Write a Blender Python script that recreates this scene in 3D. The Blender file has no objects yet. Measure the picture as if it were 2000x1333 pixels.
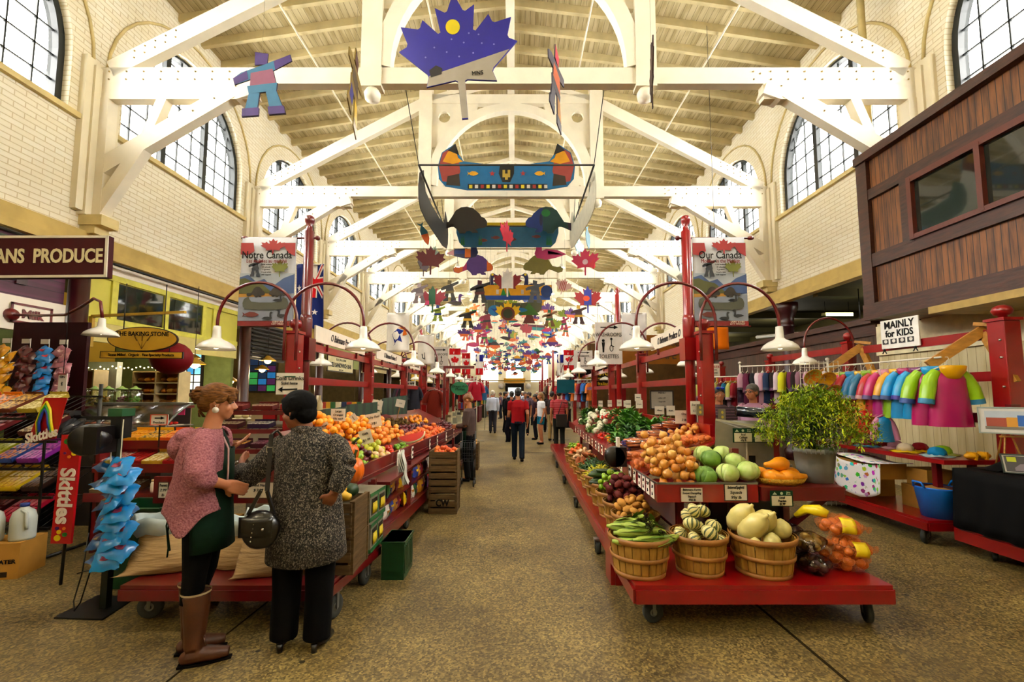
import bpy, bmesh, math, random
from mathutils import Vector, Matrix, Quaternion
R=math.radians; PI=math.pi
S=bpy.context.scene; COL=S.collection
rnd=random.Random(7)
# ---------- camera model (same numbers as the camera below): pixel of the 2000x1333 frame -> world
CF=870.;CPT=.081;CPX=1005.;CPY=768-CF*math.tan(CPT);CH=1.65
_c,_s=math.cos(CPT),math.sin(CPT)
def at(px,py,Y=None,z=None,X=None):
    a=(px-CPX)/CF;b=(CPY-py)/CF
    d=(a,_c-b*_s,_s+b*_c)
    if Y is not None:t=Y/d[1]
    elif z is not None:t=(z-CH)/d[2]
    else:t=X/d[0]
    return Vector((a*t,d[1]*t,CH+d[2]*t))
# ---------- materials
def lin(h):
    if isinstance(h,str):
        h=h.lstrip('#');c=[int(h[i:i+2],16)/255 for i in (0,2,4)]
    else:c=list(h)
    return tuple(x/12.92 if x<=.04045 else ((x+.055)/1.055)**2.4 for x in c)+(1,)
MATS={}
def mat(name,col='#888888',rough=.6,var=.12,scale=6.,bump=0.,metal=0.,emit=0.,col2=None,trans=0.,alpha=1.,coat=0.,ecol=None,stretch=None,thr=None):
    if name in MATS:return MATS[name]
    m=bpy.data.materials.new(name);m.use_nodes=True;nt=m.node_tree;b=nt.nodes['Principled BSDF']
    N=nt.nodes.new;L=nt.links.new
    b.inputs['Roughness'].default_value=rough;b.inputs['Metallic'].default_value=metal
    if rough>=.6 and not metal:b.inputs['Specular IOR Level'].default_value=.15
    tc=N('ShaderNodeTexCoord');nz=N('ShaderNodeTexNoise');nz.inputs['Scale'].default_value=scale;nz.inputs['Detail'].default_value=4
    src=tc.outputs['Object']
    if stretch:
        mp=N('ShaderNodeMapping');mp.inputs['Scale'].default_value=stretch;L(src,mp.inputs[0]);src=mp.outputs[0]
    L(src,nz.inputs['Vector'])
    rp=N('ShaderNodeValToRGB');c=[x**1.22 for x in lin(col)]
    a1=[max(0,x*(1-var*1.6)) for x in c[:3]]+[1];a2=[min(1,x*(1+var)) for x in c[:3]]+[1]
    if col2:a1,a2=[x**1.22 for x in lin(col2)],list(c)
    e=rp.color_ramp.elements;e[0].color=a1;e[1].color=a2
    e[0].position,e[1].position=thr or (.3,.7)
    L(nz.outputs['Fac'],rp.inputs[0]);L(rp.outputs[0],b.inputs['Base Color'])
    if bump:
        bp=N('ShaderNodeBump');bp.inputs['Strength'].default_value=bump;bp.inputs['Distance'].default_value=.02
        L(nz.outputs['Fac'],bp.inputs['Height']);L(bp.outputs[0],b.inputs['Normal'])
    if emit:
        b.inputs['Emission Strength'].default_value=emit;b.inputs['Emission Color'].default_value=lin(ecol or col)
    if trans:b.inputs['Transmission Weight'].default_value=trans
    if alpha<1:b.inputs['Alpha'].default_value=alpha
    if coat:b.inputs['Coat Weight'].default_value=coat
    MATS[name]=m;return m
# ---------- geometry collector
def frame(p,q,up=None):
    d=(Vector(q)-Vector(p));d.normalize()
    up=Vector(up) if up else (Vector((0,0,1)) if abs(d.z)<.95 else Vector((0,1,0)))
    s=d.cross(up);s.normalize();u=s.cross(d);return d,s,u
class G:
    def __init__(s):s.v=[];s.f=[];s.m=[];s.mi=0;s.sm=[]
    def add(s,vs,fs,sm=False):
        b=len(s.v);s.v+=[tuple(v) for v in vs];s.f+=[tuple(b+i for i in f) for f in fs]
        s.m+=[s.mi]*len(fs);s.sm+=[sm]*len(fs);return s
    def mt(s,i):s.mi=i;return s
    def box(s,x0,x1,y0,y1,z0,z1):
        return s.add([(x,y,z) for x in(x0,x1) for y in(y0,y1) for z in(z0,z1)],[(0,1,3,2),(4,6,7,5),(0,4,5,1),(2,3,7,6),(0,2,6,4),(1,5,7,3)])
    def cb(s,c,sz,rz=0,rx=0,ry=0):
        M=Matrix.Translation(Vector(c))@Matrix.Rotation(rz,4,'Z')@Matrix.Rotation(ry,4,'Y')@Matrix.Rotation(rx,4,'X')
        g=G().box(-sz[0]/2,sz[0]/2,-sz[1]/2,sz[1]/2,-sz[2]/2,sz[2]/2);return s.add([M@Vector(v) for v in g.v],g.f)
    def beam(s,p,q,w,h,up=None):
        p,q=Vector(p),Vector(q);d,sd,u=frame(p,q,up)
        vs=[P+sd*(a*w/2)+u*(b*h/2) for P in(p,q) for a,b in((-1,-1),(1,-1),(1,1),(-1,1))]
        return s.add(vs,[(3,2,1,0),(4,5,6,7),(0,1,5,4),(1,2,6,5),(2,3,7,6),(3,0,4,7)])
    def hexa(s,a,b):# two quads (4 pts each) joined
        return s.add(list(a)+list(b),[(3,2,1,0),(4,5,6,7),(0,1,5,4),(1,2,6,5),(2,3,7,6),(3,0,4,7)])
    def tube(s,pts,r,n=8,cap=True,closed=False):
        pts=[Vector(p) for p in pts];k=len(pts);rs=r if isinstance(r,(list,tuple)) else [r]*k
        vs=[];u=None
        for i,p in enumerate(pts):
            if closed:t=pts[(i+1)%k]-pts[i-1]
            else:t=pts[min(i+1,k-1)]-pts[max(i-1,0)]
            if t.length<1e-9:t=Vector((0,0,1))
            t.normalize()
            if u is None:
                u=Vector((0,0,1)) if abs(t.z)<.9 else Vector((1,0,0))
            u=(u-t*u.dot(t));u.normalize();w=t.cross(u)
            vs+=[p+(u*math.cos(2*PI*j/n)+w*math.sin(2*PI*j/n))*rs[i] for j in range(n)]
        fs=[(i*n+j,i*n+(j+1)%n,(i+1)*n+(j+1)%n,(i+1)*n+j) for i in range(k-1) for j in range(n)]
        if closed:fs+=[((k-1)*n+j,(k-1)*n+(j+1)%n,(j+1)%n,j) for j in range(n)]
        elif cap:fs+=[tuple(range(n-1,-1,-1)),tuple((k-1)*n+j for j in range(n))]
        return s.add(vs,fs,True)
    def lathe(s,prof,c=(0,0,0),n=16,M=None,sx=1,sy=1,cap=True):
        c=Vector(c);vs=[]
        for r,z in prof:
            for j in range(n):
                p=Vector((r*math.cos(2*PI*j/n)*sx,r*math.sin(2*PI*j/n)*sy,z))
                if M:p=M@p
                vs.append(c+p)
        k=len(prof);fs=[(i*n+j,i*n+(j+1)%n,(i+1)*n+(j+1)%n,(i+1)*n+j) for i in range(k-1) for j in range(n)]
        if cap:
            if prof[0][0]>1e-4:fs.append(tuple(range(n-1,-1,-1)))
            if prof[-1][0]>1e-4:fs.append(tuple((k-1)*n+j for j in range(n)))
        return s.add(vs,fs,True)
    def ball(s,c,r,n=12,k=7,M=None):
        if not isinstance(r,(tuple,list)):r=(r,r,r)
        c=Vector(c);vs=[]
        for i in range(k+1):
            a=-PI/2+PI*i/k
            for j in range(n):
                b=2*PI*j/n;p=Vector((r[0]*math.cos(a)*math.cos(b),r[1]*math.cos(a)*math.sin(b),r[2]*math.sin(a)))
                if M:p=M@p
                vs.append(c+p)
        return s.add(vs,[(i*n+j,i*n+(j+1)%n,(i+1)*n+(j+1)%n,(i+1)*n+j) for i in range(k) for j in range(n)],True)
    def prism(s,poly,O,U,V,t):# poly in 2D on plane O+U*x+V*y, thickness t along U x V (centred)
        O,U,V=Vector(O),Vector(U),Vector(V);N=U.cross(V);N.normalize();n=len(poly)
        a=[O+U*x+V*y-N*t/2 for x,y in poly];b=[O+U*x+V*y+N*t/2 for x,y in poly]
        return s.add(a+b,[tuple(range(n-1,-1,-1)),tuple(range(n,2*n))]+[(i,(i+1)%n,n+(i+1)%n,n+i) for i in range(n)])
    def flat(s,poly,O,U,V,off=0):
        O,U,V=Vector(O),Vector(U),Vector(V);N=U.cross(V);N.normalize()
        return s.add([O+U*x+V*y+N*off for x,y in poly],[tuple(range(len(poly)))])
    def grid(s,fn,nu,nv,sm=True):
        vs=[fn(i/nu,j/nv) for i in range(nu+1) for j in range(nv+1)]
        return s.add(vs,[(i*(nv+1)+j,(i+1)*(nv+1)+j,(i+1)*(nv+1)+j+1,i*(nv+1)+j+1) for i in range(nu) for j in range(nv)],sm)
    def tf(s,M):s.v=[tuple(M@Vector(v)) for v in s.v];return s
    def obj(s,name,mats,parent=None,loc=None,fix=True,solid=0,bevel=0,sub=0):
        me=bpy.data.meshes.new(name);me.from_pydata(s.v,[],s.f)
        if not isinstance(mats,(list,tuple)):mats=[mats]
        for m in mats:me.materials.append(m)
        me.polygons.foreach_set('material_index',s.m);me.polygons.foreach_set('use_smooth',s.sm)
        if fix:
            bm=bmesh.new();bm.from_mesh(me);bmesh.ops.recalc_face_normals(bm,faces=bm.faces);bm.to_mesh(me);bm.free()
        me.update()
        o=bpy.data.objects.new(name,me);COL.objects.link(o)
        if parent:o.parent=parent
        if loc is not None:o.location=loc
        if solid:md=o.modifiers.new('s','SOLIDIFY');md.thickness=solid;md.offset=0
        if bevel:md=o.modifiers.new('b','BEVEL');md.width=bevel;md.segments=2;md.limit_method='ANGLE'
        if sub:md=o.modifiers.new('u','SUBSURF');md.levels=sub;md.render_levels=sub
        return o
def tag(o,label=None,cat=None,group=None,kind=None):
    if label:o['label']=label
    if cat:o['category']=cat
    if group:o['group']=group
    if kind:o['kind']=kind
    return o
def thing(name,label,cat,loc=(0,0,0),rz=0,group=None):
    o=bpy.data.objects.new(name,None);COL.objects.link(o);o.empty_display_size=.1
    o.location=loc;o.rotation_euler=(0,0,rz);return tag(o,label,cat,group)
KIDS={}
def dup(root,loc=None,rz=None,label=None,group=None,scale=None,rot=None,mats=None):
    def cp(o,par):
        c=o.copy();COL.objects.link(c)
        if par:c.parent=par
        for ch in o.children:cp(ch,c)
        return c
    r=cp(root,None)
    if loc is not None:r.location=loc
    if rz is not None:r.rotation_euler=(0,0,rz)
    if rot is not None:r.rotation_euler=rot
    if scale is not None:r.scale=(scale,)*3 if not isinstance(scale,(tuple,list)) else scale
    if label:r['label']=label
    if group:r['group']=group
    return r
def struct(o):o['kind']='structure';return o
# text as mesh
def text(name,s,size,mt,parent,loc,rot=(PI/2,0,0),ext=.002,al='CENTER',shear=0,sx=1,bold=0,sp=1):
    cu=bpy.data.curves.new(name,'FONT');cu.body=s;cu.size=size;cu.align_x=al;cu.align_y='CENTER';cu.extrude=ext;cu.shear=shear
    cu.offset=bold;cu.space_character=sp;cu.resolution_u=3;cu.space_line=.9
    o=bpy.data.objects.new(name,cu);COL.objects.link(o)
    dg=bpy.context.evaluated_depsgraph_get();me=bpy.data.meshes.new_from_object(o.evaluated_get(dg))
    bpy.data.objects.remove(o);bpy.data.curves.remove(cu)
    me.name=name;me.materials.clear();me.materials.append(mt)
    o=bpy.data.objects.new(name,me);COL.objects.link(o)
    if parent:o.parent=parent
    o.location=loc;o.rotation_euler=rot;o.scale=(sx,1,1);return o
def arc(c,r,a0,a1,n,plane='xz',ry=None):
    ry=ry or r;out=[]
    for i in range(n+1):
        a=a0+(a1-a0)*i/n;x,y=r*math.cos(a),ry*math.sin(a)
        out.append((c[0]+x,c[1],c[2]+y) if plane=='xz' else (c[0],c[1]+x,c[2]+y) if plane=='yz' else (c[0]+x,c[1]+y,c[2]))
    return out
# ---------- pile of round things: greedy drop so that they rest on one another
def pile(cands,base,r,n,seed=0,tries=30,squash=1.):
    rg=random.Random(seed);pts=[]
    for _ in range(n):
        best=None
        for _ in range(tries):
            x,y=cands(rg);rr=r*rg.uniform(.9,1.08);z=base(x,y)+rr
            for (a,b,c,q) in pts:
                d2=(a-x)**2+(b-y)**2;s_=(rr+q)
                if d2<s_*s_:z=max(z,c+math.sqrt(s_*s_-d2)*squash)
            if best is None or z-base(x,y)<best[4]:best=(x,y,z,rr,z-base(x,y))
        pts.append(best[:4])
    return pts
XL,XR,CX=-7.1,6.9,-.1
NB=13;BAY=4.45;Y0=7.2
def ty(k):return Y0+BAY*k
def ZS(y):return .012*(y-7)
# ---- setting materials
def brickmat():
    m=bpy.data.materials.new('painted brick');m.use_nodes=True;nt=m.node_tree;b=nt.nodes['Principled BSDF'];N=nt.nodes.new;L=nt.links.new
    tc=N('ShaderNodeTexCoord');sx=N('ShaderNodeSeparateXYZ');cx=N('ShaderNodeCombineXYZ');L(tc.outputs['Object'],sx.inputs[0])
    L(sx.outputs[1],cx.inputs[0]);L(sx.outputs[2],cx.inputs[1])
    br=N('ShaderNodeTexBrick');br.inputs['Scale'].default_value=1;br.inputs['Brick Width'].default_value=.3;br.inputs['Row Height'].default_value=.085
    br.inputs['Mortar Size'].default_value=.009;br.inputs['Mortar Smooth'].default_value=.6
    br.inputs['Color1'].default_value=lin('#f4eedb');br.inputs['Color2'].default_value=lin('#efe6cc');br.inputs['Mortar'].default_value=lin('#d9caa4')
    L(cx.outputs[0],br.inputs[0]);nz=N('ShaderNodeTexNoise');nz.inputs['Scale'].default_value=1.1;nz.inputs['Detail'].default_value=5
    L(tc.outputs['Object'],nz.inputs[0]);mx=N('ShaderNodeMix');mx.data_type='RGBA';mx.blend_type='MULTIPLY';mx.inputs[0].default_value=.3
    rp=N('ShaderNodeValToRGB');rp.color_ramp.elements[0].position=.35;rp.color_ramp.elements[0].color=lin('#f0e4c0');L(nz.outputs[0],rp.inputs[0])
    L(br.outputs[0],mx.inputs[6]);L(rp.outputs[0],mx.inputs[7]);L(mx.outputs[2],b.inputs['Base Color'])
    bp=N('ShaderNodeBump');bp.inputs['Strength'].default_value=.5;bp.inputs['Distance'].default_value=.02;bp.invert=True;L(br.outputs[1],bp.inputs['Height']);L(bp.outputs[0],b.inputs['Normal'])
    b.inputs['Roughness'].default_value=.75;return m
def boardmat(name,col,dark,width,axis=0,rough=.6,lw=.06,var='#ffffff',nscale=3,depth=.5):
    """painted boards: grooves every `width` along axis"""
    m=bpy.data.materials.new(name);m.use_nodes=True;nt=m.node_tree;b=nt.nodes['Principled BSDF'];N=nt.nodes.new;L=nt.links.new
    tc=N('ShaderNodeTexCoord');sx=N('ShaderNodeSeparateXYZ');L(tc.outputs['Object'],sx.inputs[0])
    a=N('ShaderNodeMath');a.operation='DIVIDE';a.inputs[1].default_value=width;L(sx.outputs[axis],a.inputs[0])
    f=N('ShaderNodeMath');f.operation='FRACT';L(a.outputs[0],f.inputs[0])
    g=N('ShaderNodeMath');g.operation='LESS_THAN';g.inputs[1].default_value=lw;L(f.outputs[0],g.inputs[0])
    nz=N('ShaderNodeTexNoise');nz.inputs['Scale'].default_value=nscale;nz.inputs['Detail'].default_value=6
    mp=N('ShaderNodeMapping');sc=[.35,.35,.35];sc[axis]=3;mp.inputs['Scale'].default_value=sc;L(tc.outputs['Object'],mp.inputs[0]);L(mp.outputs[0],nz.inputs[0])
    rp=N('ShaderNodeValToRGB');rp.color_ramp.elements[0].position=.38;rp.color_ramp.elements[0].color=lin(var);rp.color_ramp.elements[1].position=.6;rp.color_ramp.elements[1].color=lin(col);L(nz.outputs[0],rp.inputs[0])
    mx=N('ShaderNodeMix');mx.data_type='RGBA';L(g.outputs[0],mx.inputs[0]);L(rp.outputs[0],mx.inputs[6]);mx.inputs[7].default_value=lin(dark)
    L(mx.outputs[2],b.inputs['Base Color']);b.inputs['Roughness'].default_value=rough
    bp=N('ShaderNodeBump');bp.inputs['Strength'].default_value=depth;bp.inputs['Distance'].default_value=.01;bp.invert=True;L(g.outputs[0],bp.inputs['Height']);L(bp.outputs[0],b.inputs['Normal'])
    return m
def floormat():
    m=bpy.data.materials.new('ground concrete aggregate');m.use_nodes=True;nt=m.node_tree;b=nt.nodes['Principled BSDF'];N=nt.nodes.new;L=nt.links.new
    tc=N('ShaderNodeTexCoord');v=N('ShaderNodeTexVoronoi');v.inputs['Scale'].default_value=75;L(tc.outputs['Object'],v.inputs[0])
    rp=N('ShaderNodeValToRGB');e=rp.color_ramp.elements;e[0].color=lin('#4e401e');e[1].color=lin('#b09a5c');e[0].position=.1;e[1].position=.95
    e2=rp.color_ramp.elements.new(.5);e2.color=lin('#77643a')
    L(v.outputs['Color'],rp.inputs[0])
    nz=N('ShaderNodeTexNoise');nz.inputs['Scale'].default_value=.9;nz.inputs['Detail'].default_value=8;nz.inputs['Roughness'].default_value=.6;L(tc.outputs['Object'],nz.inputs[0])
    r2=N('ShaderNodeValToRGB');r2.color_ramp.elements[0].position=.3;r2.color_ramp.elements[0].color=lin('#8f8462');r2.color_ramp.elements[1].position=.65;L(nz.outputs[0],r2.inputs[0])
    mx=N('ShaderNodeMix');mx.data_type='RGBA';mx.blend_type='MULTIPLY';mx.inputs[0].default_value=1;L(rp.outputs[0],mx.inputs[6]);L(r2.outputs[0],mx.inputs[7])
    # scattered dark specks
    v2=N('ShaderNodeTexVoronoi');v2.inputs['Scale'].default_value=2.6;L(tc.outputs['Object'],v2.inputs[0]);lt=N('ShaderNodeMath');lt.operation='LESS_THAN';lt.inputs[1].default_value=.045;L(v2.outputs['Distance'],lt.inputs[0])
    m2=N('ShaderNodeMix');m2.data_type='RGBA';L(lt.outputs[0],m2.inputs[0]);L(mx.outputs[2],m2.inputs[6]);m2.inputs[7].default_value=lin('#2c2618')
    L(m2.outputs[2],b.inputs['Base Color']);b.inputs['Roughness'].default_value=.5
    bp=N('ShaderNodeBump');bp.inputs['Strength'].default_value=.35;bp.inputs['Distance'].default_value=.004;L(v.outputs['Distance'],bp.inputs['Height']);L(bp.outputs[0],b.inputs['Normal'])
    return m
def glassmat(name,tint='#ffffff',refl=.12,rough=.02,clear=1.):
    m=bpy.data.materials.new(name);m.use_nodes=True;nt=m.node_tree;N=nt.nodes.new;L=nt.links.new;nt.nodes.remove(nt.nodes['Principled BSDF'])
    t=N('ShaderNodeBsdfTransparent');t.inputs[0].default_value=lin(tint);g=N('ShaderNodeBsdfGlossy');g.inputs['Roughness'].default_value=rough
    lw=N('ShaderNodeLayerWeight');lw.inputs[0].default_value=.25;mu=N('ShaderNodeMath');mu.operation='MULTIPLY_ADD';mu.inputs[1].default_value=.6;mu.inputs[2].default_value=refl;L(lw.outputs['Fresnel'],mu.inputs[0])
    mx=N('ShaderNodeMixShader');L(mu.outputs[0],mx.inputs[0]);L(t.outputs[0],mx.inputs[1]);L(g.outputs[0],mx.inputs[2]);L(mx.outputs[0],nt.nodes['Material Output'].inputs[0]);return m
BRK=brickmat();PLASTER=mat('cream plaster','#f4ebd0',.8,.06,1.2,.1)
ROOFB=boardmat('roof boards','#c8b98e','#6f6340',.125,0,.7,.07,'#a89668')
CREAM=mat('cream painted timber','#f6eed8',.5,.06,2.,.05);CREAMB=mat('aged cream beam','#ddcc98',.6,.12,3.,.15)
RAFT=mat('rafter paint','#d8cba2',.6,.12,2.5,.1)
GREEN=mat('dark green window frame','#14201f',.5,.1);GLASS=glassmat('window glass')
FLOOR=floormat()
YELW=mat('yellow painted wood','#cfc656',.5,.08,2.);TANB=mat('tan ledge timber','#c9b274',.6,.12,2.5,.1)
MAROON=mat('maroon iron column','#43141a',.35,.15,4.,.1);PURP=boardmat('maroon boards','#5a2140','#2b0d1d',.16,2,.5,.08,'#431a2d')
WHITEP=mat('white painted board','#efe6d6',.5,.04,2.)
BROWN=boardmat('brown beadboard','#7a4a20','#24120a',.085,1,.5,.12,'#4a2810',5);BROWNF=mat('brown stained timber','#4e2814',.45,.3,9.,.2,stretch=(1,.5,3))
CWAIN=boardmat('cream beadboard','#cdbf95','#83734c',.13,1,.6,.05,'#b7a678',2)
DWAIN=boardmat('dark brown beadboard','#4c3222','#20130c',.1,1,.65,.1,'#3a2618',3)
STEELC=mat('grey conduit','#7a7668',.4,.1);DARK=mat('near black','#0c0b0a',.6)
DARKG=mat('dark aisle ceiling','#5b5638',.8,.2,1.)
YEND=ty(NB-1)+2.2;YB=-4.0
# ---- floor
g=G();g.box(-11,11,YB,YEND+.5,-.1,0);struct(g.obj('floor',FLOOR))
# seams in the concrete (dark narrow joints), a metal plate
def strip(name,p,q,w,h,m):
    g=G();p,q=Vector(p),Vector(q);g.beam(p,q,w,h,(0,0,1));return struct(g.obj(name,m))
SEAM=mat('floor joint','#33290f',.8)
strip('trim_1',at(325,1333,z=.001),at(745,1000,z=.001),.012,.004,SEAM)
strip('trim_2',at(1475,1180,z=.001),at(1665,1340,z=.001),.02,.004,SEAM)
strip('trim_3',at(1020,885,z=.001),at(1085,885,z=.001),.05,.006,mat('floor plate edge','#2d2a20',.5))
# ---- side walls with arched windows
def side_wall(name,X,sgn):# sgn -1 left wall
    g=G();D=.32*sgn;bot=4.0;top=9.75;sill=6.2;sp=7.12;rr=1.76
    def q(a,b,c,d):g.add([a,b,c,d],[(0,1,2,3)])
    for k in range(-2,NB+1):
        a,b=ty(k-1),min(ty(k),YEND);c=(ty(k-1)+ty(k))/2
        P=lambda y,z,dx=0:(X+dx,y,z+ZS(y))
        l,r_=c-rr,c+rr
        q((X,a,bot),(X,b,bot),P(b,sill),P(a,sill));q(P(a,sill),P(l,sill),P(l,sp),P(a,sp));q(P(r_,sill),P(b,sill),P(b,sp),P(r_,sp))
        n=20;arcp=[(c-rr*math.cos(PI*i/n),sp+rr*math.sin(PI*i/n)) for i in range(n+1)]
        q(P(a,sp),P(l,sp),P(l,top),P(a,top));q(P(r_,sp),P(b,sp),P(b,top),P(r_,top))
        for i in range(n):
            (y0,z0),(y1,z1)=arcp[i],arcp[i+1];q(P(y0,z0),P(y1,z1),P(y1,top),P(y0,top))
        loop=[(l,sill),*arcp,(r_,sill)]
        for i in range(len(loop)):
            (y0,z0),(y1,z1)=loop[i],loop[(i+1)%len(loop)];q(P(y0,z0),P(y1,z1),P(y1,z1,D),P(y0,z0,D))
    return struct(g.obj(name,BRK,fix=False))
side_wall('wall_left',XL,-1);side_wall('wall_right',XR,1)
# ---- windows
def make_window(X,sgn,k,name):
    a,b=ty(k-1),ty(k);c=(a+b)/2;sill=6.2;sp=7.12;rr=1.76;XX=X+.2*sgn;z=ZS(c)
    root=bpy.data.objects.new(name,None);COL.objects.link(root);root.location=(XX,c,z);root['kind']='structure'
    n=20;f=G()
    op=[(rr,sill),*[(rr*math.cos(PI*i/n),sp+rr*math.sin(PI*i/n)) for i in range(n+1)],(-rr,sill)]
    for i in range(len(op)):
        p,q=op[i],op[(i+1)%len(op)];f.beam((0,p[0]*.97,p[1]-(0 if i<len(op)-1 else -.04)),(0,q[0]*.97,q[1]-(0 if i<len(op)-1 else -.04)),.1,.16,(1,0,0))
    f.obj('window_frame',GREEN,root)
    m=G()
    for yy in (-.6,.6):m.box(-.05,.05,yy-.06,yy+.06,sill,sp+math.sqrt(rr*rr-.36))
    for yy in (-1.38,-1.0,-.2,.2,1.0,1.38):m.box(-.015,.015,yy-.012,yy+.012,sill,sp+math.sqrt(max(.01,rr*rr-yy*yy)))
    for zz in (6.6,7.0,7.4,7.8,8.2,8.6):
        w=rr if zz<sp else math.sqrt(max(.01,rr*rr-(zz-sp)**2));m.box(-.015,.015,-w,w,zz-.012,zz+.012)
    m.obj('glazing_bar',GREEN,root)
    p=G();p.add([(0.02*sgn,y_,z_) for y_,z_ in op],[tuple(range(len(op)))]);p.obj('window_pane',GLASS,root)
    return root
w0=[make_window(XL,-1,-1,'window_1'),make_window(XR,1,-1,'window_2')];i=3
for k in range(0,NB):
    for w,X in ((w0[0],XL),(w0[1],XR)):
        if ty(k)>YEND:continue
        c=dup(w,(w.location.x,w.location.y+BAY*(k+1),ZS((ty(k-1)+ty(k))/2)));c.name='window_%d'%i;i+=1
# sloping sill board under each window row, relieving arch, pilasters
def trims(X,sgn,nm):
    I=-sgn
    g=G()
    for k in range(-1,NB):
        c=(ty(k-1)+ty(k))/2
        g.beam((X+.03*I,c-1.95,6.15+ZS(c)),(X+.03*I,c+1.95,6.15+ZS(c)),.09,.09)
        pts=[(X+.015*I,c+2.1*math.cos(a),7.2+2.1*math.sin(a)*.98+ZS(c)) for a in [PI*i/18 for i in range(19)]]
        g.tube(pts,.028,5)
    struct(g.obj('trim_%d'%nm,CREAMB))
    g=G()
    for k in range(-1,NB):
        y=ty(k);g.box(min(X,X+.1*I),max(X,X+.1*I),y-.32,y+.32,4.6,7.2);g.box(min(X,X+.14*I),max(X,X+.14*I),y-.2,y+.2,4.55,7.1)
    struct(g.obj('trim_%d'%(nm+1),PLASTER))
    # tan ledge beam
    g=G();g.box(min(X,X+.12*I),max(X,X+.12*I),YB,YEND,4.02,4.28);g.box(min(X,X+.2*I),max(X,X+.2*I),YB,YEND,3.92,4.04);struct(g.obj('trim_%d'%(nm+2),TANB))
trims(XL,-1,4);trims(XR,1,8)
g=G();g.tube([(XL+.22,YB,3.86),(XL+.22,6.9,3.86)],.025);g.tube([(XL+.22,7.5,3.86),(XL+.22,YEND-1,3.86)],.025);struct(g.obj('trim_12',mat('black pipe','#1a1c20',.4)))
# ---- roof: low pitch, boards over rafters
RP=[(XR,9.62),(4.6,9.98),(2.3,10.33),(CX,10.62),(-2.5,10.33),(-4.8,9.98),(XL,9.62)]
g=G()
for (x0,z0),(x1,z1) in zip(RP,RP[1:]):
    g.hexa([(x0,YB,z0+ZS(YB)),(x0,YEND,z0+ZS(YEND)),(x1,YEND,z1+ZS(YEND)),(x1,YB,z1+ZS(YB))],[(x0,YB,z0+.1+ZS(YB)),(x0,YEND,z0+.1+ZS(YEND)),(x1,YEND,z1+.1+ZS(YEND)),(x1,YB,z1+.1+ZS(YB))])
struct(g.obj('ceiling',ROOFB))
g=G()
for (x0,z0),(x1,z1) in zip(RP,RP[1:]):g.beam((x0,0,z0-.09),(x1,0,z1-.09),.09,.19,(0,0,1))
rf=struct(g.obj('ceiling_rafter',RAFT));y=3.4;rf.location=(0,y,ZS(y))
while y<YEND-.7:
    y+=.68;dup(rf,(0,y,ZS(y)))
g=G();g.beam((CX,YB,10.36+ZS(YB)),(CX,YEND,10.36+ZS(YEND)),.2,.26)
struct(g.obj('trim_13',CREAM))
for i,x in enumerate((-4.9,-1.9,1.7,4.7)):
    g=G();zz=9.62+(1-abs(x-CX)/7)*1.0-.22;g.tube([(x,YB,zz+ZS(YB)),(x,YEND,zz+ZS(YEND))],.022,6);struct(g.obj('trim_%d'%(14+i),CREAM))
g=G();g.tube([(6.45,7.75,5.6),(6.45,7.75,9.6)],.06,10);struct(g.obj('trim_18',CREAMB))
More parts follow.
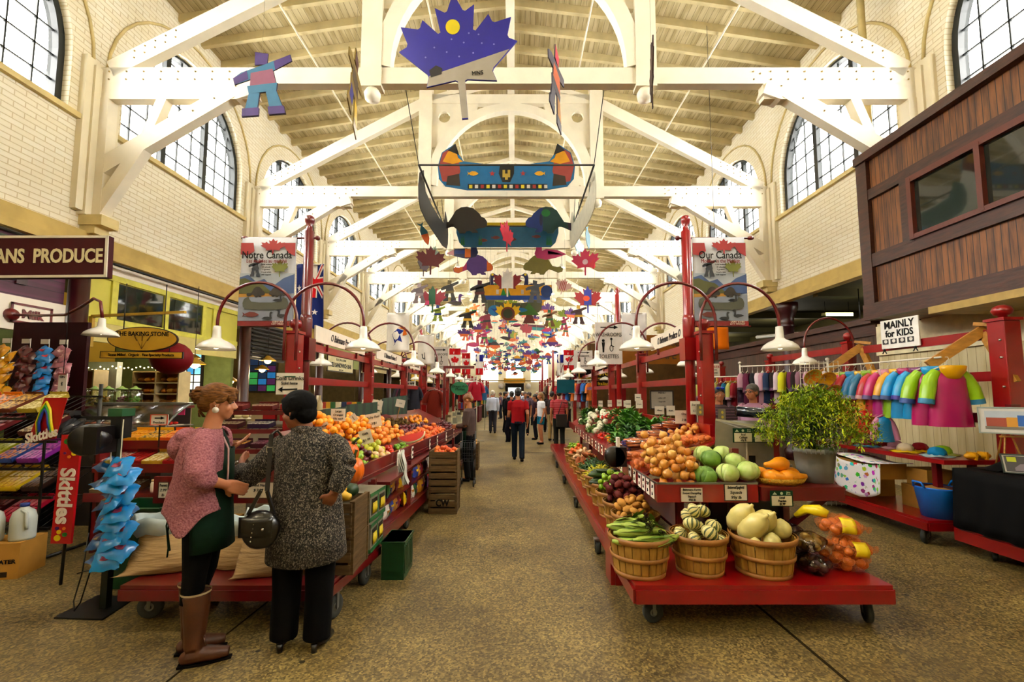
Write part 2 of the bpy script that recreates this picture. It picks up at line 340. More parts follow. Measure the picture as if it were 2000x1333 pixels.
# ---- trusses (queen-post frames with an arched centre)
def make_truss():
    r=bpy.data.objects.new('roof_truss',None);COL.objects.link(r);r['kind']='structure';T=.16
    def bm(p,q,h,nm,t=T,m=CREAM,y=0):
        g=G();g.beam((p[0],y,p[1]),(q[0],y,q[1]),t,h,(0,0,1));return g.obj(nm,m,r)
    bm((XL+.05,7.0),(XR-.05,7.0),.29,'tie_beam')
    for s in (-1,1):
        X=lambda a:CX+s*a
        g=G();g.beam((X(6.75),0,7.12),(X(2.4),0,9.5),T,.3,(0,0,1));g.obj('principal_rafter',CREAM,r)
        g=G();g.box(min(X(2.15),X(2.5)),max(X(2.15),X(2.5)),-.11,.11,6.8,10.2);g.lathe([(.0,6.58),(.12,6.62),(.14,6.72),(.1,6.8)],(X(2.32),0,0),12);g.obj('queen_post',CREAM,r)
        g=G();g.box(min(X(6.97),X(4.3)),max(X(6.97),X(4.3)),-.08,.08,6.58,6.86);g.obj('under_beam',CREAM,r)
        g=G();g.box(min(X(6.97),X(6.72)),max(X(6.97),X(6.72)),-.09,.09,4.5,6.6);g.obj('wall_post',CREAM,r)
        g=G();g.beam((X(6.95),0,5.3),(X(4.55),0,6.82),.17,.27,(0,0,1));g.cb((X(4.45),0,6.7),(.32,.24,.2),ry=s*.35);g.obj('knee_brace',CREAM,r)
        g=G();g.beam((X(6.9),0,4.5),(X(6.1),0,5.85),.17,.2,(0,0,1));g.obj('strut',CREAM,r)
        g=G();g.beam((X(6.15),0,5.75),(X(5.72),0,6.95),.15,.16,(0,0,1));g.obj('strut',CREAM,r)
        g=G();g.box(min(X(7.0),X(6.62)),max(X(7.0),X(6.62)),-.16,.16,4.38,4.55);g.box(min(X(7.0),X(6.75)),max(X(7.0),X(6.75)),-.13,.13,4.25,4.4)
        g.obj('corbel',CREAMB,r)
        # bolted iron straps
        g=G()
        for i in range(10):
            for z in (6.93,7.07):g.ball((X(6.75-.29*i),-T/2-.005,z),.016,6,3)
        for i in range(5):
            for o in(-.06,.06):g.ball((X(6.35-.17*i),-T/2-.005,7.38+.17*i*.545+o),.016,6,3)
        for i in range(4):g.ball((X(5.3-.35*i),-.09,6.37+.22*i),.016,6,3)
        g.obj('bolt',mat('bolt head','#b09c6a',.5),r)
        # round spandrel panel with hole: arch rib + corner board
        g=G();n=14;cz=7.14;ri,re=2.0,2.14;hi,he=2.13,2.3
        arc_i=[(ri*math.cos(PI/2*i/n),cz+hi*math.sin(PI/2*i/n)) for i in range(n+1)]
        arc_e=[(min(2.2,re*1.06*math.cos(PI/2*i/n)),cz+he*math.sin(PI/2*i/n)+.05) for i in range(n+1)]
        for i in range(n):
            a,b,c,d=arc_i[i],arc_i[i+1],arc_e[i+1],arc_e[i]
            g.hexa([(X(p[0]),-.1,p[1]) for p in (a,b,c,d)],[(X(p[0]),.1,p[1]) for p in (a,b,c,d)])
        g.obj('arch_rib',CREAM,r)
        # corner board with round hole, polygon ring around the hole
        g=G();hc=(1.82,9.12);hr=.16;m=16
        ring=[(hc[0]+hr*math.cos(2*PI*i/m),hc[1]+hr*math.sin(2*PI*i/m)) for i in range(m)]
        def outer(a):
            dx,dy=math.cos(a),math.sin(a);t=9
            for k in range(200):
                t=k*.01+.2;x,y=hc[0]+dx*t,hc[1]+dy*t
                if x>2.18 or y>9.5 or ((x/2.1)**2+((y-cz)/2.25)**2)<1:break
            return (x,y)
        out=[outer(2*PI*i/m) for i in range(m)]
        for i in range(m):
            a,b,c,d=ring[i],ring[(i+1)%m],out[(i+1)%m],out[i];g.hexa([(X(p[0]),-.04,p[1]) for p in (a,b,c,d)],[(X(p[0]),.04,p[1]) for p in (a,b,c,d)])
        g.obj('spandrel_board',CREAM,r)
    bm((CX-2.2,9.62),(CX+2.2,9.62),.26,'straining_beam')
    bm((CX-2.3,9.6),(CX,10.3),.14,'top_brace');bm((CX+2.3,9.6),(CX,10.3),.14,'top_brace')
    bm((CX,9.7),(CX,10.3),.2,'king_post')
    return r
tr=make_truss();tr.location=(0,ty(0),ZS(ty(0)))
for k in range(1,NB-1):dup(tr,(0,ty(k),ZS(ty(k))))
# ---- end wall with gable, door and windows
g=G();g.box(XL-3.3,XR+3.3,YEND,YEND+.3,0,12);struct(g.obj('wall_back',PLASTER))
g=G();g.box(XL-3.3,XR+3.3,YB-.3,YB,0,12);struct(g.obj('wall_front',PLASTER))  # out of view, put in to stop light coming from behind the camera
g=G()
for x in (-3.5,0,3.5):g.box(x-1.2,x+1.2,YEND-.03,YEND-.01,3.2,6.4)
struct(g.obj('window_40',mat('far window daylight glow','#f6f4e6',.3,.02,1,emit=1.5)))  # panes emit, standing in for daylight through the end wall
# ---- lower side walls and aisle rooms
g=G();g.box(XL-3.4,XL-3.2,YB,YEND,0,4.2);struct(g.obj('wall_left_lower',mat('ochre plaster','#b08f36',.8,.15,1.)))
g=G();g.box(XL-3.3,XL,YB,YEND,3.95,4.1);struct(g.obj('ceiling_left_aisle',DARKG))
g=G();g.box(XR+3.2,XR+3.4,YB,YEND,0,4.2);struct(g.obj('wall_right_lower',mat('olive plaster','#57502e',.8,.2,1.)))
g=G();g.box(XR,XR+3.3,YB,YEND,4.02,4.15)
for i in range(14):g.box(XR,XR+3.3,4+i*3,4.15+i*3,3.85,4.02)
struct(g.obj('ceiling_right_aisle',DARKG))
# iron columns
def make_column(nm,X,flare):
    g=G();g.lathe([(.2,0),(.2,.25),(.15,.3),(.14,2.9),(.15,3.3),(.17,3.32),(.17,3.38),(.15,3.4),(.16,3.55),(.22,3.7),(.26,3.8),(.26,3.93)] if flare else [(.16,0),(.14,.1),(.13,3.93)],(0,0,0),16);return struct(g.obj(nm,MAROON,loc=(X,0,0)))
cl=make_column('column',XL+.1,0);cl.location.y=ty(0)-.15;cr=make_column('column',XR+.05,1);cr.location.y=ty(1)-.4
for k in range(1,NB-1):
    dup(cl,(XL+.1,ty(k)-.15,0));
    if k>1:dup(cr,(XR+.05,ty(k)-.4,0))
# right side: brown half wall with rail beyond Y 8.4, cream wainscot before it
g=G();g.box(XR,XR+.08,8.4,YEND,0,2.75);struct(g.obj('wall_right_half',DWAIN))
g=G();g.box(XR-.04,XR+.14,8.4,YEND,2.75,3.0);g.box(XR-.12,XR+.2,8.4,YEND,2.98,3.1);struct(g.obj('trim_20',BROWNF))
g=G();g.box(XR,XR+.1,YB,8.4,0,2.95);struct(g.obj('wall_right_wainscot',CWAIN))
g=G();g.box(XR-.05,XR,YB,8.4,2.35,2.42);g.box(XR-.03,XR,YB,8.4,2.42,2.9);g.box(XR-.04,XR,YB,8.4,1.28,1.4);struct(g.obj('trim_21',mat('white wainscot rail','#e2d8b6',.5)))
# brown cabin (office) box on brackets high on the right wall
def cabin():
    r=bpy.data.objects.new('wall_office_cabin',None);COL.objects.link(r);r['kind']='structure'
    X0=5.95;ya,yb=-1.,7.48;z0,z1=2.87,5.71
    g=G();g.box(X0+.06,XR+.02,ya,yb-.02,z0+.02,z1-.02);g.obj('body',BROWN,r)
    g=G();fx=lambda y0,y1,a,b,t=.0:g.box(X0-t,X0+.065+t*.1,y0,y1,a,b)
    fx(ya,yb,z0,z0+.26,.03);fx(ya,yb,z1-.14,z1,.05);fx(ya,yb-.2,4.89,5.06);fx(yb-.22,yb-.001,z0+.1,z1-.1,.008);fx(ya,yb-.2,3.74,3.96);fx(6.46,6.66,3.9,4.95,.004);g.box(X0+.01,XR,yb-.03,yb+.004,z0+.01,z1-.01);g.obj('frame',BROWNF,r)
    g=G();g.box(X0-.04,X0+.03,ya,6.5,3.93,4.0).box(X0-.04,X0+.03,ya,6.5,4.8,4.89)
    for y in (6.46,5.47,4.5,3.5):g.box(X0-.045,X0+.035,y-.035,y+.035,3.95,4.85)
    g.obj('window_sash',mat('red brown sash','#6a2e1a',.4),r)
    g=G();g.box(X0+.02,X0+.028,ya,6.46,3.98,4.82);g.obj('window_pane',mat('dark reflecting glass','#2c302a',.06,.3,1.2,coat=.5),r)
    g=G();g.box(X0-.05,XR,ya,yb-1.2,z0-.1,z0);g.obj('cornice',mat('gold cornice','#b39a5a',.5),r)
cabin()
# left side: fascias
def fascia():
    g=G();g.box(XL-.06,XL+.02,YB,ty(0)-.3,2.98,3.95);struct(g.obj('wall_left_maroon',PURP))
    g=G();g.box(XL-.05,XL+.06,YB,ty(0)-.3,2.54,3.02);struct(g.obj('trim_22',WHITEP))
    g=G();g.box(XL+.0,XL+.03,3.0,6.2,3.3,3.85);g.mt(1);g.box(XL+.02,XL+.04,3.0,6.28,3.24,3.31).box(XL+.02,XL+.05,6.2,6.34,3.2,3.92)
    struct(g.obj('window_41',[mat('grey reflecting glass','#7d8578',.1,.3,1.,coat=.3),MAROON]))
    a,b=ty(0)-.05,ty(1)-.35
    g=G();g.box(XL-.06,XL,a,b,2.52,3.95);struct(g.obj('wall_left_yellow',YELW))
    g=G();g.box(XL-.02,XL+.05,a,b,3.72,3.95);struct(g.obj('trim_23',WHITEP))
    g=G();g.box(XL-.02,XL+.04,a,b,3.62,3.72);g.box(XL-.02,XL+.03,a,b,2.85,2.95)
    for y in (a+.02,a+.62,8.95,10.05,b-.9):g.box(XL-.01,XL+.035,y-.06,y+.06,2.95,3.62)
    struct(g.obj('trim_24',mat('bright yellow trim','#d6cf5c',.5)))
    g=G();
    for p,q in ((a+.7,8.88),(9.02,10.0)):g.box(XL,XL+.012,p,q,2.96,3.6)
    struct(g.obj('window_42',mat('dark shop glass','#2c3428',.05,.5,1.5,coat=.6)))
    g=G();g.box(XL-.03,XL+.02,a,b,2.52,2.86);struct(g.obj('trim_25',mat('pale yellow board','#cdc07c',.5,.05)))
fascia()
SHOPC=['#8d8a72','#b59a4b','#9aa06a','#b7a981','#8f7b52']
for k in range(1,NB-1):
    a,b=ty(k)+.1,ty(k+1)-.3
    g=G();g.box(XL-.06,XL,a,b,2.7,3.95);struct(g.obj('wall_left_fascia',mat('shop front %d'%(k%5),SHOPC[k%5],.6,.1,2.)))
# partition backs inside the left aisle
for k in range(0,NB-1):
    g=G();g.box(XL-3.2,XL-.2,ty(k)-.2,ty(k)-.1,0,3.95);struct(g.obj('partition',mat('green grey partition','#7d8a5a' if k<2 else '#6b5d3e',.8) if k<2 else mat('umber partition','#6b5d3e',.8)))
# ---------- flat outlines (unit size ~1 high, centred)
_l=[(0,1.0),(.13,.72),(.17,.70),(.33,.79),(.27,.40),(.31,.38),(.55,.62),(.60,.50),(.64,.48),(.92,.54),(.83,.27),(.85,.22),(.98,.16),(.55,-.22),(.53,-.27),(.58,-.42),(.10,-.36),(.06,-.38),(.05,-.95),(0,-.95)]
LEAF=[(x*.5,y*.5) for x,y in _l]+[(-x*.5,y*.5) for x,y in reversed(_l[1:-1])]
INUK=[[(-.09,.5),(.1,.46),(.08,.3),(-.1,.3)],[(-.42,.12),(-.4,.02),(.1,.16),(.44,.32),(.42,.42),(.05,.3),(-.3,.2)],[(-.16,.18),(.16,.22),(.2,.0),(-.18,-.02)],[(-.22,-.02),(.22,.0),(.2,-.12),(-.2,-.14)],[(-.2,-.14),(-.04,-.14),(-.08,-.36),(-.26,-.36)],[(.05,-.13),(.2,-.12),(.28,-.36),(.09,-.36)],[(-.3,-.36),(-.06,-.36),(-.07,-.48),(-.31,-.48)],[(.07,-.36),(.3,-.36),(.32,-.48),(.08,-.48)]]
BEAV=[(-1.0,-.16),(-.96,-.3),(-.78,-.34),(-.55,-.24),(-.42,-.2),(-.3,-.3),(-.22,-.42),(-.05,-.42),(-.02,-.36),(.1,-.34),(.16,-.4),(.34,-.4),(.32,-.33),(.25,-.3),(.36,-.26),(.55,-.24),(.62,-.18),(.62,-.06),(.54,.06),(.44,.1),(.38,.2),(.2,.36),(0,.42),(-.18,.4),(-.34,.3),(-.46,.1),(-.56,-.06),(-.75,-.1),(-.9,-.08)]
LOON=[(-.5,-.1),(-.25,.02),(.05,.04),(.16,0),(.16,.3),(.2,.42),(.3,.46),(.38,.4),(.5,.36),(.36,.33),(.3,.24),(.32,.05),(.36,-.08),(.3,-.2),(.05,-.25),(-.2,-.2)]
CANOE=[(-.5,.17),(-.46,.2),(-.4,.24),(-.37,.16),(-.33,.1),(-.15,.075),(.15,.075),(.33,.1),(.37,.16),(.4,.24),(.46,.2),(.5,.17),(.53,.06),(.52,-.04),(.47,-.1),(.3,-.13),(-.3,-.13),(-.47,-.1),(-.52,-.04),(-.53,.06)]
CANOE2=[(-.52,.1),(.52,.1),(.52,.02),(.49,-.08),(.44,-.13),(-.44,-.13),(-.49,-.08),(-.52,.02)]
FISH=[(-.5,.14),(-.36,.04),(-.1,.16),(.2,.14),(.42,.03),(.46,-.02),(.3,-.1),(.05,-.15),(-.2,-.12),(-.36,-.03),(-.5,-.15),(-.44,0)]
STAR=[((.5 if i%2==0 else .2)*math.sin(PI*i/5),(.5 if i%2==0 else .2)*math.cos(PI*i/5)) for i in range(10)]
def ell(a,b,n=20,cx=0,cy=0):return [(cx+a*math.cos(2*PI*i/n),cy+b*math.sin(2*PI*i/n)) for i in range(n)]
def sc(p,s,t=None,o=(0,0)):t=s if t is None else t;return [(x*s+o[0],y*t+o[1]) for x,y in p]
def rect(x0,x1,y0,y1):return [(x0,y0),(x1,y0),(x1,y1),(x0,y1)]
CM={}
def col(hexv,rough=.5,**k):
    n='paint '+hexv.strip('#')+('' if rough==.5 else ' r%d'%int(rough*100))
    return mat(n,hexv,rough,.08,5.,**k)
# flat board with painted layers: layers=[(poly(s),hex)], plane faces -Y (towards the camera)
def layers(parent,lst,name='print',front=-1,t0=.004,step=.0015,rough=.5,nm=None):
    for i,it in enumerate(lst):
        ps,c=it[0],it[1]
        if ps and isinstance(ps[0][0],(int,float)):ps=[ps]
        g=G()
        for p in ps:g.prism(p,(0,front*(t0+i*step),0),(1,0,0),(0,0,1),.002)
        g.obj(it[2] if len(it)>2 else name,col(c,rough),parent)
def lamp(name,kind,loc,e,col=(1,.93,.78),**k):
    l=bpy.data.lights.new(name,kind);l.energy=e;l.color=col
    for a,b in k.items():setattr(l,a,b)
    o=bpy.data.objects.new(name,l);COL.objects.link(o);o.location=loc;return o
RED=mat('red gloss paint','#960d16',.28,.12,3.,.06,coat=.3);REDD=mat('dark red gloss paint','#701019',.3,.14,3.,.06,coat=.3)
WEN=mat('white enamel','#ece9df',.25,.03,4.,coat=.4);CHR=mat('metal bolt','#b9b4a8',.25,.05,metal=.8)
BULB=mat('lamp bulb','#fff3d0',.4,.0,emit=9);PAPER=mat('white paper','#ece6d8',.7,.04,3.);INK=mat('black ink','#17130f',.6)
def XPR(y):return 2.1+.032*(y-4.9)
def XPL(y):return -2.43-.03*(y-4.9)
def make_post(name,m,h=2.3):
    r=thing(name,None,'post')
    g=G();g.box(-.068,.068,-.068,.068,0,h);g.obj('shaft',m,r,bevel=.008)
    g=G();g.box(-.08,.08,-.08,.08,h,h+.03);g.lathe([(.03,0),(.03,.03),(.055,.04),(.068,.08),(.055,.12),(.02,.14),(0,.142)],(0,0,h+.03),14);g.obj('finial',m,r)
    g=G()
    for z in (1.62,1.92,2.1):
        for x in (-.068,.068):g.ball((x,-.03,z),.014,8,4)
    g.obj('bolt',CHR,r);return r
def make_lamp(name,m,sgn,rad=.43):
    dy=-.085 if sgn>0 else -.125
    """gooseneck: origin at post axis, lamp hangs at x=sgn*(2*rad-.06)"""
    r=thing(name,None,'lamp');g=G();x0=-.075*sgn
    pts=[(x0,dy,2.0),(x0,dy,2.25)]+[(x0+sgn*rad*(1-math.cos(PI*i/18)),dy,2.42+rad*math.sin(PI*i/18)) for i in range(19)]+[(x0+sgn*rad*2,dy,2.36)]
    g.tube(pts,.0165,8);g.obj('gooseneck_arm',m,r)
    c=(x0+sgn*rad*2,dy,2.115)
    g=G();g.lathe([(.018,.26),(.036,.255),(.04,.2),(.043,.13),(.065,.11),(.12,.085),(.165,.05),(.182,.022),(.187,0),(.18,.0),(.16,.04),(.1,.075),(.03,.1)],c,24,cap=False);sh=g.obj('lamp_shade',WEN,r)
    g=G();g.ball((c[0],c[1],c[2]+.045),.038,10,6);g.obj('bulb',BULB,sh);return r
pP=make_post('market_post',RED);lR=make_lamp('gooseneck_lamp',REDD,1);lL=make_lamp('gooseneck_lamp',REDD,-1)
ords=['first','second','third','fourth','fifth','sixth']
def place_posts(side,Xf,ys,mc):
    for i,y in enumerate(ys):
        x=Xf(y);word='left stall' if side<0 else 'right stall'
        p=pP if (side<0 and i==0) else dup(pP);p.location=(x,y,0)
        tag(p,'square red wooden post with ball finial, %s from the camera, %s'%(ords[i],word))
        for s,src in ((1,lR),(-1,lL)):
            l=src if (side<0 and i==0) else dup(src);l.location=(x,y,0)
            where='over the aisle' if s*side<0 else 'behind the stall'
            tag(l,'white enamel gooseneck lamp hanging %s, %s red post of the %s'%(where,ords[i],'left stall' if side<0 else 'right stall'))
place_posts(-1,XPL,[4.9,7.7,10.5,13.3,16.1,19],0);place_posts(1,XPR,[4.9,7.7,10.5,13.3,16.1,19],0)
# rails between posts (each a board of its own)
def rails(side,Xf,ys):
    for i,(a,b) in enumerate(zip(ys,ys[1:])):
        for z,w in ((2.2,'upper'),(1.79,'lower')):
            g=G();g.beam((Xf(a),a+.07,z),(Xf(b),b-.07,z),.04,.09,(0,0,1))
            tag(g.obj('stall_rail',RED),'%s red painted rail between the %s and %s posts of the %s produce stall'%(w,ords[i],ords[i+1],'left' if side<0 else 'right'),'rail')
rails(-1,XPL,[4.9,7.7,10.5,13.3,16.1,19]);rails(1,XPR,[4.9,7.7,10.5,13.3,16.1,19])
# tall poles in sleeves, with banners
def tall_pole(side,x,y,label):
    r=thing('banner_pole',label,'pole',(x,y,0))
    g=G();g.lathe([(.055,0),(.055,3.55),(.035,3.56),(.035,3.6),(.028,3.61),(.05,3.66),(.055,3.69),(.045,3.73),(.0,3.75)],(0,0,0),16);g.obj('pole',REDD if side<0 else RED,r)
    g=G();g.box(-.085,.085,-.085,.085,2.02,2.28);g.lathe([(.064,2.28),(.068,2.32),(.068,2.5),(.06,2.55)],(0,0,0),16);g.obj('sleeve',REDD if side<0 else RED,r)
    s=side
    g=G();g.tube([(-s*.1,0,3.47),(s*.74,0,3.47)],.012);g.ball((s*.76,0,3.47),(.045,.025,.025),8,5);g.ball((-s*.1,0,3.47),.03,8,5);g.obj('banner_arm',REDD,r);g=G()
    g.tube([(0,0,2.42),(s*.72,0,2.42)],.01);g.obj('banner_arm',REDD,r);return r
tall_pole(-1,-2.42,5.12,'tall round red pole with ball top carrying the French banner, left stall')
tall_pole(1,2.02,5.12,'tall round red pole with ball top carrying the English banner, right stall')
def banner(side,x0,x1,y,t1,t2,label):
    r=thing('hanging_banner',label,'banner',((x0+x1)/2,y,2.42));w=(x1-x0)/2;h=1.05
    g=G();g.grid(lambda u,v:(-w+2*w*u,.006*math.sin(u*7),v*h),10,6);g.obj('cloth',mat('banner cloth','#d9dbe0',.6,.05),r,solid=.003)
    L=[(rect(-w,w,.38,.62),'#b4bcc6'),([(-w,.38),(-w,.57),(-w*.7,.6),(-w*.4,.52),(-w*.1,.55),(w*.2,.46),(w*.6,.56),(w,.61),(w,.38)],'#4b6391'),
     ([(-w,.36),(-w,.55),(-w*.8,.56),(-w*.6,.53),(-w*.2,.5),(w*.1,.42),(w*.3,.36)],'#5d5f2c'),(rect(-w,w,.06,.37),'#9aa1b1'),([(-w,.335),(-w,.375),(w*.2,.38),(w*.2,.345)],'#b98d3a'),
     (rect(-w,w,0,.055),'#8c1d24'),
     ([(-w,.98),(-w,.84),(-w*.75,.83),(-w*.5,.88),(-w*.55,.98)],'#a3252b'),([(w,.98),(w,.82),(w*.75,.86),(w*.5,.98)],'#a3252b'),(sc(LEAF,.3,.2,(w*.18,.93)),'#a8282c'),
     (sc(BEAV,.13,.15,(-w*.3,.395)),'#2b2016'),(sc(BEAV,-.12,.14,(w*.35,.395)),'#33271c'),
     (sc(CANOE,.5,.42,(0,.24)),'#5c5e52'),(sc(LOON,.13,.13,(w*.45,.31)),'#23262c'),(sc(LOON,.14,.14,(w*.1,.1)),'#2c3138'),(sc(LOON,-.14,.14,(w*.6,.13)),'#272a33'),(sc(FISH,.2,.2,(-w*.5,.13)),'#7a3a34'),
     ([sc(q,.19,.22,(-w*.42,.68)) for q in [p for p in INUK]],'#2a3140'),(sc(LEAF,.2,.22,(w*.48,.675)),'#7b7f2c')]
    layers(r,L,t0=.012,step=.0012)
    text('lettering',t1,.125,INK,r,(0,-.04,.825),sx=.8,bold=.001);text('lettering',t2,.062,mat('red ink','#93302c',.6),r,(0,-.04,.755),sx=.82)
    for i in range(5):
        text('lettering',['1,430 students','25 schools','3 gardens','3 local artists','with support'][i],.022,INK,r,(0,-.04,.715-.03*i))
    text('lettering','SAINT JOHN\nCITY MARKET',.028,WHITEP,r,(w*.55,-.04,.03));return r
banner(-1,at(472,500,Y=5.1).x,at(578,500,Y=5.1).x,5.1,'Notre Canada','Les mobiles au marché','canvas banner reading Notre Canada with beavers and canoe, on the left pole')
banner(1,at(1352,500,Y=5.1).x,at(1455,500,Y=5.1).x,5.1,'Our Canada','Mobiles in the Market','canvas banner reading Our Canada with beavers and canoe, on the right pole')
# stall name boards along the upper rails
def nameboard(x0,y0,x1,y1,z,h,s,label,size=.13):
    p,q=Vector((x0,y0,z)),Vector((x1,y1,z));c=(p+q)/2;L_=(q-p).length;a=math.atan2(q.y-p.y,q.x-p.x)
    r=thing('name_board',label,'sign',c,a);g=G();g.box(-L_/2,L_/2,-.01,.01,-h/2,h/2);g.obj('board',mat('cream board','#e3d8c4',.5,.04),r)
    for x in (-L_*.3,L_*.3):G().box(x-.01,x+.01,-.015,.015,-h/2-.09,-h/2).obj('bracket',REDD,r)
    text('lettering',s,size,mat('sign ink','#2a1a1c',.5),r,(0,-.013,0),shear=.35,sx=.8,bold=.002);return r
nameboard(XPL(5.4)+.03,5.35,XPL(7.3)+.03,7.3,2.37,.2,'Ŏ Balemans Produce Ŏ'.replace('Ŏ','O'),'cream board lettered with a stall name above the first left rail')
nameboard(XPL(8)+.03,8.0,XPL(10)+.03,10,2.37,.2,'O Balemans Produce O','cream board lettered with a stall name above the second left rail')
nameboard(XPR(6.9)-.03,6.9,XPR(5.2)-.03,5.2,2.4,.2,'O Balemans Produce O','cream board lettered with a stall name above the first right rail')
nameboard(XPR(12.8)-.03,12.8,XPR(11)-.03,11,2.4,.22,'Crème Brûlée' if 0 else 'Tom & Co','small cream board with script letters above the third right rail')
nameboard(XPL(11)+.03,11,XPL(12.6)+.03,12.6,2.37,.2,'Market Fresh','small cream board with faint script above the third left rail')
def sheet_sign(name,x0,x1,y0,y1,Y,txts,label,frame=None,board='#ece6d8',ry=0,thick=.01,support=None):
    """upright sheet facing the camera; pixel corners at depth Y; txts=[(s,size,relx,relz,hex)]"""
    a=at(x0,y1,Y=Y);b=at(x1,y0,Y=Y);w=b.x-a.x;h=b.z-a.z
    r=thing(name,label,'sign',((a.x+b.x)/2,Y,(a.z+b.z)/2),ry)
    g=G();g.box(-w/2,w/2,-thick/2,thick/2,-h/2,h/2);g.obj('board',col(board,.6),r)
    if frame:
        g=G();f=min(.03,h*.06)
        for (p,q,s,t) in ((-w/2,w/2,-h/2,-h/2+f),(-w/2,w/2,h/2-f,h/2),(-w/2,-w/2+f,-h/2,h/2),(w/2-f,w/2,-h/2,h/2)):g.box(p,q,-thick/2-.008,-thick/2+.004,s,t)
        g.obj('frame',col(frame),r)
    for s,sz,rx,rz,c,*k in txts:
        text('lettering',s,sz*h,col(c),r,(rx*w,-thick/2-.004,rz*h),**(k[0] if k else {}))
    if support:
        for q in support:G().tube([(q[0]*w,0,h/2),(q[0]*w,0,h/2+q[1])],.004,5).obj('hanger',DARK,r)
    return r,w,h
r,w,h=sheet_sign('drinks_sign',539,593,729,771,4.72,[('Cold Drinks',.27,0,.25,'#201a18'),('Sold here',.2,0,.02,'#201a18')],'paper sign reading Cold Drinks Sold here with arrow on first left red post')
g=G();g.prism([(-.42*w,-.27*h),(-.25*w,-.14*h),(-.25*w,-.24*h),(.3*w,-.22*h),(.3*w,-.28*h),(-.25*w,-.3*h),(-.25*w,-.4*h)],(0,-.009,0),(1,0,0),(0,0,1),.002);g.obj('arrow',INK,r)
g=G();g.box(-.2*w,.2*w,-.01,.12,h*.3,h*.36);g.obj('clip',mat('green clip','#2f6b4a',.5),r)
# big red sign at left, hung on an arm
r,w,h=sheet_sign('produce_sign',-190,207,463,545,4.6,[('ANS  PRODUCE',.46,.225,.0,'#dcd2a8',dict(bold=.006,sx=.72))],'long maroon sign with cream border and cream capitals ending in PRODUCE',frame='#e6dfca',board='#4a0e14',thick=.07)
r.rotation_euler=(0,R(-1.5),R(4));r['category']='sign'
G().box(-.9,-.84,.04,.1,-2.85,.2).obj('support_post',REDD,r)
RUB=mat('grey rubber wheel','#4b4d49',.6,.15);STL=mat('zinc steel','#8a8a85',.35,.1,metal=.7)
def caster(parent,x,y,top,rad=.075,rz=.3):
    g=G();M=Matrix.Rotation(PI/2,4,'X');g.lathe([(rad*.55,-.02),(rad*.9,-.022),(rad,-.012),(rad,.012),(rad*.9,.022),(rad*.55,.02)],(0,0,rad),20,M=M);
    wg=g
    g=G();g.lathe([(rad*.5,-.015),(rad*.2,-.026),(rad*.2,.026),(rad*.5,.015)],(0,0,rad),14,M=M);g.box(-.012,.012,-.034,-.028,rad-.01,top-.02).box(-.012,.012,.028,.034,rad-.01,top-.02).box(-.04,.04,-.04,.04,top-.02,top)
    o=g.obj('caster',STL,parent,(x,y,0));o.rotation_euler=(0,0,rz);wg.obj('wheel',RUB,o)
def cart(name,label,P,z0,z1,m,wheels,rad=.075,planks=None):
    """P: four floor corners (front-left, front-right, back-right, back-left)"""
    cx=sum(p[0] for p in P)/4;cy=sum(p[1] for p in P)/4;r=thing(name,label,'cart',(cx,cy,0));Q=[(p[0]-cx,p[1]-cy) for p in P]
    g=G();g.hexa([(x,y,z1-.03) for x,y in Q],[(x,y,z1) for x,y in Q]);g.obj('deck',m,r)
    g=G()
    for i in range(4):
        a,b=Q[i],Q[(i+1)%4];g.beam((a[0],a[1],(z0+z1)/2-.015),(b[0],b[1],(z0+z1)/2-.015),.03,z1-z0-.03,(0,0,1))
    g.obj('apron',m,r)
    for i,(x,y,rz) in enumerate(wheels):caster(r,x-cx,y-cy,z0+.01,rad,rz)
    return r
cart('flatbed_cart','low red flatbed cart carrying three bushel baskets and bagged onions, nearest on the right',[(.83,3.18),(2.6,3.18),(2.6,3.95),(.83,3.95)],.21,.33,RED,[(1.0,3.36,.1),(2.55,3.36,1.2),(1.0,3.8,.5),(2.5,3.8,.9)])
cart('flatbed_cart','long low red cart under the row of bushel baskets beside the aisle, right stall',[(.88,4.0),(1.33,4.0),(1.43,12.2),(.98,12.2)],.14,.28,RED,[(.86,4.75,PI/2),(.89,6.6,PI/2),(.91,8.3,PI/2),(.94,10,PI/2),(1.27,4.75,PI/2),(1.33,10,PI/2)],.065)
G().box(.83,.87,3.98,4.2,.0,.42).box(.87,1.05,3.97,4.0,.0,.42).obj('cart_bumper',RED)
tag(bpy.data.objects['cart_bumper'],'upright red corner board at the near end of the long basket cart','board')
cart('flatbed_cart','low red flatbed cart carrying cloth sacks behind the two women, left stall',[(-2.77,3.25),(-1.32,3.25),(-1.22,4.15),(-2.77,4.15)],.2,.3,REDD,[(-2.68,3.42,.2),(-1.33,3.42,1.3),(-2.6,4.0,.5),(-1.3,4.0,1.4)],.085)
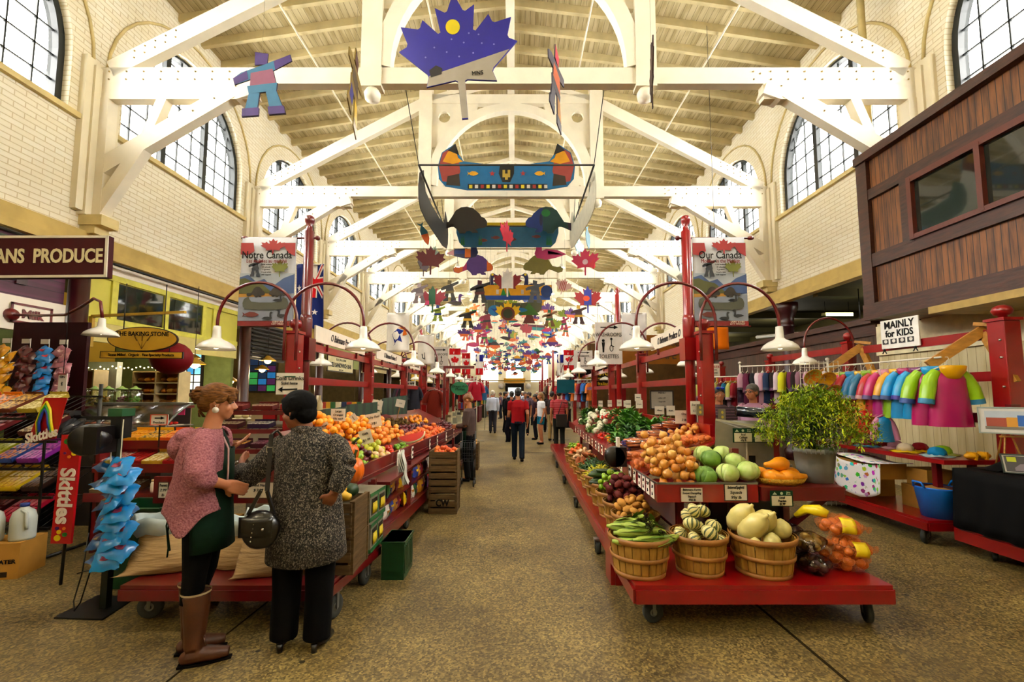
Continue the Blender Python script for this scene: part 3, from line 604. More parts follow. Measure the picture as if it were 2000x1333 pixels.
# left stall: shelf unit with sloped fruit table
def left_table():
    r=thing('produce_table','long dark red produce table with sloping top and shelves below, left of the aisle','table',(-1.4,6,0))
    E=lambda y:-1.47+.055*(y-3.9)-(-1.4)   # edge x (local)
    ya,yb=3.95-6,9.9-6;B=-1.05+.0
    g=G();m0=[(E(3.95)+0,ya,.8),(E(9.9),yb,.8),(E(9.9)-.03,yb,.95),(E(3.95)-.03,ya,.95)];m1=[(x-.03,y,z) for x,y,z in m0];g.hexa(m0,m1);g.obj('front_board',REDD,r)
    g=G();g.hexa([(E(3.95),ya,.82),(E(9.9),yb,.82),(-.72,yb,1.28),(-.72,ya,1.28)],[(E(3.95),ya,.84),(E(9.9),yb,.84),(-.72,yb,1.3),(-.72,ya,1.3)]);g.obj('sloped_top',REDD,r)
    g=G();g.hexa([(E(3.95),ya,.6),(E(3.95),ya+.02,.6),(-.72,ya+.02,.9),(-.72,ya,.9)],[(E(3.95),ya,.95),(E(3.95),ya+.02,.95),(-.72,ya+.02,1.32),(-.72,ya,1.32)]);g.obj('end_board',REDD,r)
    g=G();g.box(E(4.6)-.02,E(4.6)+.2,4.5-6,yb,.74,.77);g.obj('bag_ledge',REDD,r)
    for z in (.26,.5):g=G();g.hexa([(E(4.3)+.12,4.35-6,z),(E(9)+.06,yb,z),(-.66,yb,z),(-.66,4.35-6,z)],[(E(4.3)+.12,4.35-6,z+.03),(E(9)+.06,yb,z+.03),(-.66,yb,z+.03),(-.66,4.35-6,z+.03)]);g.obj('shelf',REDD,r)
    g=G();g.beam((E(4.3)+.13,4.35-6,.22),(E(9)+.07,yb,.22),.03,.13,(0,0,1));g.obj('rail',REDD,r)
    for y in (4.4,5.6,6.9,8.4):
        g=G();g.box(E(y)+.06,E(y)+.1,y-6-.03,y-6+.03,.16,.82);g.obj('leg',REDD,r)
        g=G();g.box(-.7,-.66,y-6-.03,y-6+.03,.16,1.2);g.obj('leg',REDD,r)
        caster(r,E(y)+.05,y-6,.17,.065,PI/2)
    return r
left_table()
LE=lambda y:-1.47+.055*(y-3.9)
# right stall: sloping produce tray along the aisle
RE=lambda y:1.17+.034*(y-3.75)
def right_table():
    r=thing('produce_table','long red produce table with sloping tray along the aisle, right stall','table',(1.6,7,0))
    ya,yb=3.75-7,12.0-7;e=lambda y:RE(y)-1.6
    g=G();g.hexa([(e(3.75),ya,.76),(e(12),yb,.76),(e(12),yb,.9),(e(3.75),ya,.9)],[(e(3.75)+.025,ya,.76),(e(12)+.025,yb,.76),(e(12)+.025,yb,.9),(e(3.75)+.025,ya,.9)]);g.obj('front_board',RED,r)
    g=G();g.box(e(3.75),.4,ya-.015,ya+.015,.755,.905);g.obj('end_board',RED,r)
    g=G();yc=4.45-7;g.hexa([(e(4.45),yc,.79),(e(12),yb,.79),(.45,yb,1.18),(.45,yc,1.18)],[(e(4.45),yc,.81),(e(12),yb,.81),(.45,yb,1.2),(.45,yc,1.2)]);g.hexa([(e(3.75),ya,.79),(e(4.45),yc,.79),(.4,yc,.79),(.4,ya,.79)],[(e(3.75),ya,.81),(e(4.45),yc,.81),(.4,yc,.81),(.4,ya,.81)]);g.obj('tray',RED,r)
    G().box(e(3.75),.4,ya-.02,ya-.005,.9,.915).box(e(3.75)-.004,e(3.75)+.01,ya,yc,.9,.912).obj('steel_edge',STL,r)
    g=G();g.box(.42,.46,ya+.9,yb,1.08,1.32);g.obj('back_board',RED,r)
    for y in (4.1,6,8,10,11.8):
        G().box(e(y)+.27,e(y)+.33,y-7-.03,y-7+.03,0,.85).obj('leg',REDD,r);G().box(.36,.42,y-7-.03,y-7+.03,0,1.15).obj('leg',REDD,r)
    G().box(e(4.2)+.4,.4,ya+.25,yb,.3,.33).obj('lower_shelf',REDD,r)
    return r
right_table()
r=thing('side_counter','dark red counter board carrying squash basket and grey bucket, beside the cabbages','counter',(2.36,4.05,0))
G().box(-.34,.34,-.3,.45,.84,.88).obj('top',REDD,r);G().box(-.34,.34,-.33,-.3,.77,.88).obj('front_board',REDD,r);g=G();g.beam((.3,-.2,.8),(-.3,.2,.05),.06,.06);g.obj('brace',REDD,r);G().box(-.33,-.27,.2,.26,0,.84).obj('leg',REDD,r);G().box(.2,.26,.3,.36,0,.84).obj('leg',REDD,r)
# bushel baskets
WD=mat('bushel basket wood','#b8924a',.6,.25,9.,.3,col2='#8f6a30',stretch=(3,3,.5));WDH=mat('basket hoop wood','#a9793a',.55,.2,8.,.1)
def make_basket():
    r=thing('bushel_basket',None,'basket');n=22;r0,r1,h=.165,.208,.27
    g=G()
    for i in range(n):
        a=2*PI*i/n;w=PI/n*.9;pts=[]
        for rr,z in ((r0,0),(r0+.016,.04),((r0+r1)/2+.006,.14),(r1,h)):
            pts.append([(rr*math.cos(a-w),rr*math.sin(a-w),z),(rr*math.cos(a+w),rr*math.sin(a+w),z)])
        q=(rnd.random()-.5)*.004
        vs=[];
        for p in pts:vs+=[(x*(1+q*8),y*(1+q*8),z) for x,y,z in p]
        vs+=[(x*.965,y*.965,z) for x,y,z in vs]
        fs=[]
        for k in range(3):
            a0=2*k;fs+=[(a0,a0+1,a0+3,a0+2),(8+a0,8+a0+2,8+a0+3,8+a0+1),(a0,a0+2,8+a0+2,8+a0),(a0+1,8+a0+1,8+a0+3,a0+3)]
        fs+=[(6,7,15,14),(0,8,9,1)];g.add(vs,fs)
    g.obj('slat_body',WD,r)
    for z,rr,t in ((h-.012,r1+.004,.02),(.135,(r0+r1)/2+.01,.014),(.012,r0+.006,.016)):
        g=G();g.lathe([(rr,z-t),(rr+.007,z-t),(rr+.009,z+t),(rr+.002,z+t)],n=28,cap=False);g.obj('hoop',WDH,r)
    G().lathe([(r0-.005,.006),(r0-.005,.014)],n=20).obj('bottom',WDH,r)
    g=G();g.ball((0,0,0.0),.001,4,3)
    return r
BSK=make_basket()
def basket(x,y,z,label,s=1,rz=0,first=[1]):
    b=BSK if first else dup(BSK);first.clear();b.location=(x,y,z);b.scale=(s,s,1);b.rotation_euler=(0,0,rz);b['label']=label
    return b
def litem(g,name,mats,label,cat,group,**k):
    o=g.obj(name,mats,**k);return tag(o,label,cat,group)
def leaf_strip(g,p,d,L_,w,bend,n=5,curl=.3):
    p=Vector(p);d=Vector(d).normalized();s=d.cross(Vector((0,0,1)));s=s.normalized() if s.length>.01 else Vector((1,0,0));vs=[];q=p.copy()
    for i in range(n+1):
        t=i/n;ww=w*math.sin(PI*min(1,.12+t*.88))**.7 if t<1 else .001
        up=s.cross(d);vs+=[q-s*ww/2+up*curl*ww*.4,q,q+s*ww/2+up*curl*ww*.4];d=(d+Vector((0,0,bend/n))).normalized();q=q+d*(L_/n)
    fs=[]
    for i in range(n):
        for j in range(2):fs.append((i*3+j,i*3+j+1,i*3+j+4,i*3+j+3))
    g.add(vs,fs,True)
def scatter(protos,pts,label=None,group=None,used=set(),rr=1.,upright=False,seed=3):
    rg=random.Random(seed)
    for (x,y,z,r) in pts:
        p=rg.choice(protos);sc_=r/p.get('_r',.05)*rr
        rot=(0,0,rg.uniform(0,6.28)) if upright else (rg.uniform(-1,1),rg.uniform(-1,1),rg.uniform(0,6.28))
        key=p.name+(group or '')
        if p.name not in used:
            used.add(p.name);o=p;o.location=(x,y,z);o.rotation_euler=rot;o.scale=(sc_,)*3
        else:o=dup(p,(x,y,z),rot=rot,scale=sc_)
        if label:o['label']=label
        if group:o['group']=group
        if o is not p and '_r' in o.keys():del o['_r']
def proto(g,name,mats,r,cat,**k):
    o=g.obj(name,mats,**k);o['category']=cat;o['_r']=r;return o
def round_proto(name,cat,hexes,r,k=.92,dimple=0,ribs=0,stem=None,rough=.4,n=12,bump=0,neck=0,col2=None,ry=1):
    out=[]
    for h in hexes:
        g=G();prof=[]
        for i in range(9):
            a=-PI/2+PI*i/8;rr=math.cos(a);z=math.sin(a)*k
            if dimple and abs(z)>.6*k:z-=dimple*(1-rr)*(1 if z>0 else -1)
            prof.append((max(rr*r,.0005),z*r))
        if neck:prof[-2]=(r*.3,r*k*1.02);prof[-1]=(r*.1,r*(k+neck))
        m=G();m.lathe(prof,n=n)
        if ribs:
            vs=[]
            for v in m.v:
                a=math.atan2(v[1],v[0]);f=1-.09*(1-abs(math.cos(a*ribs/2)))*1.0;vs.append((v[0]*f,v[1]*f,v[2]))
            m.v=vs
        if ry!=1:m.v=[(v[0],v[1]*ry,v[2]) for v in m.v]
        o=proto(m,name,mat(name.replace('_',' ')+' skin '+h.strip('#'),h,rough,.14,18. if r<.1 else 8.,bump,col2=col2),r,cat)
        if stem:
            s=G();s.tube([(0,0,r*k*.75),(stem[0]*.3,0,r*k+stem[1]*.5),(stem[0],0,r*k+stem[1])],[stem[2],stem[2]*.8,stem[2]*.9],6);s.obj('stem',mat('stem '+name,stem[3],.7,.1),o)
        out.append(o)
    return out
ONION=round_proto('yellow_onion','onion',['#d29a48','#c4832e','#deb060'],.042,.88,neck=.35,rough=.35)
ORNG=round_proto('orange','orange',['#f0981a','#f4aa24'],.042,.97,rough=.4,bump=.1)
GRAPE=round_proto('grapefruit','grapefruit',['#f0b04a','#f29a36'],.05,.95,rough=.4)
GAPP=round_proto('green_apple','apple',['#8fb52a','#a3c23a'],.04,.92,.25,stem=(.005,.012,.0018,'#4b3a1c'),rough=.28)
RAPP=round_proto('red_apple','apple',['#5a1220','#74202a'],.04,.92,.25,stem=(.005,.012,.0018,'#4b3a1c'),rough=.28)
YAPP=round_proto('yellow_pear','pear',['#cfc832','#c2c645'],.04,1.0,neck=.5,rough=.35)
PEACH=round_proto('peach','peach',['#e06a2a','#e9863a'],.033,.95,rough=.5)
PLUM=round_proto('plum','plum',['#4c1626','#7a2430'],.028,1.0,rough=.3)
KIWI=round_proto('kiwi','kiwi',['#6a5026','#5d4a20'],.027,1.2,rough=.8)
LIME=round_proto('lime','lime',['#6f9e1c','#86ad28'],.03,1.1,rough=.35)
YPOT=round_proto('yellow_potato','potato',['#c99a52','#bb8a44'],.032,.8,ry=1.35,rough=.6,n=10)
RPOT=round_proto('red_potato','potato',['#6b3030','#7b3b38'],.035,.85,ry=1.3,rough=.6,n=10)
BROWNR=round_proto('sweet_potato','sweet potato',['#a8683a','#9a5a34'],.035,.75,ry=2.0,rough=.6,n=10)
PEPP=round_proto('yellow_pepper','pepper',['#f0a818','#e8901a'],.04,1.0,ribs=4,rough=.25,stem=(.004,.015,.004,'#4c6a22'))
TOM=round_proto('tomato','tomato',['#c22a18','#d23c20'],.034,.85,rough=.25)
DRSQ=round_proto('striped_squash','squash',['#d9c878'],.065,.72,ribs=10,rough=.4,n=40,stem=(.004,.012,.006,'#6a6a34'))
# stripe material for the small squashes
def stripes(name,c1,c2,n,w=.38):
    m=bpy.data.materials.new(name);m.use_nodes=True;nt=m.node_tree;b=nt.nodes['Principled BSDF'];N=nt.nodes.new;L=nt.links.new
    tc=N('ShaderNodeTexCoord');s=N('ShaderNodeSeparateXYZ');L(tc.outputs['Object'],s.inputs[0]);a=N('ShaderNodeMath');a.operation='ARCTAN2';L(s.outputs[1],a.inputs[0]);L(s.outputs[0],a.inputs[1])
    nz=N('ShaderNodeTexNoise');nz.inputs['Scale'].default_value=20;L(tc.outputs['Object'],nz.inputs[0]);q=N('ShaderNodeMath');q.operation='MULTIPLY_ADD';q.inputs[1].default_value=.25;L(nz.outputs[0],q.inputs[0]);L(a.outputs[0],q.inputs[2])
    k=N('ShaderNodeMath');k.operation='MULTIPLY';k.inputs[1].default_value=n;L(q.outputs[0],k.inputs[0]);c=N('ShaderNodeMath');c.operation='COSINE';L(k.outputs[0],c.inputs[0])
    g=N('ShaderNodeMath');g.operation='GREATER_THAN';g.inputs[1].default_value=w;L(c.outputs[0],g.inputs[0]);mx=N('ShaderNodeMix');mx.data_type='RGBA';L(g.outputs[0],mx.inputs[0]);mx.inputs[6].default_value=lin(c1);mx.inputs[7].default_value=lin(c2);L(mx.outputs[2],b.inputs['Base Color']);b.inputs['Roughness'].default_value=.4;return m
SQM=stripes('striped squash skin','#ddcf86','#3e4a1c',10);DRSQ[0].data.materials[0]=SQM
def elong(name,cat,hexes,prof,n=12,rough=.4,r=.05):
    out=[]
    for h in hexes:
        M=Matrix.Rotation(PI/2,4,'X');g=G();g.lathe(prof,n=n,M=M);out.append(proto(g,name,mat(name.replace('_',' ')+' skin '+h.strip('#'),h,rough,.12,10.),r,cat))
    return out
SPAG=elong('spaghetti_squash','squash',['#e3d58c'],[(.0,-.135),(.045,-.12),(.075,-.07),(.085,0),(.075,.07),(.045,.12),(.015,.14),(.012,.165),(0,.168)],16,.35,.085)
NECK=elong('orange_squash','squash',['#f0a41c'],[(0,-.11),(.04,-.1),(.06,-.06),(.06,-.01),(.04,.04),(.026,.09),(.022,.13),(0,.14)],14,.4,.06)
CUC=elong('cucumber','cucumber',['#2f4a1a','#3c5a20'],[(0,-.11),(.018,-.1),(.024,-.05),(.024,.05),(.018,.1),(0,.11)],10,.35,.024)
# corn ear: husk with leaves and silk
def corn():
    g=G();M=Matrix.Rotation(PI/2,4,'X');g.lathe([(.012,-.13),(.014,-.11),(.024,-.09),(.03,-.03),(.028,.04),(.018,.09),(.008,.12),(0,.125)],n=10,M=M)
    r=proto(g,'corn_ear',mat('corn husk','#93aa42',.5,.2,6.,.2,col2='#b3c25e',stretch=(12,1,12)),.03,'corn')
    h=G()
    for i in range(5):
        a=i*1.26;leaf_strip(h,(.022*math.cos(a),.08,.022*math.sin(a)),(math.cos(a)*.15,-1,math.sin(a)*.15),.2,.035,0)
    h.obj('husk_leaf',mat('corn husk leaf','#6f8c33',.5,.2,6.),r)
    h=G();rg=random.Random(2)
    for i in range(14):h.tube([(0,-.11,0),(rg.uniform(-.02,.02),-.14,rg.uniform(-.02,.02)),(rg.uniform(-.03,.03),-.165,rg.uniform(-.03,.01))],.0015,3)
    h.obj('silk',mat('corn silk','#3a2a18',.8),r);return r
CORN=corn()
def cabbage(h1,h2,nm):
    g=G();g.ball((0,0,0),(.088,.088,.078),18,10);rg=random.Random(5)
    g.v=[tuple(Vector(v)*(1+.03*math.sin(9*math.atan2(v[1],v[0])+v[2]*30))) for v in g.v]
    r=proto(g,'cabbage',mat('cabbage '+nm,h1,.5,.15,14.,.5,col2=h2),.09,'cabbage')
    for i in range(3):
        q=G();a0=i*2.1
        q.grid(lambda u,v:(lambda a,b:(.0935*math.cos(b)*math.cos(a),.0935*math.cos(b)*math.sin(a),.083*math.sin(b)))(a0+(u-.5)*2.1*(1-.3*v),-1.3+v*2.3),8,8)
        q.obj('outer_leaf',mat('cabbage leaf '+nm,h2,.5,.2,14.,.5,col2=h1),r,solid=.002)
    return r
CAB1=cabbage('#7ea23e','#5a8228','dark');CAB2=cabbage('#d3dc9a','#b3cc68','pale')
# ---- pumpkins
def pumpkin(x,y,z,r,k,rot,label):
    g=G();g.lathe([(.001,-.9*k),(.35,-.95*k),(.7,-.75*k),(.93,-.35*k),(1,0),(.95,.35*k),(.72,.75*k),(.35,.92*k),(.12,.82*k),(.001,.8*k)],n=48)
    g.v=[tuple([v[0]*r*(1-.1*(1-abs(math.cos(math.atan2(v[1],v[0])*5)))),v[1]*r*(1-.1*(1-abs(math.cos(math.atan2(v[1],v[0])*5)))),v[2]*r]) for v in g.v]
    o=g.obj('pumpkin',mat('pumpkin skin','#d9741a',.35,.12,9.));o.location=(x,y,z+r*.95*k);o.rotation_euler=rot;tag(o,label,'pumpkin')
    s=G();s.tube([(0,0,r*k*.78),(.004,0,r*k+.01),(.012,.004,r*k+.035),(.02,.01,r*k+.06)],[.02,.013,.011,.014],7);s.obj('stem',mat('pumpkin stem','#3f4a22',.7,.2,20.),o);return o
LB=lambda x,y:.85+(LE(y)-x)/max(.3,LE(y)+2.14)*.45
pumpkin(-1.56,4.2,LB(-1.56,4.2)+.05,.105,1.15,(.1,.5,.3),'large orange pumpkin lying tilted behind the upright one, left fruit table')
pumpkin(-1.42,4.02,.86,.088,1.3,(0,-.05,0),'upright orange pumpkin with green stem at the corner of the left fruit table')
pumpkin(-1.575,4.0,.82,.07,1.2,(.1,-.3,.4),'small orange pumpkin low at the near end of left fruit table')
pumpkin(-1.74,4.05,.9,.08,1.15,(.1,-.1,.4),'orange pumpkin seen under the elbow of the woman in tweed coat')
def band(y0,y1,u0,u1):
    def f(rg):
        y=rg.uniform(y0,y1);return (LE(y)-.06-rg.uniform(u0,u1)*.62,y)
    return f
def put(protos,bandf,base,r,n,label,group,seed,**k):scatter(protos,pile(bandf,base,r,n,seed),label,group,rr=.95,**k)
put(GAPP,band(4.28,4.62,0,.2),LB,.041,16,'green apple in the heap at the near corner of the left fruit table','green apples beside the pumpkins',1)
put(RAPP,band(4.5,4.85,.0,.38),LB,.039,22,'dark red apple in the heap behind the green apples, left fruit table','dark red apples on the left fruit table',2)
put(YAPP,band(4.85,5.3,.05,.42),LB,.038,26,'yellow green pear in the heap behind the dark red apples, left fruit table','yellow pears on the left fruit table',3)
put(ORNG,band(4.6,5.6,.55,1),LB,.045,70,'orange in the large heap against the green backboard, left fruit table','oranges against the green backboard',4)
put(GRAPE,band(5.35,6.45,.3,.95),LB,.046,75,'golden grapefruit in the heap behind the pears, left fruit table','grapefruits on the left fruit table',5)
put(LIME,band(5.7,6.1,.0,.16),LB,.03,12,'lime in the small heap beside the watermelon slice','limes beside the watermelon',6)
put(TOM,band(5.32,5.65,.0,.2),LB,.03,14,'red fruit in the small heap near the limes, left fruit table','red fruit near the limes',7)
put(KIWI,band(6.7,7.7,.7,1),LB,.028,36,'brown kiwi in the wooden tray by the green board, left fruit table','kiwis in the second tray',8)
put(PLUM,band(6.75,8.2,.38,.66),LB,.03,60,'dark plum in the second tray of the left fruit table','plums in the second tray',9)
put(PEACH,band(6.6,8.6,.03,.36),LB,.036,90,'orange peach in the second tray of the left fruit table','peaches in the second tray',10)
put(PEPP,band(7.8,8.8,.6,1),LB,.036,24,'yellow fruit at the far end of the left fruit table','yellow fruit at the far end',11)
put(RAPP,band(8.5,9.7,.05,.5),LB,.038,34,'dark fruit at the far end of the left fruit table','dark fruit at the far end',12)
# white pears bag, watermelon slice
wp=round_proto('white_peach','peach',['#efc9a0'],.05,1.05,neck=.5)
put(wp,band(4.95,5.25,.0,.12),LB,.045,5,'pale white pear at the edge of the left fruit table near the plastic bags','pale pears near the bags',13)
g=G();g.prism([(.17*math.cos(PI+PI*i/14),.1*math.sin(PI+PI*i/14)) for i in range(15)],(0,0,0),(1,0,0),(0,.35,.94),.05)
o=g.obj('watermelon_slice',mat('watermelon flesh','#c8352c',.35,.1,6.));o.location=(-1.42,6.2,1.08);o.rotation_euler=(0,-.2,.3);tag(o,'cut watermelon half with red flesh at the edge of left fruit table','watermelon')
g=G();g.tube([(.175*math.cos(PI+PI*i/14),.103*math.sin(PI+PI*i/14)*.35,.103*math.sin(PI+PI*i/14)*.94) for i in range(15)],.018,8);g.obj('rind',mat('watermelon rind','#e6e0b8',.4),o)
# green backboards
GB=boardmat('green striped backboard','#1f3d26','#0d1d12',.045,0,.6,.4,'#193420')
for i,(x0,x1,y,z0,z1,dz) in enumerate(((-2.2,-2.0,4.62,1.2,1.45,.04),(-2.16,-1.98,5.75,1.25,1.5,.02),(-2.16,-1.92,7.3,1.28,1.56,.05))):
    g=G();g.hexa([(x0,y,z0),(x1,y+.7,z0),(x1,y+.7,z1+dz),(x0,y,z1)],[(x0,y+.02,z0),(x1,y+.72,z0),(x1,y+.72,z1+dz),(x0,y+.02,z1)])
    tag(g.obj('green_backboard',GB),['green striped backboard behind the oranges, nearest','green striped backboard behind the oranges, farther','green striped backboard behind the kiwis'][i],'board')
# price cards
def card(x,y,z,w,h,lines,label,rx=0,ry=0,rz=0,board='#e9e2d2',rim=None,stick=0,ink='#1c1714',sz=.24):
    r=thing('price_card',label,'price card',(x,y,z));r.rotation_euler=(rx,ry,rz)
    g=G();g.box(-w/2,w/2,-.0015,.0015,-h/2,h/2);g.obj('card',col(board,.6),r)
    if rim:
        g=G();f=.006
        for p,q,s,t in ((-w/2,w/2,-h/2,-h/2+f),(-w/2,w/2,h/2-f,h/2),(-w/2,-w/2+f,-h/2,h/2),(w/2-f,w/2,-h/2,h/2)):g.box(p,q,-.0035,.001,s,t)
        g.obj('border',col(rim),r)
    n=len(lines)
    for i,l in enumerate(lines):text('lettering',l,sz*h,col(ink),r,(0,-.004,h*(.5-(i+.5)/n*.9-.05)),shear=.2,sx=min(1,w/(len(l)*sz*h*.58+.001)))
    if stick:g=G();g.box(-.006,.006,.002,.008,-h/2-stick,h/2);g.obj('stick',WDH,r)
    return r
def pcard(px0,px1,py0,py1,Y,lines,label,**k):
    a,b=at(px0,py1,Y=Y),at(px1,py0,Y=Y);return card((a.x+b.x)/2,Y,(a.z+b.z)/2,b.x-a.x,b.z-a.z,lines,label,**k)
pcard(1329,1373,952,982,3.73,['Balemans Farms','Sweet Dumpling','Squash','99¢ lb'],'red bordered price card for sweet dumpling squash on the right tray end',rim='#8a1a1c',sz=.2)
pcard(1415,1459,946,979,3.73,['Butternut/Spaghetti','Squash','99¢ lb'],'white price card for butternut and spaghetti squash under the cabbages',rim='#3a3026',sz=.26)
def green_card(px0,px1,py0,py1,Y,lines,label):
    r=pcard(px0,px1,py0,py1,Y,[],label,board='#16452c');a,b=at(px0,py1,Y=Y),at(px1,py0,Y=Y);w,h=b.x-a.x,b.z-a.z
    g=G();g.box(-w*.44,w*.44,-.004,-.001,-h*.44,h*.17);g.obj('inset',col('#e4dcc0',.6),r)
    g=G();g.prism(ell(h*.09,h*.09,10,0,h*.33),(0,-.003,0),(1,0,0),(0,0,1),.002);g.prism([(-w*.4,h*.25),(-w*.3,h*.42),(-w*.2,h*.25)],(0,-.003,0),(1,0,0),(0,0,1),.002);g.obj('emblem',col('#cfd8b8'),r)
    text('lettering','Farm\nFresh',h*.12,col('#cfd8b8'),r,(w*.3,-.004,h*.34))
    for i,l in enumerate(lines):text('lettering',l,h*.22,INK,r,(0,-.006,h*(.06-.2*i)),shear=.2,sx=.75)
green_card(1505,1548,959,990,3.7,['Local','Peaches','$2.99'],'green bordered price card hanging below the orange squashes')
green_card(1432,1470,837,865,4.3,['local','Cabbage','69¢ lb'],'green bordered cabbage price card on the steel bin')
green_card(1472,1511,837,865,4.3,['Zucchini','3/$2.00','each'],'green bordered card for two dollar vegetables on the steel bin')
# white price tags along the front boards
def edge_tags(E,ys,side,z,w,h,lab,group):
    for i,y in enumerate(ys):
        x=E(y)+( -.006 if side>0 else .012);c=card(x,y,z,w,h,['%d.%d9'%(i%4+1,(i*3)%10),'lb'] if i%2 else ['.%d9'%((i*7)%9+1),'lb'],lab,rz=(-PI/2 if side>0 else PI/2),sz=.3);c['group']=group
edge_tags(RE,[3.85,4.0,4.15,4.3,4.5,4.7,5.15,5.4,5.65,5.9,6.2,6.5,6.8,7.1,7.5,7.9,8.3,8.7,9.2,9.7,10.2],1,.83,.09,.13,'white price tag clipped along the aisle edge of the right produce tray','price tags along the right tray')
edge_tags(LE,[5.35,5.95,6.9,7.4,8.1,8.8],-1,.87,.09,.15,'white price tag clipped along the aisle edge of the left fruit table','price tags along the left table')
pcard(646,675,799,823,4.9,['Large','Oranges','99¢ each'],'white card on the green backboard pricing large oranges',stick=.1)
pcard(714,745,808,835,5.6,['Ruby Red','3/$1'],'white card standing in the grapefruits, left fruit table',ry=-.2,stick=.15)
pcard(702,727,840,868,5.0,['Gala','$1.99'],'white card standing among the pears near the pumpkins',ry=-.3,stick=.12)
pcard(628,645,826,848,4.7,['Kiwi','5/$1'],'small tilted white card at the near end of the oranges',ry=-.5,stick=.1)
pcard(726,747,782,800,6.9,['Plum'],'white card above the kiwi tray',ry=.2,stick=.2);pcard(773,791,781,796,7.6,['2.99'],'white card above the plum tray, tilted',ry=.2,stick=.2)
pcard(683,698,810,824,5.3,['Navel'],'thin tilted white card beside the far green backboard',ry=.9,stick=.1)
# bunch of plastic bags hanging from the table edge
g=G()
for i in range(5):
    g.grid(lambda u,v,i=i:(-1.29+.012*i+.05*v*v+.01*math.sin(9*v+i),4.98+u*.11+.01*i+.03*v,1.0-v*.36-.02*math.sin(u*PI*2)),3,10)
tag(g.obj('plastic_bags',mat('white plastic film','#dfe2d8',.35,.05,9.),solid=.002),'white plastic produce bags hanging over the left table edge','bags')
# ---- right tray
def RB(x,y):
    if y<4.45:return .83+.02*max(0,y-3.8)
    return .835+max(0,(x-RE(y)))/max(.3,2.05-RE(y))*.36
RB2=lambda x,y:RB(x,y)+.2*max(0,min(1,(y-3.85)/.5))
put(ONION,lambda rg:(rg.uniform(RE(4)+.06,1.56),rg.uniform(3.84,4.42)),RB2,.043,70,'yellow onion in the loose heap at the corner of the right produce tray','loose onions on the right tray',21)
for i,(px,py,Y,o,l) in enumerate([(1378,930,3.87,CAB1,'dark green cabbage at the front edge of the tray beside the onions'),(1421,925,3.87,CAB2,'pale cabbage in the middle of the front row'),(1461,920,3.87,CAB2,'whitish cabbage at the front corner beside the orange squashes'),
    (1388,897,4.08,CAB1,'dark green cabbage on the second row, next to the onions'),(1435,903,4.07,CAB2,'pale cabbage behind the middle one, partly hidden'),(1412,888,4.25,CAB2,'pale cabbage at the back of the cabbage heap'),(1375,888,4.27,CAB2,'whitish cabbage at the back beside the yellow crate')]):
    p=at(px,py,Y=Y);c=o if i in (0,1) else dup(o);c.location=p;c.location.z=max(p.z,RB(p.x,Y)+.08);c.rotation_euler=(rnd.uniform(-.4,.4),rnd.uniform(-.4,.4),rnd.uniform(0,6));c['label']=l
    if '_r' in c.keys():del c['_r']
# netted onion bags (net + onions inside)
def net_bag(name,netc,inner,n,r,ex,label,seed,tagc=None,alpha=.38,cat='bag'):
    root=thing(name,label,cat);rg=random.Random(seed);pts=[]
    for _ in range(400):
        if len(pts)>=n:break
        p=Vector((rg.uniform(-1,1)*ex[0],rg.uniform(-1,1)*ex[1],rg.uniform(-1,1)*ex[2]))
        if (p.x/ex[0])**2+(p.y/ex[1])**2+(p.z/ex[2])**2<1.1 and all((p-q).length>r*1.7 for q in pts):pts.append(p)
    for p in pts:
        g=G();g.ball(p,(r,r,r*.9),10,6);g.obj('onion' if 'onion' in name else 'potato' if 'potato' in name else 'carrot',inner,root)
    g=G();g.ball((0,0,0),(ex[0]+r*.9,ex[1]+r*.9,ex[2]+r*.9),20,12);rg2=random.Random(seed)
    g.v=[tuple(Vector(v)*(1+.06*math.sin(v[0]*60+seed)+.05*math.sin(v[1]*70)+.05*math.sin(v[2]*80))) for v in g.v]
    g.obj('net',netc,root)
    g=G();X=ex[0]+r;g.tube([(X*.85,0,0),(X*1.15,0,.0),(X*1.3,0,-.01)],[.03,.012,.03],8);g.obj('tied_end',netc,root)
    if tagc:
        g=G();g.grid(lambda u,v:(-ex[0]*.4+u*ex[0]*.8,-(ex[1]+r*1.02)*math.cos((v-.3)*1.3),(ex[2]+r*1.02)*math.sin((v-.3)*1.3)),4,6);g.obj('label_band',tagc,root,solid=.002)
    return root
def netmat(name,h,cell=95,dens=.35):
    m=bpy.data.materials.new(name);m.use_nodes=True;nt=m.node_tree;b=nt.nodes['Principled BSDF'];N=nt.nodes.new;L=nt.links.new
    tc=N('ShaderNodeTexCoord');w1=N('ShaderNodeTexVoronoi');w1.feature='DISTANCE_TO_EDGE';w1.inputs['Scale'].default_value=cell;L(tc.outputs['Object'],w1.inputs[0]);lt=N('ShaderNodeMath');lt.operation='LESS_THAN';lt.inputs[1].default_value=dens*.3;L(w1.outputs['Distance'],lt.inputs[0])
    L(lt.outputs[0],b.inputs['Alpha']);b.inputs['Base Color'].default_value=lin(h);b.inputs['Roughness'].default_value=.5;return m
ONET=netmat('orange onion net','#e07a34',120,.16);PLAST=glassmat('clear plastic film','#efe9e2',.1,.12)
OSK=mat('netted onion skin','#d07a30',.4,.15,20.);PSK=mat('bagged red potato skin','#4a2628',.5,.2,20.);YSK=mat('bagged yellow potato skin','#a58a44',.5,.15,20.);CSK=mat('bagged carrot skin','#e8955c',.45,.12,20.)
YLAB=mat('yellow printed label','#ead21c',.4,.05)
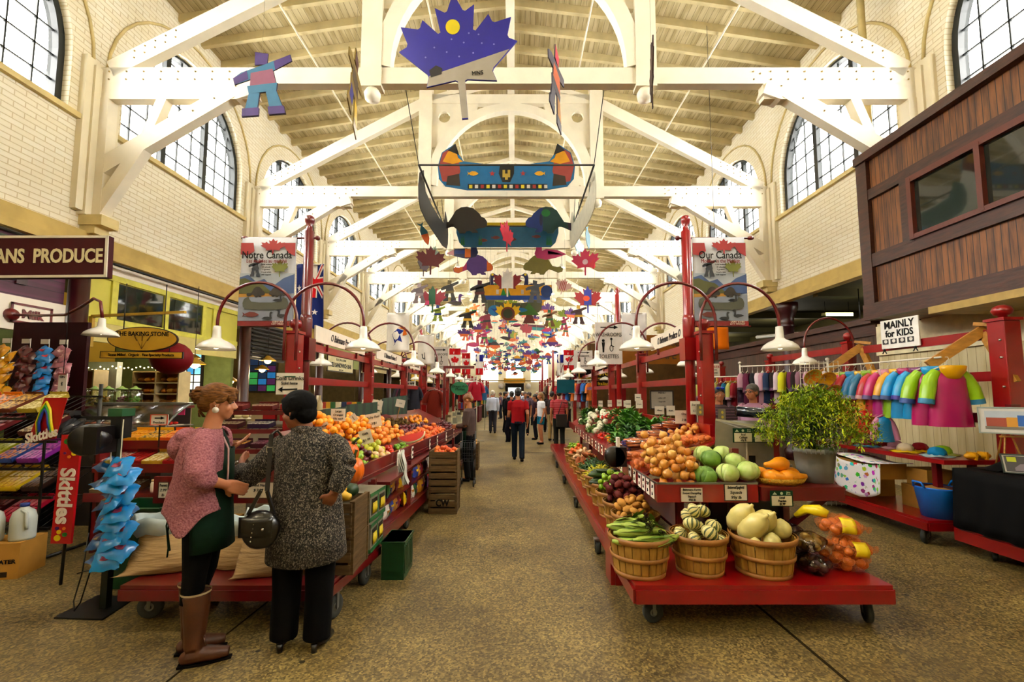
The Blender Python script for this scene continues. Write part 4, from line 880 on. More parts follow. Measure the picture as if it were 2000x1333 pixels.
for i,(x,y,z,rx,rz,l) in enumerate([(2.47,3.5,.33+.07,0,.1,'orange net bag of onions lying flat, bottom right of the flatbed cart'),(2.49,3.46,.5,.05,-.05,'net bag of small onions with yellow label, middle of the stack on the flatbed cart'),(2.45,3.5,.64,-.1,-.2,'large orange net bag of onions on top of the stack on the flatbed cart')]):
    b=net_bag('onion_bag',ONET,OSK,34 if i!=1 else 44,.038 if i!=1 else .03,(.12,.12,.05),l,i+3,YLAB if i!=0 else None);b.location=(x+.03,y,z);b.rotation_euler=(rx,.08,rz)
g=G();g.tube([(2.28,3.7,.66),(2.31,3.62,.73),(2.36,3.54,.74),(2.4,3.5,.72)],[.02,.035,.045,.03],12);tag(g.obj('yellow_label_bag',YLAB),'bright yellow printed top of an onion bag folded over the bag stack','bag label')
for i,(x,y,z,m,l) in enumerate([(2.2,3.4,.4,PSK,'clear bag of dark red potatoes, bottom front of the stack beside the baskets'),(2.22,3.62,.4,PSK,'clear bag of dark red potatoes, behind the front one on the flatbed cart'),(2.22,3.46,.54,YSK,'clear bag of yellow potatoes on top of the dark potato bags'),(2.2,3.74,.54,PSK,'dark potato bag at the back of the flatbed cart stack')]):
    b=net_bag('potato_bag',PLAST,m,14,.032,(.1,.08,.04),l,i+30);b.location=(x,y,z);b.rotation_euler=(0,0,i*1.1+2)
for i,(x,y,z) in enumerate([(1.3,4.65,1.0),(1.42,4.62,1.1),(1.62,4.62,1.14),(1.8,4.68,1.16),(1.25,4.5,.94),(1.92,4.6,1.17)]):
    b=net_bag('onion_bag',ONET,OSK,10,.032,(.07,.06,.04),['orange net bag of onions at the aisle edge behind the loose onions','orange net bag of onions standing tallest behind the loose heap','small orange net bag in the middle of the right tray','orange net bag beside the yellow plastic crate','small net bag of onions low at the tray corner','small net bag of garlic and onions on the yellow crate'][i],i+50);b.location=(x,y,z);b.rotation_euler=(0,-.9 if i==1 else 0,i*1.3)
put(ONION,lambda rg:(rg.uniform(1.68,2.0),rg.uniform(4.85,5.25)),lambda x,y:RB(x,y)+.03,.04,26,'yellow onion in the second loose heap high beside the red back board','onions in the high heap',22)
# carrot bags
def carrot_bag():
    r=thing('carrot_bag','clear bag of carrots with blue printed ends in the heap behind the onions, right tray','bag',group='carrot bags on the right tray');rg=random.Random(4)
    for i in range(9):
        a=(i%3-1)*.04+rg.uniform(-.01,.01);z=(i//3)*.03;y=rg.uniform(-.01,.01)
        g=G();M=Matrix.Rotation(PI/2,4,'Y');g.lathe([(.002,-.11),(.01,-.08),(.016,.02),(.018,.09),(.008,.1)],(0,a,z),8,M=M);g.obj('carrot',CSK,r)
    g=G();g.ball((0,0,.03),(.15,.085,.062),16,8);g.obj('plastic_film',PLAST,r)
    g=G()
    for i in range(14):
        a=2*PI*i/14;g.beam((.04,.088*math.cos(a)*.98,.03+.066*math.sin(a)),(.135,.05*math.cos(a),.03+.038*math.sin(a)),.014,.002,(math.cos(a)*.01,math.cos(a),math.sin(a)))
    g.obj('blue_print',mat('blue printed stripes','#2a2c8a',.4),r);return r
cb=carrot_bag();pts=[(1.3,4.95,.93,.3),(1.42,5.15,.99,1.9),(1.25,5.3,.93,1.2),(1.5,4.95,1.07,.5),(1.55,5.35,1.05,2.6),(1.4,5.5,.98,.2),(1.7,5.4,1.12,1.1),(1.62,5.15,1.14,.1),(1.8,5.6,1.18,.7),(1.35,5.1,1.06,2.2),(1.5,5.25,1.13,1.5),(1.9,5.45,1.23,.4)]
for i,(x,y,z,a) in enumerate(pts):(cb if i==0 else dup(cb)).location=(x,y,z);o=bpy.data.objects[cb.name] if i==0 else COL.objects[-1]
cbs=[o for o in COL.objects if o.name.startswith('carrot_bag')]
for o,p in zip(cbs,pts):o.location=p[:3];o.rotation_euler=(0,.1,p[3])
# leafy bunches
def leafy(name,h,h2,L_,w,n,seed,cat='greens',spread=1.,bend=-.9,head=None):
    rg=random.Random(seed);g=G()
    for i in range(n):
        a=rg.uniform(0,6.28);e=rg.uniform(.1,1.3)
        d=(math.cos(a)*math.cos(e)*spread,math.sin(a)*math.cos(e)*spread,math.sin(e));leaf_strip(g,(rg.uniform(-.02,.02),rg.uniform(-.02,.02),0),d,L_*rg.uniform(.6,1.1),w*rg.uniform(.6,1.2),bend*rg.uniform(.4,1.4),4,.6)
    g.v=[(a,b,max(c,-.015)) for a,b,c in g.v];o=proto(g,name,mat(name+' leaf '+h.strip('#'),h,.5,.25,25.,.3,col2=h2),1.,cat,solid=0)
    if head:q=G();q.ball((0,0,head[0]*.8),head[0],12,7);q.obj('head',mat(name+' head','#e3e2c8' if len(head)<2 else head[1],.6,.1,40.,.8),o)
    return o
GR1=[leafy('leafy_greens','#4f8c28','#2c5c1c',.15,.05,30,1),leafy('leafy_greens','#6fa636','#3f7a24',.17,.06,26,2),leafy('leafy_greens','#3f7a2c','#235020',.14,.035,42,3)]
GR2=[leafy('cauliflower','#7f9e6a','#5b8048',.11,.06,14,4,'cauliflower',head=(.065,)),leafy('pale_lettuce','#9db87a','#6d9450',.12,.08,24,5,'lettuce')]
def grn(protos,n,y0,y1,u0,u1,label,group,seed,zoff=.0,s=1.):
    rg=random.Random(seed);pts=[]
    for i in range(n):
        y=rg.uniform(y0,y1);w=2.05-RE(y);x=RE(y)+.08+rg.uniform(u0,u1)*(w-.14);pts.append((x,y,RB(x,y)+.03+zoff+rg.uniform(0,.05),rg.uniform(.8,1.15)*s))
    scatter(protos,pts,label,group,upright=True,seed=seed)
grn(GR1,46,5.75,7.6,.1,1,'bunch of dark leafy greens in the mass behind the carrot bags, right tray','dark leafy greens on the right tray',31,.02)
grn(GR1[1:2],14,7.2,9,.6,1,'bunch of bright leafy greens high at the middle of the right tray','bright greens by the back board',36,.04)
grn(GR2,34,7.6,10.4,.0,.85,'pale cauliflower or lettuce head in the far half of the right tray','pale heads in the far half',32,.03)
grn(GR1,16,10.2,11.8,.0,1,'green bunch at the far end of the right tray','greens at the far end',33,.02)
put(PEPP,lambda rg:(RE(6.6)+.1+rg.uniform(0,.25),rg.uniform(6.3,7.0)),lambda x,y:RB(x,y)+.04,.036,16,'yellow pepper among the greens near the aisle edge, right tray','yellow peppers in the greens',23)
put(TOM,lambda rg:(RE(7.3)+.08+rg.uniform(0,.2),rg.uniform(7.1,7.6)),lambda x,y:RB(x,y)+.02,.032,18,'orange red tomato in the small heap at the aisle edge, right tray','tomatoes at the aisle edge',24)
put(TOM,lambda rg:(rg.uniform(1.7,2.0),rg.uniform(8.0,9.2)),lambda x,y:RB(x,y)+.12,.03,24,'red radish or tomato scattered over the pale heads, right tray','red vegetables over the pale heads',25)
# standing cards at the red back board
for i,(px0,px1,py0,py1,Y) in enumerate([(1319,1360,802,828,5.2),(1302,1318,793,812,6.0),(1279,1297,794,810,6.3),(1240,1252,770,784,7.2),(1222,1232,782,797,7.6),(1205,1214,781,794,8.2),(1242,1255,782,798,6.9),(1187,1195,782,795,9.2),(1218,1228,783,795,8.6),(1169,1177,783,795,10.3)]):
    pcard(px0,px1,py0,py1,Y,[['Onions','3 lb $2'],['Kale'],['Chard'],['Beets'],['Leeks'],['Dill'],['Corn'],['Herbs'],['Peas'],['Beans']][i],['large white price sheet leaning on the red back board above the onions','white price card above the carrots by the back board','white price card above the greens by the back board','white card taped to the second red post','white price card between second and third post','narrow white price card near the third post','white card behind the greens','small white card at the far end by the fourth post','small white card behind the cauliflowers','farthest small white card on the right tray'][i],stick=.05)
pcard(1349,1367,784,810,4.85,['Sweet','1.99'],'white price card clipped high on the first right red post')
# yellow plastic crate behind the cabbages
g=G();w,d,h=.34,.3,.14
for i in range(9):
    x=-w/2+w*i/8;g.box(x-.008,x+.008,-d/2,-d/2+.006,.02,h-.02)
g.box(-w/2,w/2,-d/2,-d/2+.008,0,.03).box(-w/2,w/2,-d/2,-d/2+.008,h-.03,h).box(-w/2,-w/2+.008,-d/2,d/2,0,h).box(w/2-.008,w/2,-d/2,d/2,0,h).box(-w/2,w/2,d/2-.008,d/2,0,h).box(-w/2,w/2,-d/2,d/2,0,.006)
o=g.obj('plastic_crate',mat('pale yellow plastic','#c8b56a',.4,.06));o.location=(1.86,4.62,.99);o.rotation_euler=(0,-.15,.1);tag(o,'pale yellow slatted plastic crate behind the cabbages','crate')
# squash basket tray on the side counter
g=G();n=24;q=[(.2*math.cos(2*PI*i/n),.1*math.sin(2*PI*i/n)) for i in range(n)]
M=Matrix.Diagonal((1,.62,1,1));g.lathe([(.17,0),(.185,.02),(.21,.055),(.218,.055),(.19,.012),(.17,.008)],n=28,M=M);o=g.obj('wicker_tray',mat('wicker','#c9a240',.6,.3,60.,.6));o.location=(2.27,3.88,.88);tag(o,'shallow oval wicker tray under the orange squashes','tray')
for i,(x,y,z,rz,ry) in enumerate([(2.2,3.82,.945,1.3,0),(2.34,3.83,.945,1.7,0),(2.27,3.93,.945,-1.4,0),(2.24,3.86,1.045,-1.25,0),(2.14,3.9,.95,.3,0),(2.4,3.94,.95,2.8,0)]):
    s=NECK[0] if i==0 else dup(NECK[0]);s.location=(x,y,z);s.rotation_euler=(0,0,rz);s['group']='orange squashes in the wicker tray';s['label']='orange long necked squash in the wicker tray beside the grey bucket'
# ---- baskets with contents
def bfill(protos,x,y,z,R0,r,n,label,group,seed,h0=.2,rr=1.,crown=.1):
    f=lambda rg:(lambda a,q:(x+math.cos(a)*q,y+math.sin(a)*q))(rg.uniform(0,6.28),R0*math.sqrt(rg.random())*.97)
    b=lambda X,Y:z+h0+crown*(1-((X-x)**2+(Y-y)**2)/R0**2)
    scatter(protos,pile(f,b,r,n,seed),label,group,rr=rr,seed=seed)
B=[(.93,3.43,.33,'bushel basket of corn at the near corner of the flatbed cart'),(1.385,3.45,.33,'bushel basket of striped squashes in the middle of the flatbed cart'),(1.85,3.43,.33,'bushel basket of spaghetti squashes beside the potato bags')]
for x,y,z,l in B:basket(x,y,z,l,1.06 if x>1.8 else (1.05 if x<1 else .95),rz=x)
cn=[(.86,3.34,.63,1.5,0),(.98,3.29,.6,1.65,0),(.84,3.3,.58,1.4,0),(.9,3.42,.66,.4,-.3),(1.0,3.42,.66,-.2,-.4),(1.06,3.38,.63,-.7,-.3),(.82,3.45,.64,.9,-.1),(1.08,3.3,.59,-1.1,.1),(.95,3.5,.68,.1,-.5),(.86,3.53,.66,.5,-.3),(1.04,3.5,.66,-.5,-.4),(.92,3.36,.66,1.2,.1)]
for i,(x,y,z,rz,rx) in enumerate(cn):
    c=CORN if i==0 else dup(CORN);c.location=(x,y,z);c.rotation_euler=(rx,0,rz);c.scale=(1.05,)*3;c['group']='corn ears in the basket';c['label']='green husked corn ear in the near bushel basket'
    if '_r' in c.keys():del c['_r']
bfill(DRSQ,1.385,3.45,.33,.16,.06,11,'striped green and cream squash in the middle basket','striped squashes in the basket',41,.17,1.05,.07)
for i,(x,y,z,rz,rx) in enumerate([(1.77,3.4,.66,.5,-.75),(1.87,3.46,.67,.25,-.7),(1.73,3.5,.7,.35,-.8)]):
    s=SPAG[0] if i==0 else dup(SPAG[0]);s.location=(x,y,z);s.rotation_euler=(rx,0,rz);s['label']=['pale yellow spaghetti squash leaning at the left rim of its basket','pale yellow spaghetti squash in the middle of the basket, pointing up','pale spaghetti squash with stem, behind the others in the basket'][i]
MEL=round_proto('round_squash','squash',['#e6dc96'],.065,.95,rough=.35,neck=.12)
for i,(x,y,z,r) in enumerate([(1.99,3.42,.635,.072),(1.87,3.33,.575,.06),(1.95,3.52,.66,.05),(1.74,3.32,.56,.045)]):
    s=MEL[0] if i==0 else dup(MEL[0]);s.location=(x,y,z);s.scale=(r/.065,)*3;s['label']=['large round pale squash at the right rim of its basket','round pale squash low at the front rim of its basket','small round pale squash behind the large round one','smallest round pale squash beside the long ones'][i]
LBK=[(1.11,4.2,'yellow potatoes'),(1.12,4.66,'red potatoes'),(1.13,5.12,'green apples'),(1.14,5.6,'cucumbers'),(1.15,6.1,'yellow beans'),(1.16,6.6,'green beans'),(1.17,7.15,'brown roots'),(1.18,7.7,'pale mushrooms'),(1.19,8.3,'bagged vegetables'),(1.2,9.0,'green peppers')]
for x,y,l in LBK:basket(x,y,.28,'bushel basket of %s on the long red cart'%l,1.0,rz=y)
bfill(YPOT,1.11,4.2,.28,.17,.034,34,'yellow potato heaped in the basket behind the corn','yellow potatoes in the basket',42,.2,1,.1)
bfill(RPOT,1.12,4.66,.28,.19,.038,44,'red potato heaped in the second basket of the long cart','red potatoes in the basket',43,.22,1,.14)
bfill(GAPP,1.13,5.12,.28,.19,.04,34,'green apple heaped in the third basket of the long cart','green apples in the basket',44,.22,1,.13)
for i in range(9):
    c=CUC[i%2] if i<2 else dup(CUC[i%2]);c.location=(1.03+.03*(i%5),5.5+.035*(i%4),.56+.018*i);c.rotation_euler=(0,0,1.2+.15*(i%4));c.scale=(1.2,)*3;c['label']='dark green cucumber lying across the fourth basket of the long cart';c['group']='cucumbers in the basket'
YB2=elong('yellow_bean','bean',['#d6cf3a','#c8c840'],[(0,-.06),(.005,-.05),(.006,0),(.005,.05),(0,.06)],6,.4,.012);GB2=elong('green_bean','bean',['#3f6e1e','#2f5a1a'],[(0,-.06),(.005,-.05),(.006,0),(.005,.05),(0,.06)],6,.4,.012)
bfill(YB2,1.15,6.1,.28,.19,.014,90,'yellow bean heaped in the fifth basket of the long cart','yellow beans in the basket',45,.24,1.3,.12)
bfill(GB2,1.16,6.6,.28,.19,.014,90,'green bean heaped in the sixth basket of the long cart','green beans in the basket',46,.24,1.3,.14)
bfill(BROWNR,1.17,7.15,.28,.18,.036,22,'brown root vegetable in the seventh basket of the long cart','brown roots in the basket',47,.22,1,.12)
bfill(wp,1.18,7.7,.28,.18,.035,24,'pale round vegetable in the eighth basket of the long cart','pale vegetables in the basket',48,.22,1,.12)
bfill(PEACH,1.19,8.3,.28,.18,.035,22,'orange vegetable in the ninth basket of the long cart','orange vegetables in the basket',49,.22,1,.12)
bfill(GAPP,1.2,9.0,.28,.18,.035,20,'green vegetable in the tenth basket of the long cart','green vegetables in the far basket',50,.22,1,.1)
BLK=mat('black metal','#141414',.4,.1);WIREW=mat('white wire','#d8d4c8',.4,.03)
# ---------- candy boxes
def candy_box(x,y,z,w,d,h,c,c2,n,label,tilt=.5,rz=0,group=None,txt=None):
    r=thing('candy_box',label,'candy box',(x,y,z),group=group);r.rotation_euler=(tilt,0,rz)
    g=G();g.box(-w/2,w/2,-d/2,d/2,0,.004).box(-w/2,w/2,-d/2,-d/2+.004,0,h).box(-w/2,w/2,d/2-.004,d/2,0,h*1.5).box(-w/2,-w/2+.004,-d/2,d/2,0,h).box(w/2-.004,w/2,-d/2,d/2,0,h);g.obj('tray',col(c,.4),r)
    g=G()
    for i in range(n):
        for j in range(2):
            xx=-w/2+w*(i+.5)/n;g.cb((xx,-d/4+j*d/2,h*.75),(w/n*.8,d*.44,h*.6),rz=(i%3-1)*.08)
    g.obj('candy',mat('wrapper '+c2.strip('#')+c.strip('#'),c2,.3,.5,38.,col2=c,thr=(.42,.58)),r)
    if txt:text('lettering',txt,h*.9,col('#f4efe0'),r,(0,-d/2-.003,h*.5),bold=.001)
    return r
def rack():
    r=thing('candy_rack','black wire candy rack with sloping shelves left of the red candy strip','rack',(-5.15,4.75,0))
    for x in (-.65,.52):
        g=G();g.tube([(x,.25,0),(x,.25,1.75)],.018);g.tube([(x,-.2,.03),(x,.3,.03)],.018);g.obj('upright',BLK,r)
    for i,z in enumerate((.42,.72,1.0,1.27,1.5)):
        g=G();g.beam((-.68,-.22,z-.11),(.55,-.22,z-.11),.02,.025);g.beam((-.68,.24,z+.11),(.55,.24,z+.11),.02,.02)
        for k in range(14):xx=-.66+k*.092;g.beam((xx,-.22,z-.11),(xx,.24,z+.11),.006,.006)
        g.obj('shelf',BLK,r)
    return r
rack()
tl=math.atan2(.22,.46)
rows=[(1.5,[(-5.68,.2,'#c8601c','#8a3a16','orange box of wrapped bars'),(-5.45,.2,'#e08a1c','#3a2016','brown and orange box of bars'),(-5.22,.2,'#6b3417','#d8b45a','brown box of cello bars'),(-4.95,.2,'#b3a13a','#ece0b0','pale box of bars')]),
 (1.27,[(-5.7,.24,'#2a7a9a','#d6d040','blue and yellow box of sweets'),(-5.42,.24,'#8e1a28','#c23a3a','red box of sour sweets'),(-4.92,.2,'#5a1016','#ead9b0','box of red lettered packets')]),
 (1.0,[(-5.68,.18,'#a01c3c','#d84a5a','crimson box of chews'),(-5.42,.24,'#c8c81e','#e2e066','lime yellow box of gum'),(-5.16,.2,'#3a5aa6','#e0872c','blue and orange box of gum'),(-4.9,.22,'#8a2a96','#c860b8','purple box of gum')]),
 (.72,[(-5.7,.2,'#c87a1c','#7a4a1c','orange box of chocolate bars'),(-5.42,.26,'#d2b21c','#ead27a','yellow box of chocolate bars'),(-5.12,.26,'#e2c22c','#c89a34','bright yellow box of toffee bars'),(-4.85,.18,'#3a241a','#6b4a2a','dark brown box of bars')]),
 (.42,[(-5.68,.22,'#4a5a1c','#8a8a2c','olive box of snack bars'),(-5.38,.24,'#5a1a20','#8a2c34','dark red box of liquorice'),(-5.05,.28,'#c2184a','#b03a3a','pink and red box of candy bars')])]
for ri,(z,bs) in enumerate(rows):
    for x,w,c,c2,l in bs:candy_box(x,4.72,z+.025,w,.36,.045,c,c2,5,l+' on the %s shelf of the candy rack'%['top','second','third','fourth','bottom'][ri],tilt=tl)
for k,(x,z) in enumerate(((-5.55,.15),(-5.2,.12),(-4.9,.12))):
    g=G()
    for i in range(3):
        for j in range(2):g.lathe([(.03,0),(.032,.14),(.012,.19),(.012,.21)],(i*.066-.066,j*.066,0),10)
    o=g.obj('bottle_pack',mat('clear green bottle','#5f7a66',.15,.2,6.,coat=.4));o.location=(x,4.55,.03);tag(o,['shrink wrapped pack of drink bottles at floor level, nearest the water box','shrink wrapped pack of drink bottles in the middle of the rack foot','shrink wrapped pack of drink bottles at the right foot of the candy rack'][k],'bottle pack')
# red candy topper with rainbow and name
r=thing('candy_display_card','red candy display card with rainbow arc and slanted white name, above the rack','sign',at(88,825,Y=4.45))
g=G();g.prism([(-.16,-.2),(.12,-.16),(.2,.24),(-.02,.24)],(0,0,0),(1,0,0),(0,0,1),.01);g.obj('card',col('#a80f1c',.35),r);G().box(-.01,.01,.006,.02,-1.2,-.15).obj('stick',BLK,r)
g=G();pts=[(-.04,-.02,-.15),(-.06,-.02,0),(-.02,-.02,.14),(.02,-.02,.2),(.06,-.02,.13),(.08,-.02,0),(.11,-.02,-.12)]
for i,c in enumerate(('#e2d21c','#3a9a3a','#2a4aa8')):
    g=G();s=1-.18*i;g.tube([(.02+(p[0]-.02)*s,p[1]-.004*i,p[2]*s) for p in pts],.012,6);g.obj('rainbow',col(c,.4),r)
text('lettering','Skittles',.13,col('#efe6d8'),r,(.0,-.03,-.13),rot=(PI/2,-.25,0),bold=.004,shear=.2,sx=.85)
# tall red strip with vertical lettering and dots
a=at(142,850,Y=3.9);b=at(120,1062,Y=3.9);r=thing('candy_strip_sign','tall narrow red strip with vertical white lettering and coloured candy dots','sign',((a.x+b.x)/2,3.9,(a.z+b.z)/2));h=a.z-b.z
r.rotation_euler=(0,math.atan2(a.x-b.x,h),0)
g=G();g.box(-.085,.085,-.01,.01,-h/2,h/2);g.obj('board',col('#b01020',.35),r)
g=G();g.tube([(0,.03,-h/2-.35),(0,.03,h/2-.02)],.012);g.obj('rod',BLK,r)
text('lettering','Skittles',.17,col('#efe8dc'),r,(.0,-.014,-.06),rot=(PI/2,PI/2,0),bold=.006,sx=.95)
for i,(x,z,c,s) in enumerate([(-.03,.4,'#2f8a3a',.026),(.03,.36,'#2f8a3a',.018),(0,.42,'#e2c81c',.02),(.04,.3,'#e2c81c',.022),(-.04,.3,'#6a2a7a',.012),(0,.27,'#e08a2c',.014),(-.02,-.36,'#e2c81c',.02),(.03,-.38,'#2f8a3a',.02),(-.04,-.33,'#5a2a7a',.016),(-.03,-.41,'#e2d21c',.028),(.02,-.33,'#e0872c',.014)]):
    g=G();g.prism(ell(s,s*.9,12,x,z),(0,-.012,0),(1,0,0),(0,0,1),.004);g.obj('candy_dot',col(c,.35),r)
# chips stand with base plate, post, scale housing and two strings of blue bags
r=thing('clip_stand','black metal stand on a flat floor plate with round black dispenser on top','stand',(-3.14,3.56,0))
P=[at(105,1210,z=0),at(200,1213,z=0),at(268,1168,z=0),at(190,1166,z=0)]
g=G();g.hexa([(p.x+3.14,p.y-3.56,0) for p in P],[(p.x+3.14,p.y-3.56,.012) for p in P]);g.obj('base_plate',BLK,r)
g=G();g.box(-.02,.03,-.03,.02,0,1.52);g.obj('post',mat('dark green post','#16241c',.4),r)
g=G();g.box(.03,.11,-.1,.0,1.3,1.5);g.box(-.2,.05,-.06,-.04,1.44,1.47);g.obj('bracket',BLK,r)
g=G();M=Matrix.Rotation(PI/2,4,'X')@Matrix.Rotation(.25,4,'Y');g.lathe([(0,-.09),(.1,-.09),(.115,-.075),(.118,0),(.115,.08),(.1,.09),(0,.09)],(-.04,-.16,1.3),28,M=M);g.box(-.04,.07,-.25,-.08,1.2,1.4);g.obj('dispenser',mat('black plastic','#16151a',.3,.1),r)
g=G();g.tube([(-.12,-.05,.58),(-.12,-.08,.3),(-.15,-.1,.1),(-.12,-.12,.04),(-.08,-.12,.1),(-.05,-.08,.35),(-.03,-.03,.6)],.005,6);g.tube([(-.14,-.1,.3),(-.02,-.05,.32)],.004,5);g.obj('wire_loop',BLK,r)
g=G();g.box(.02,.13,-.12,0,1.47,1.53);g.obj('green_top',col('#175a34'),r)
def pillow_bag(name,w,h,c,c2=None,fat=.03,mk='print'):
    r=thing(name,None,'snack bag')
    def f(u,v):
        X=(u-.5)*w;Z=(v-.5)*h;e=(math.sin(PI*min(1,max(0,v)))**.45)*(math.sin(PI*u)**.5 if 0<u<1 else 0);return X*(1+.04*math.sin(v*19)),-fat*e*(1+.25*math.sin(u*13+v*9)),Z+.006*math.sin(u*11)
    g=G();g.grid(f,8,8);g.grid(lambda u,v:(f(u,v)[0],-f(u,v)[1],f(u,v)[2]),8,8);g.obj('pouch',mat(name+' film '+c.strip('#'),c,.3,.12,14.,.15,coat=.3),r)
    if c2:
        g=G();g.grid(lambda u,v:(lambda p:(p[0],p[1]-.004,p[2]))(f(.33+.34*u,.42+.22*v)),5,5);g.obj(mk,col(c2,.35),r,solid=.001)
    return r
def strand(src,x,y,z0,n,dz,label,group,rg,tilt=.5,dx=.05,back=0,hook=None):
    for i in range(n):
        o=src if (src.get('_n') is None) else dup(src);src['_n']=1
        o.location=(x+rg.uniform(-dx,dx)*.5+(dx*.9 if i%2 else -dx*.5),y+rg.uniform(-.015,.015)-i*.002,z0-i*dz);o.rotation_euler=(-tilt+rg.uniform(-.25,.25),rg.uniform(-.5,.5),rg.uniform(-.35,.35));o['label']=label;o['group']=group
rg=random.Random(11)
BB=pillow_bag('snack_bag',.17,.16,'#0a8ccc','#8a3a5a')
strand(BB,-2.93,3.38,1.1,11,.066,'bright blue snack bag clipped in the nearer right-hand string on the black stand','blue bags in the bright string',rg,tilt=.8,dx=.035)
BD=pillow_bag('snack_bag',.17,.16,'#0a5488','#8a7a2a')
strand(BD,-3.08,3.5,1.1,11,.07,'darker blue snack bag in the string behind, on the black stand','blue bags in the darker string',rg,tilt=1.0,dx=.05)
g=G();g.tube([(-2.96,3.4,1.45),(-2.96,3.39,.45)],.004,5);g.tube([(-3.1,3.47,1.4),(-3.1,3.47,.4)],.004,5);tag(g.obj('clip_strip',mat('clear plastic strip','#b9b29a',.4)),'plastic clip strips holding the blue snack bags','strip')
# hanging bags at the far left wall
for j,(c,c2,l) in enumerate((('#d8a01c','#e8c84a','golden yellow snack bag hanging in the leftmost string under the milk board'),('#5c2026','#7a3030','maroon snack bag in the string right of the yellow ones'),('#1280c4','#b03a4a','blue snack bag in the third string under the milk board'),('#a8707c','#d8b0b0','dusty pink snack bag in the string beside the maroon column'))):
    s=pillow_bag('snack_bag',.16,.15,c,c2);strand(s,-6.43+j*.19,5.6+j*.05,2.18-.0*j,10,.072,l,['yellow bags by the milk board','maroon bags by the milk board','blue bags by the milk board','pink bags by the milk board'][j],rg,tilt=.5,dx=.04)
    g=G();g.tube([(-6.43+j*.19,5.66+j*.05,2.35),(-6.43+j*.19,5.66+j*.05,1.45)],.004,5);g.box(-6.48+j*.19,-6.38+j*.19,5.6+j*.05,5.604+j*.05,2.28,2.34);g.obj('hanging_strip',WIREW)
    tag(COL.objects[-1],['white hanging strip with tag above the yellow bags','white hanging strip with tag above the maroon bags','white hanging strip with tag above the blue bags at far left','white hanging strip with tag above the pink bags'][j],'strip')
G().box(-6.75,-5.75,5.95,6.0,.0,2.6).obj('snack_backboard',mat('maroon backboard','#3a1018',.6,.1));tag(bpy.data.objects['snack_backboard'],'dark maroon board behind the hanging snack bags','board')
tag(G().box(-6.8,-5.7,5.4,5.9,1.36,1.42).box(-6.75,-6.7,5.45,5.85,0,1.36).box(-5.8,-5.75,5.45,5.85,0,1.36).obj('counter_shelf',BLK),'black counter shelf below the hanging snack bags','shelf')
# milk gooseneck lamp + milk board frame
r=thing('gooseneck_lamp','white enamel shade on long red arm from the ball mount on the milk board','lamp')
a=at(25,615,X=-7.0);e=at(200,620,Y=5.6);e.z-=.0
g=G();p0=Vector((-7.03,a.y,a.z));pts=[p0,p0+(e-p0)*.35,p0+(e-p0)*.62+Vector((0,0,.02)),p0+(e-p0)*.78+Vector((0,0,.13)),p0+(e-p0)*.9+Vector((0,0,.24)),p0+(e-p0)*.97+Vector((0,0,.2)),e+Vector((0,0,.0))];pts[-1].z=2.6
g.tube(pts,.018,8);g.obj('gooseneck_arm',REDD,r);g=G();g.ball(p0,(.09,.09,.09),14,8);g.obj('ball_mount',REDD,r)
c=pts[-1];g=G();g.lathe([(.018,.0),(.036,-.01),(.043,-.11),(.065,-.13),(.12,-.155),(.165,-.19),(.187,-.23),(.18,-.23),(.1,-.17),(.03,-.14)],c,22,cap=False);g.obj('lamp_shade',WEN,r);G().ball(c+Vector((0,0,-.18)),.035,10,6).obj('bulb',BULB,r)
p=at(38,625,X=-7.02);q=at(82,625,X=-7.02);r=thing('milk_plate','small white plate with red frame reading Milk on the white fascia board','sign',(-7.02,(p.y+q.y)/2,2.78))
G().box(0,.01,-.28,.28,-.14,.14).obj('plate',WHITEP,r);g=G()
for a_,b_,c_,d_ in ((-.28,.28,-.14,-.11),(-.28,.28,.11,.14),(-.28,-.25,-.14,.14),(.25,.28,-.14,.14)):g.box(.008,.018,a_,b_,c_,d_)
g.obj('frame',REDD,r);text('lettering','Milk',.17,REDD,r,(.02,0,-.01),rot=(PI/2,0,PI/2),bold=.006)
# water jugs on carton
r=thing('cardboard_carton','brown cardboard carton lettered water under the plastic jugs, bottom left','carton',(-4.66,4.22,0),.25)
G().box(-.2,.2,-.16,.16,0,.31).obj('carton_body',mat('corrugated cardboard','#b58a45',.8,.1,5.),r)
text('lettering','SPRING WATER',.05,INK,r,(0,-.164,.15),bold=.001);G().box(-.15,.12,-.164,-.161,.02,.065).obj('printed_bar',col('#3a2c1c',.7),r)
for i,(x,y) in enumerate(((-4.74,4.14),(-4.53,4.22))):
    r=thing('water_jug',['translucent white plastic water jug with blue cap, left one on the carton','translucent white plastic water jug with blue cap, right one on the carton'][i],'jug',(x,y,.31))
    g=G();g.lathe([(.0,0),(.085,0),(.09,.02),(.09,.19),(.075,.25),(.03,.285),(.028,.3)],n=20);g.obj('jug_body',mat('milky plastic','#c8cdc6',.35,.04),r)
    G().lathe([(.033,.295),(.033,.325),(0,.327)],n=14).obj('cap',col('#1c3a8a',.4),r);g=G();g.tube([(.03,-.05,.27),(.085,-.06,.25),(.09,-.06,.15),(.085,-.05,.1)],.012,6);g.obj('handle',mat('milky plastic','#c8cdc6'),r)
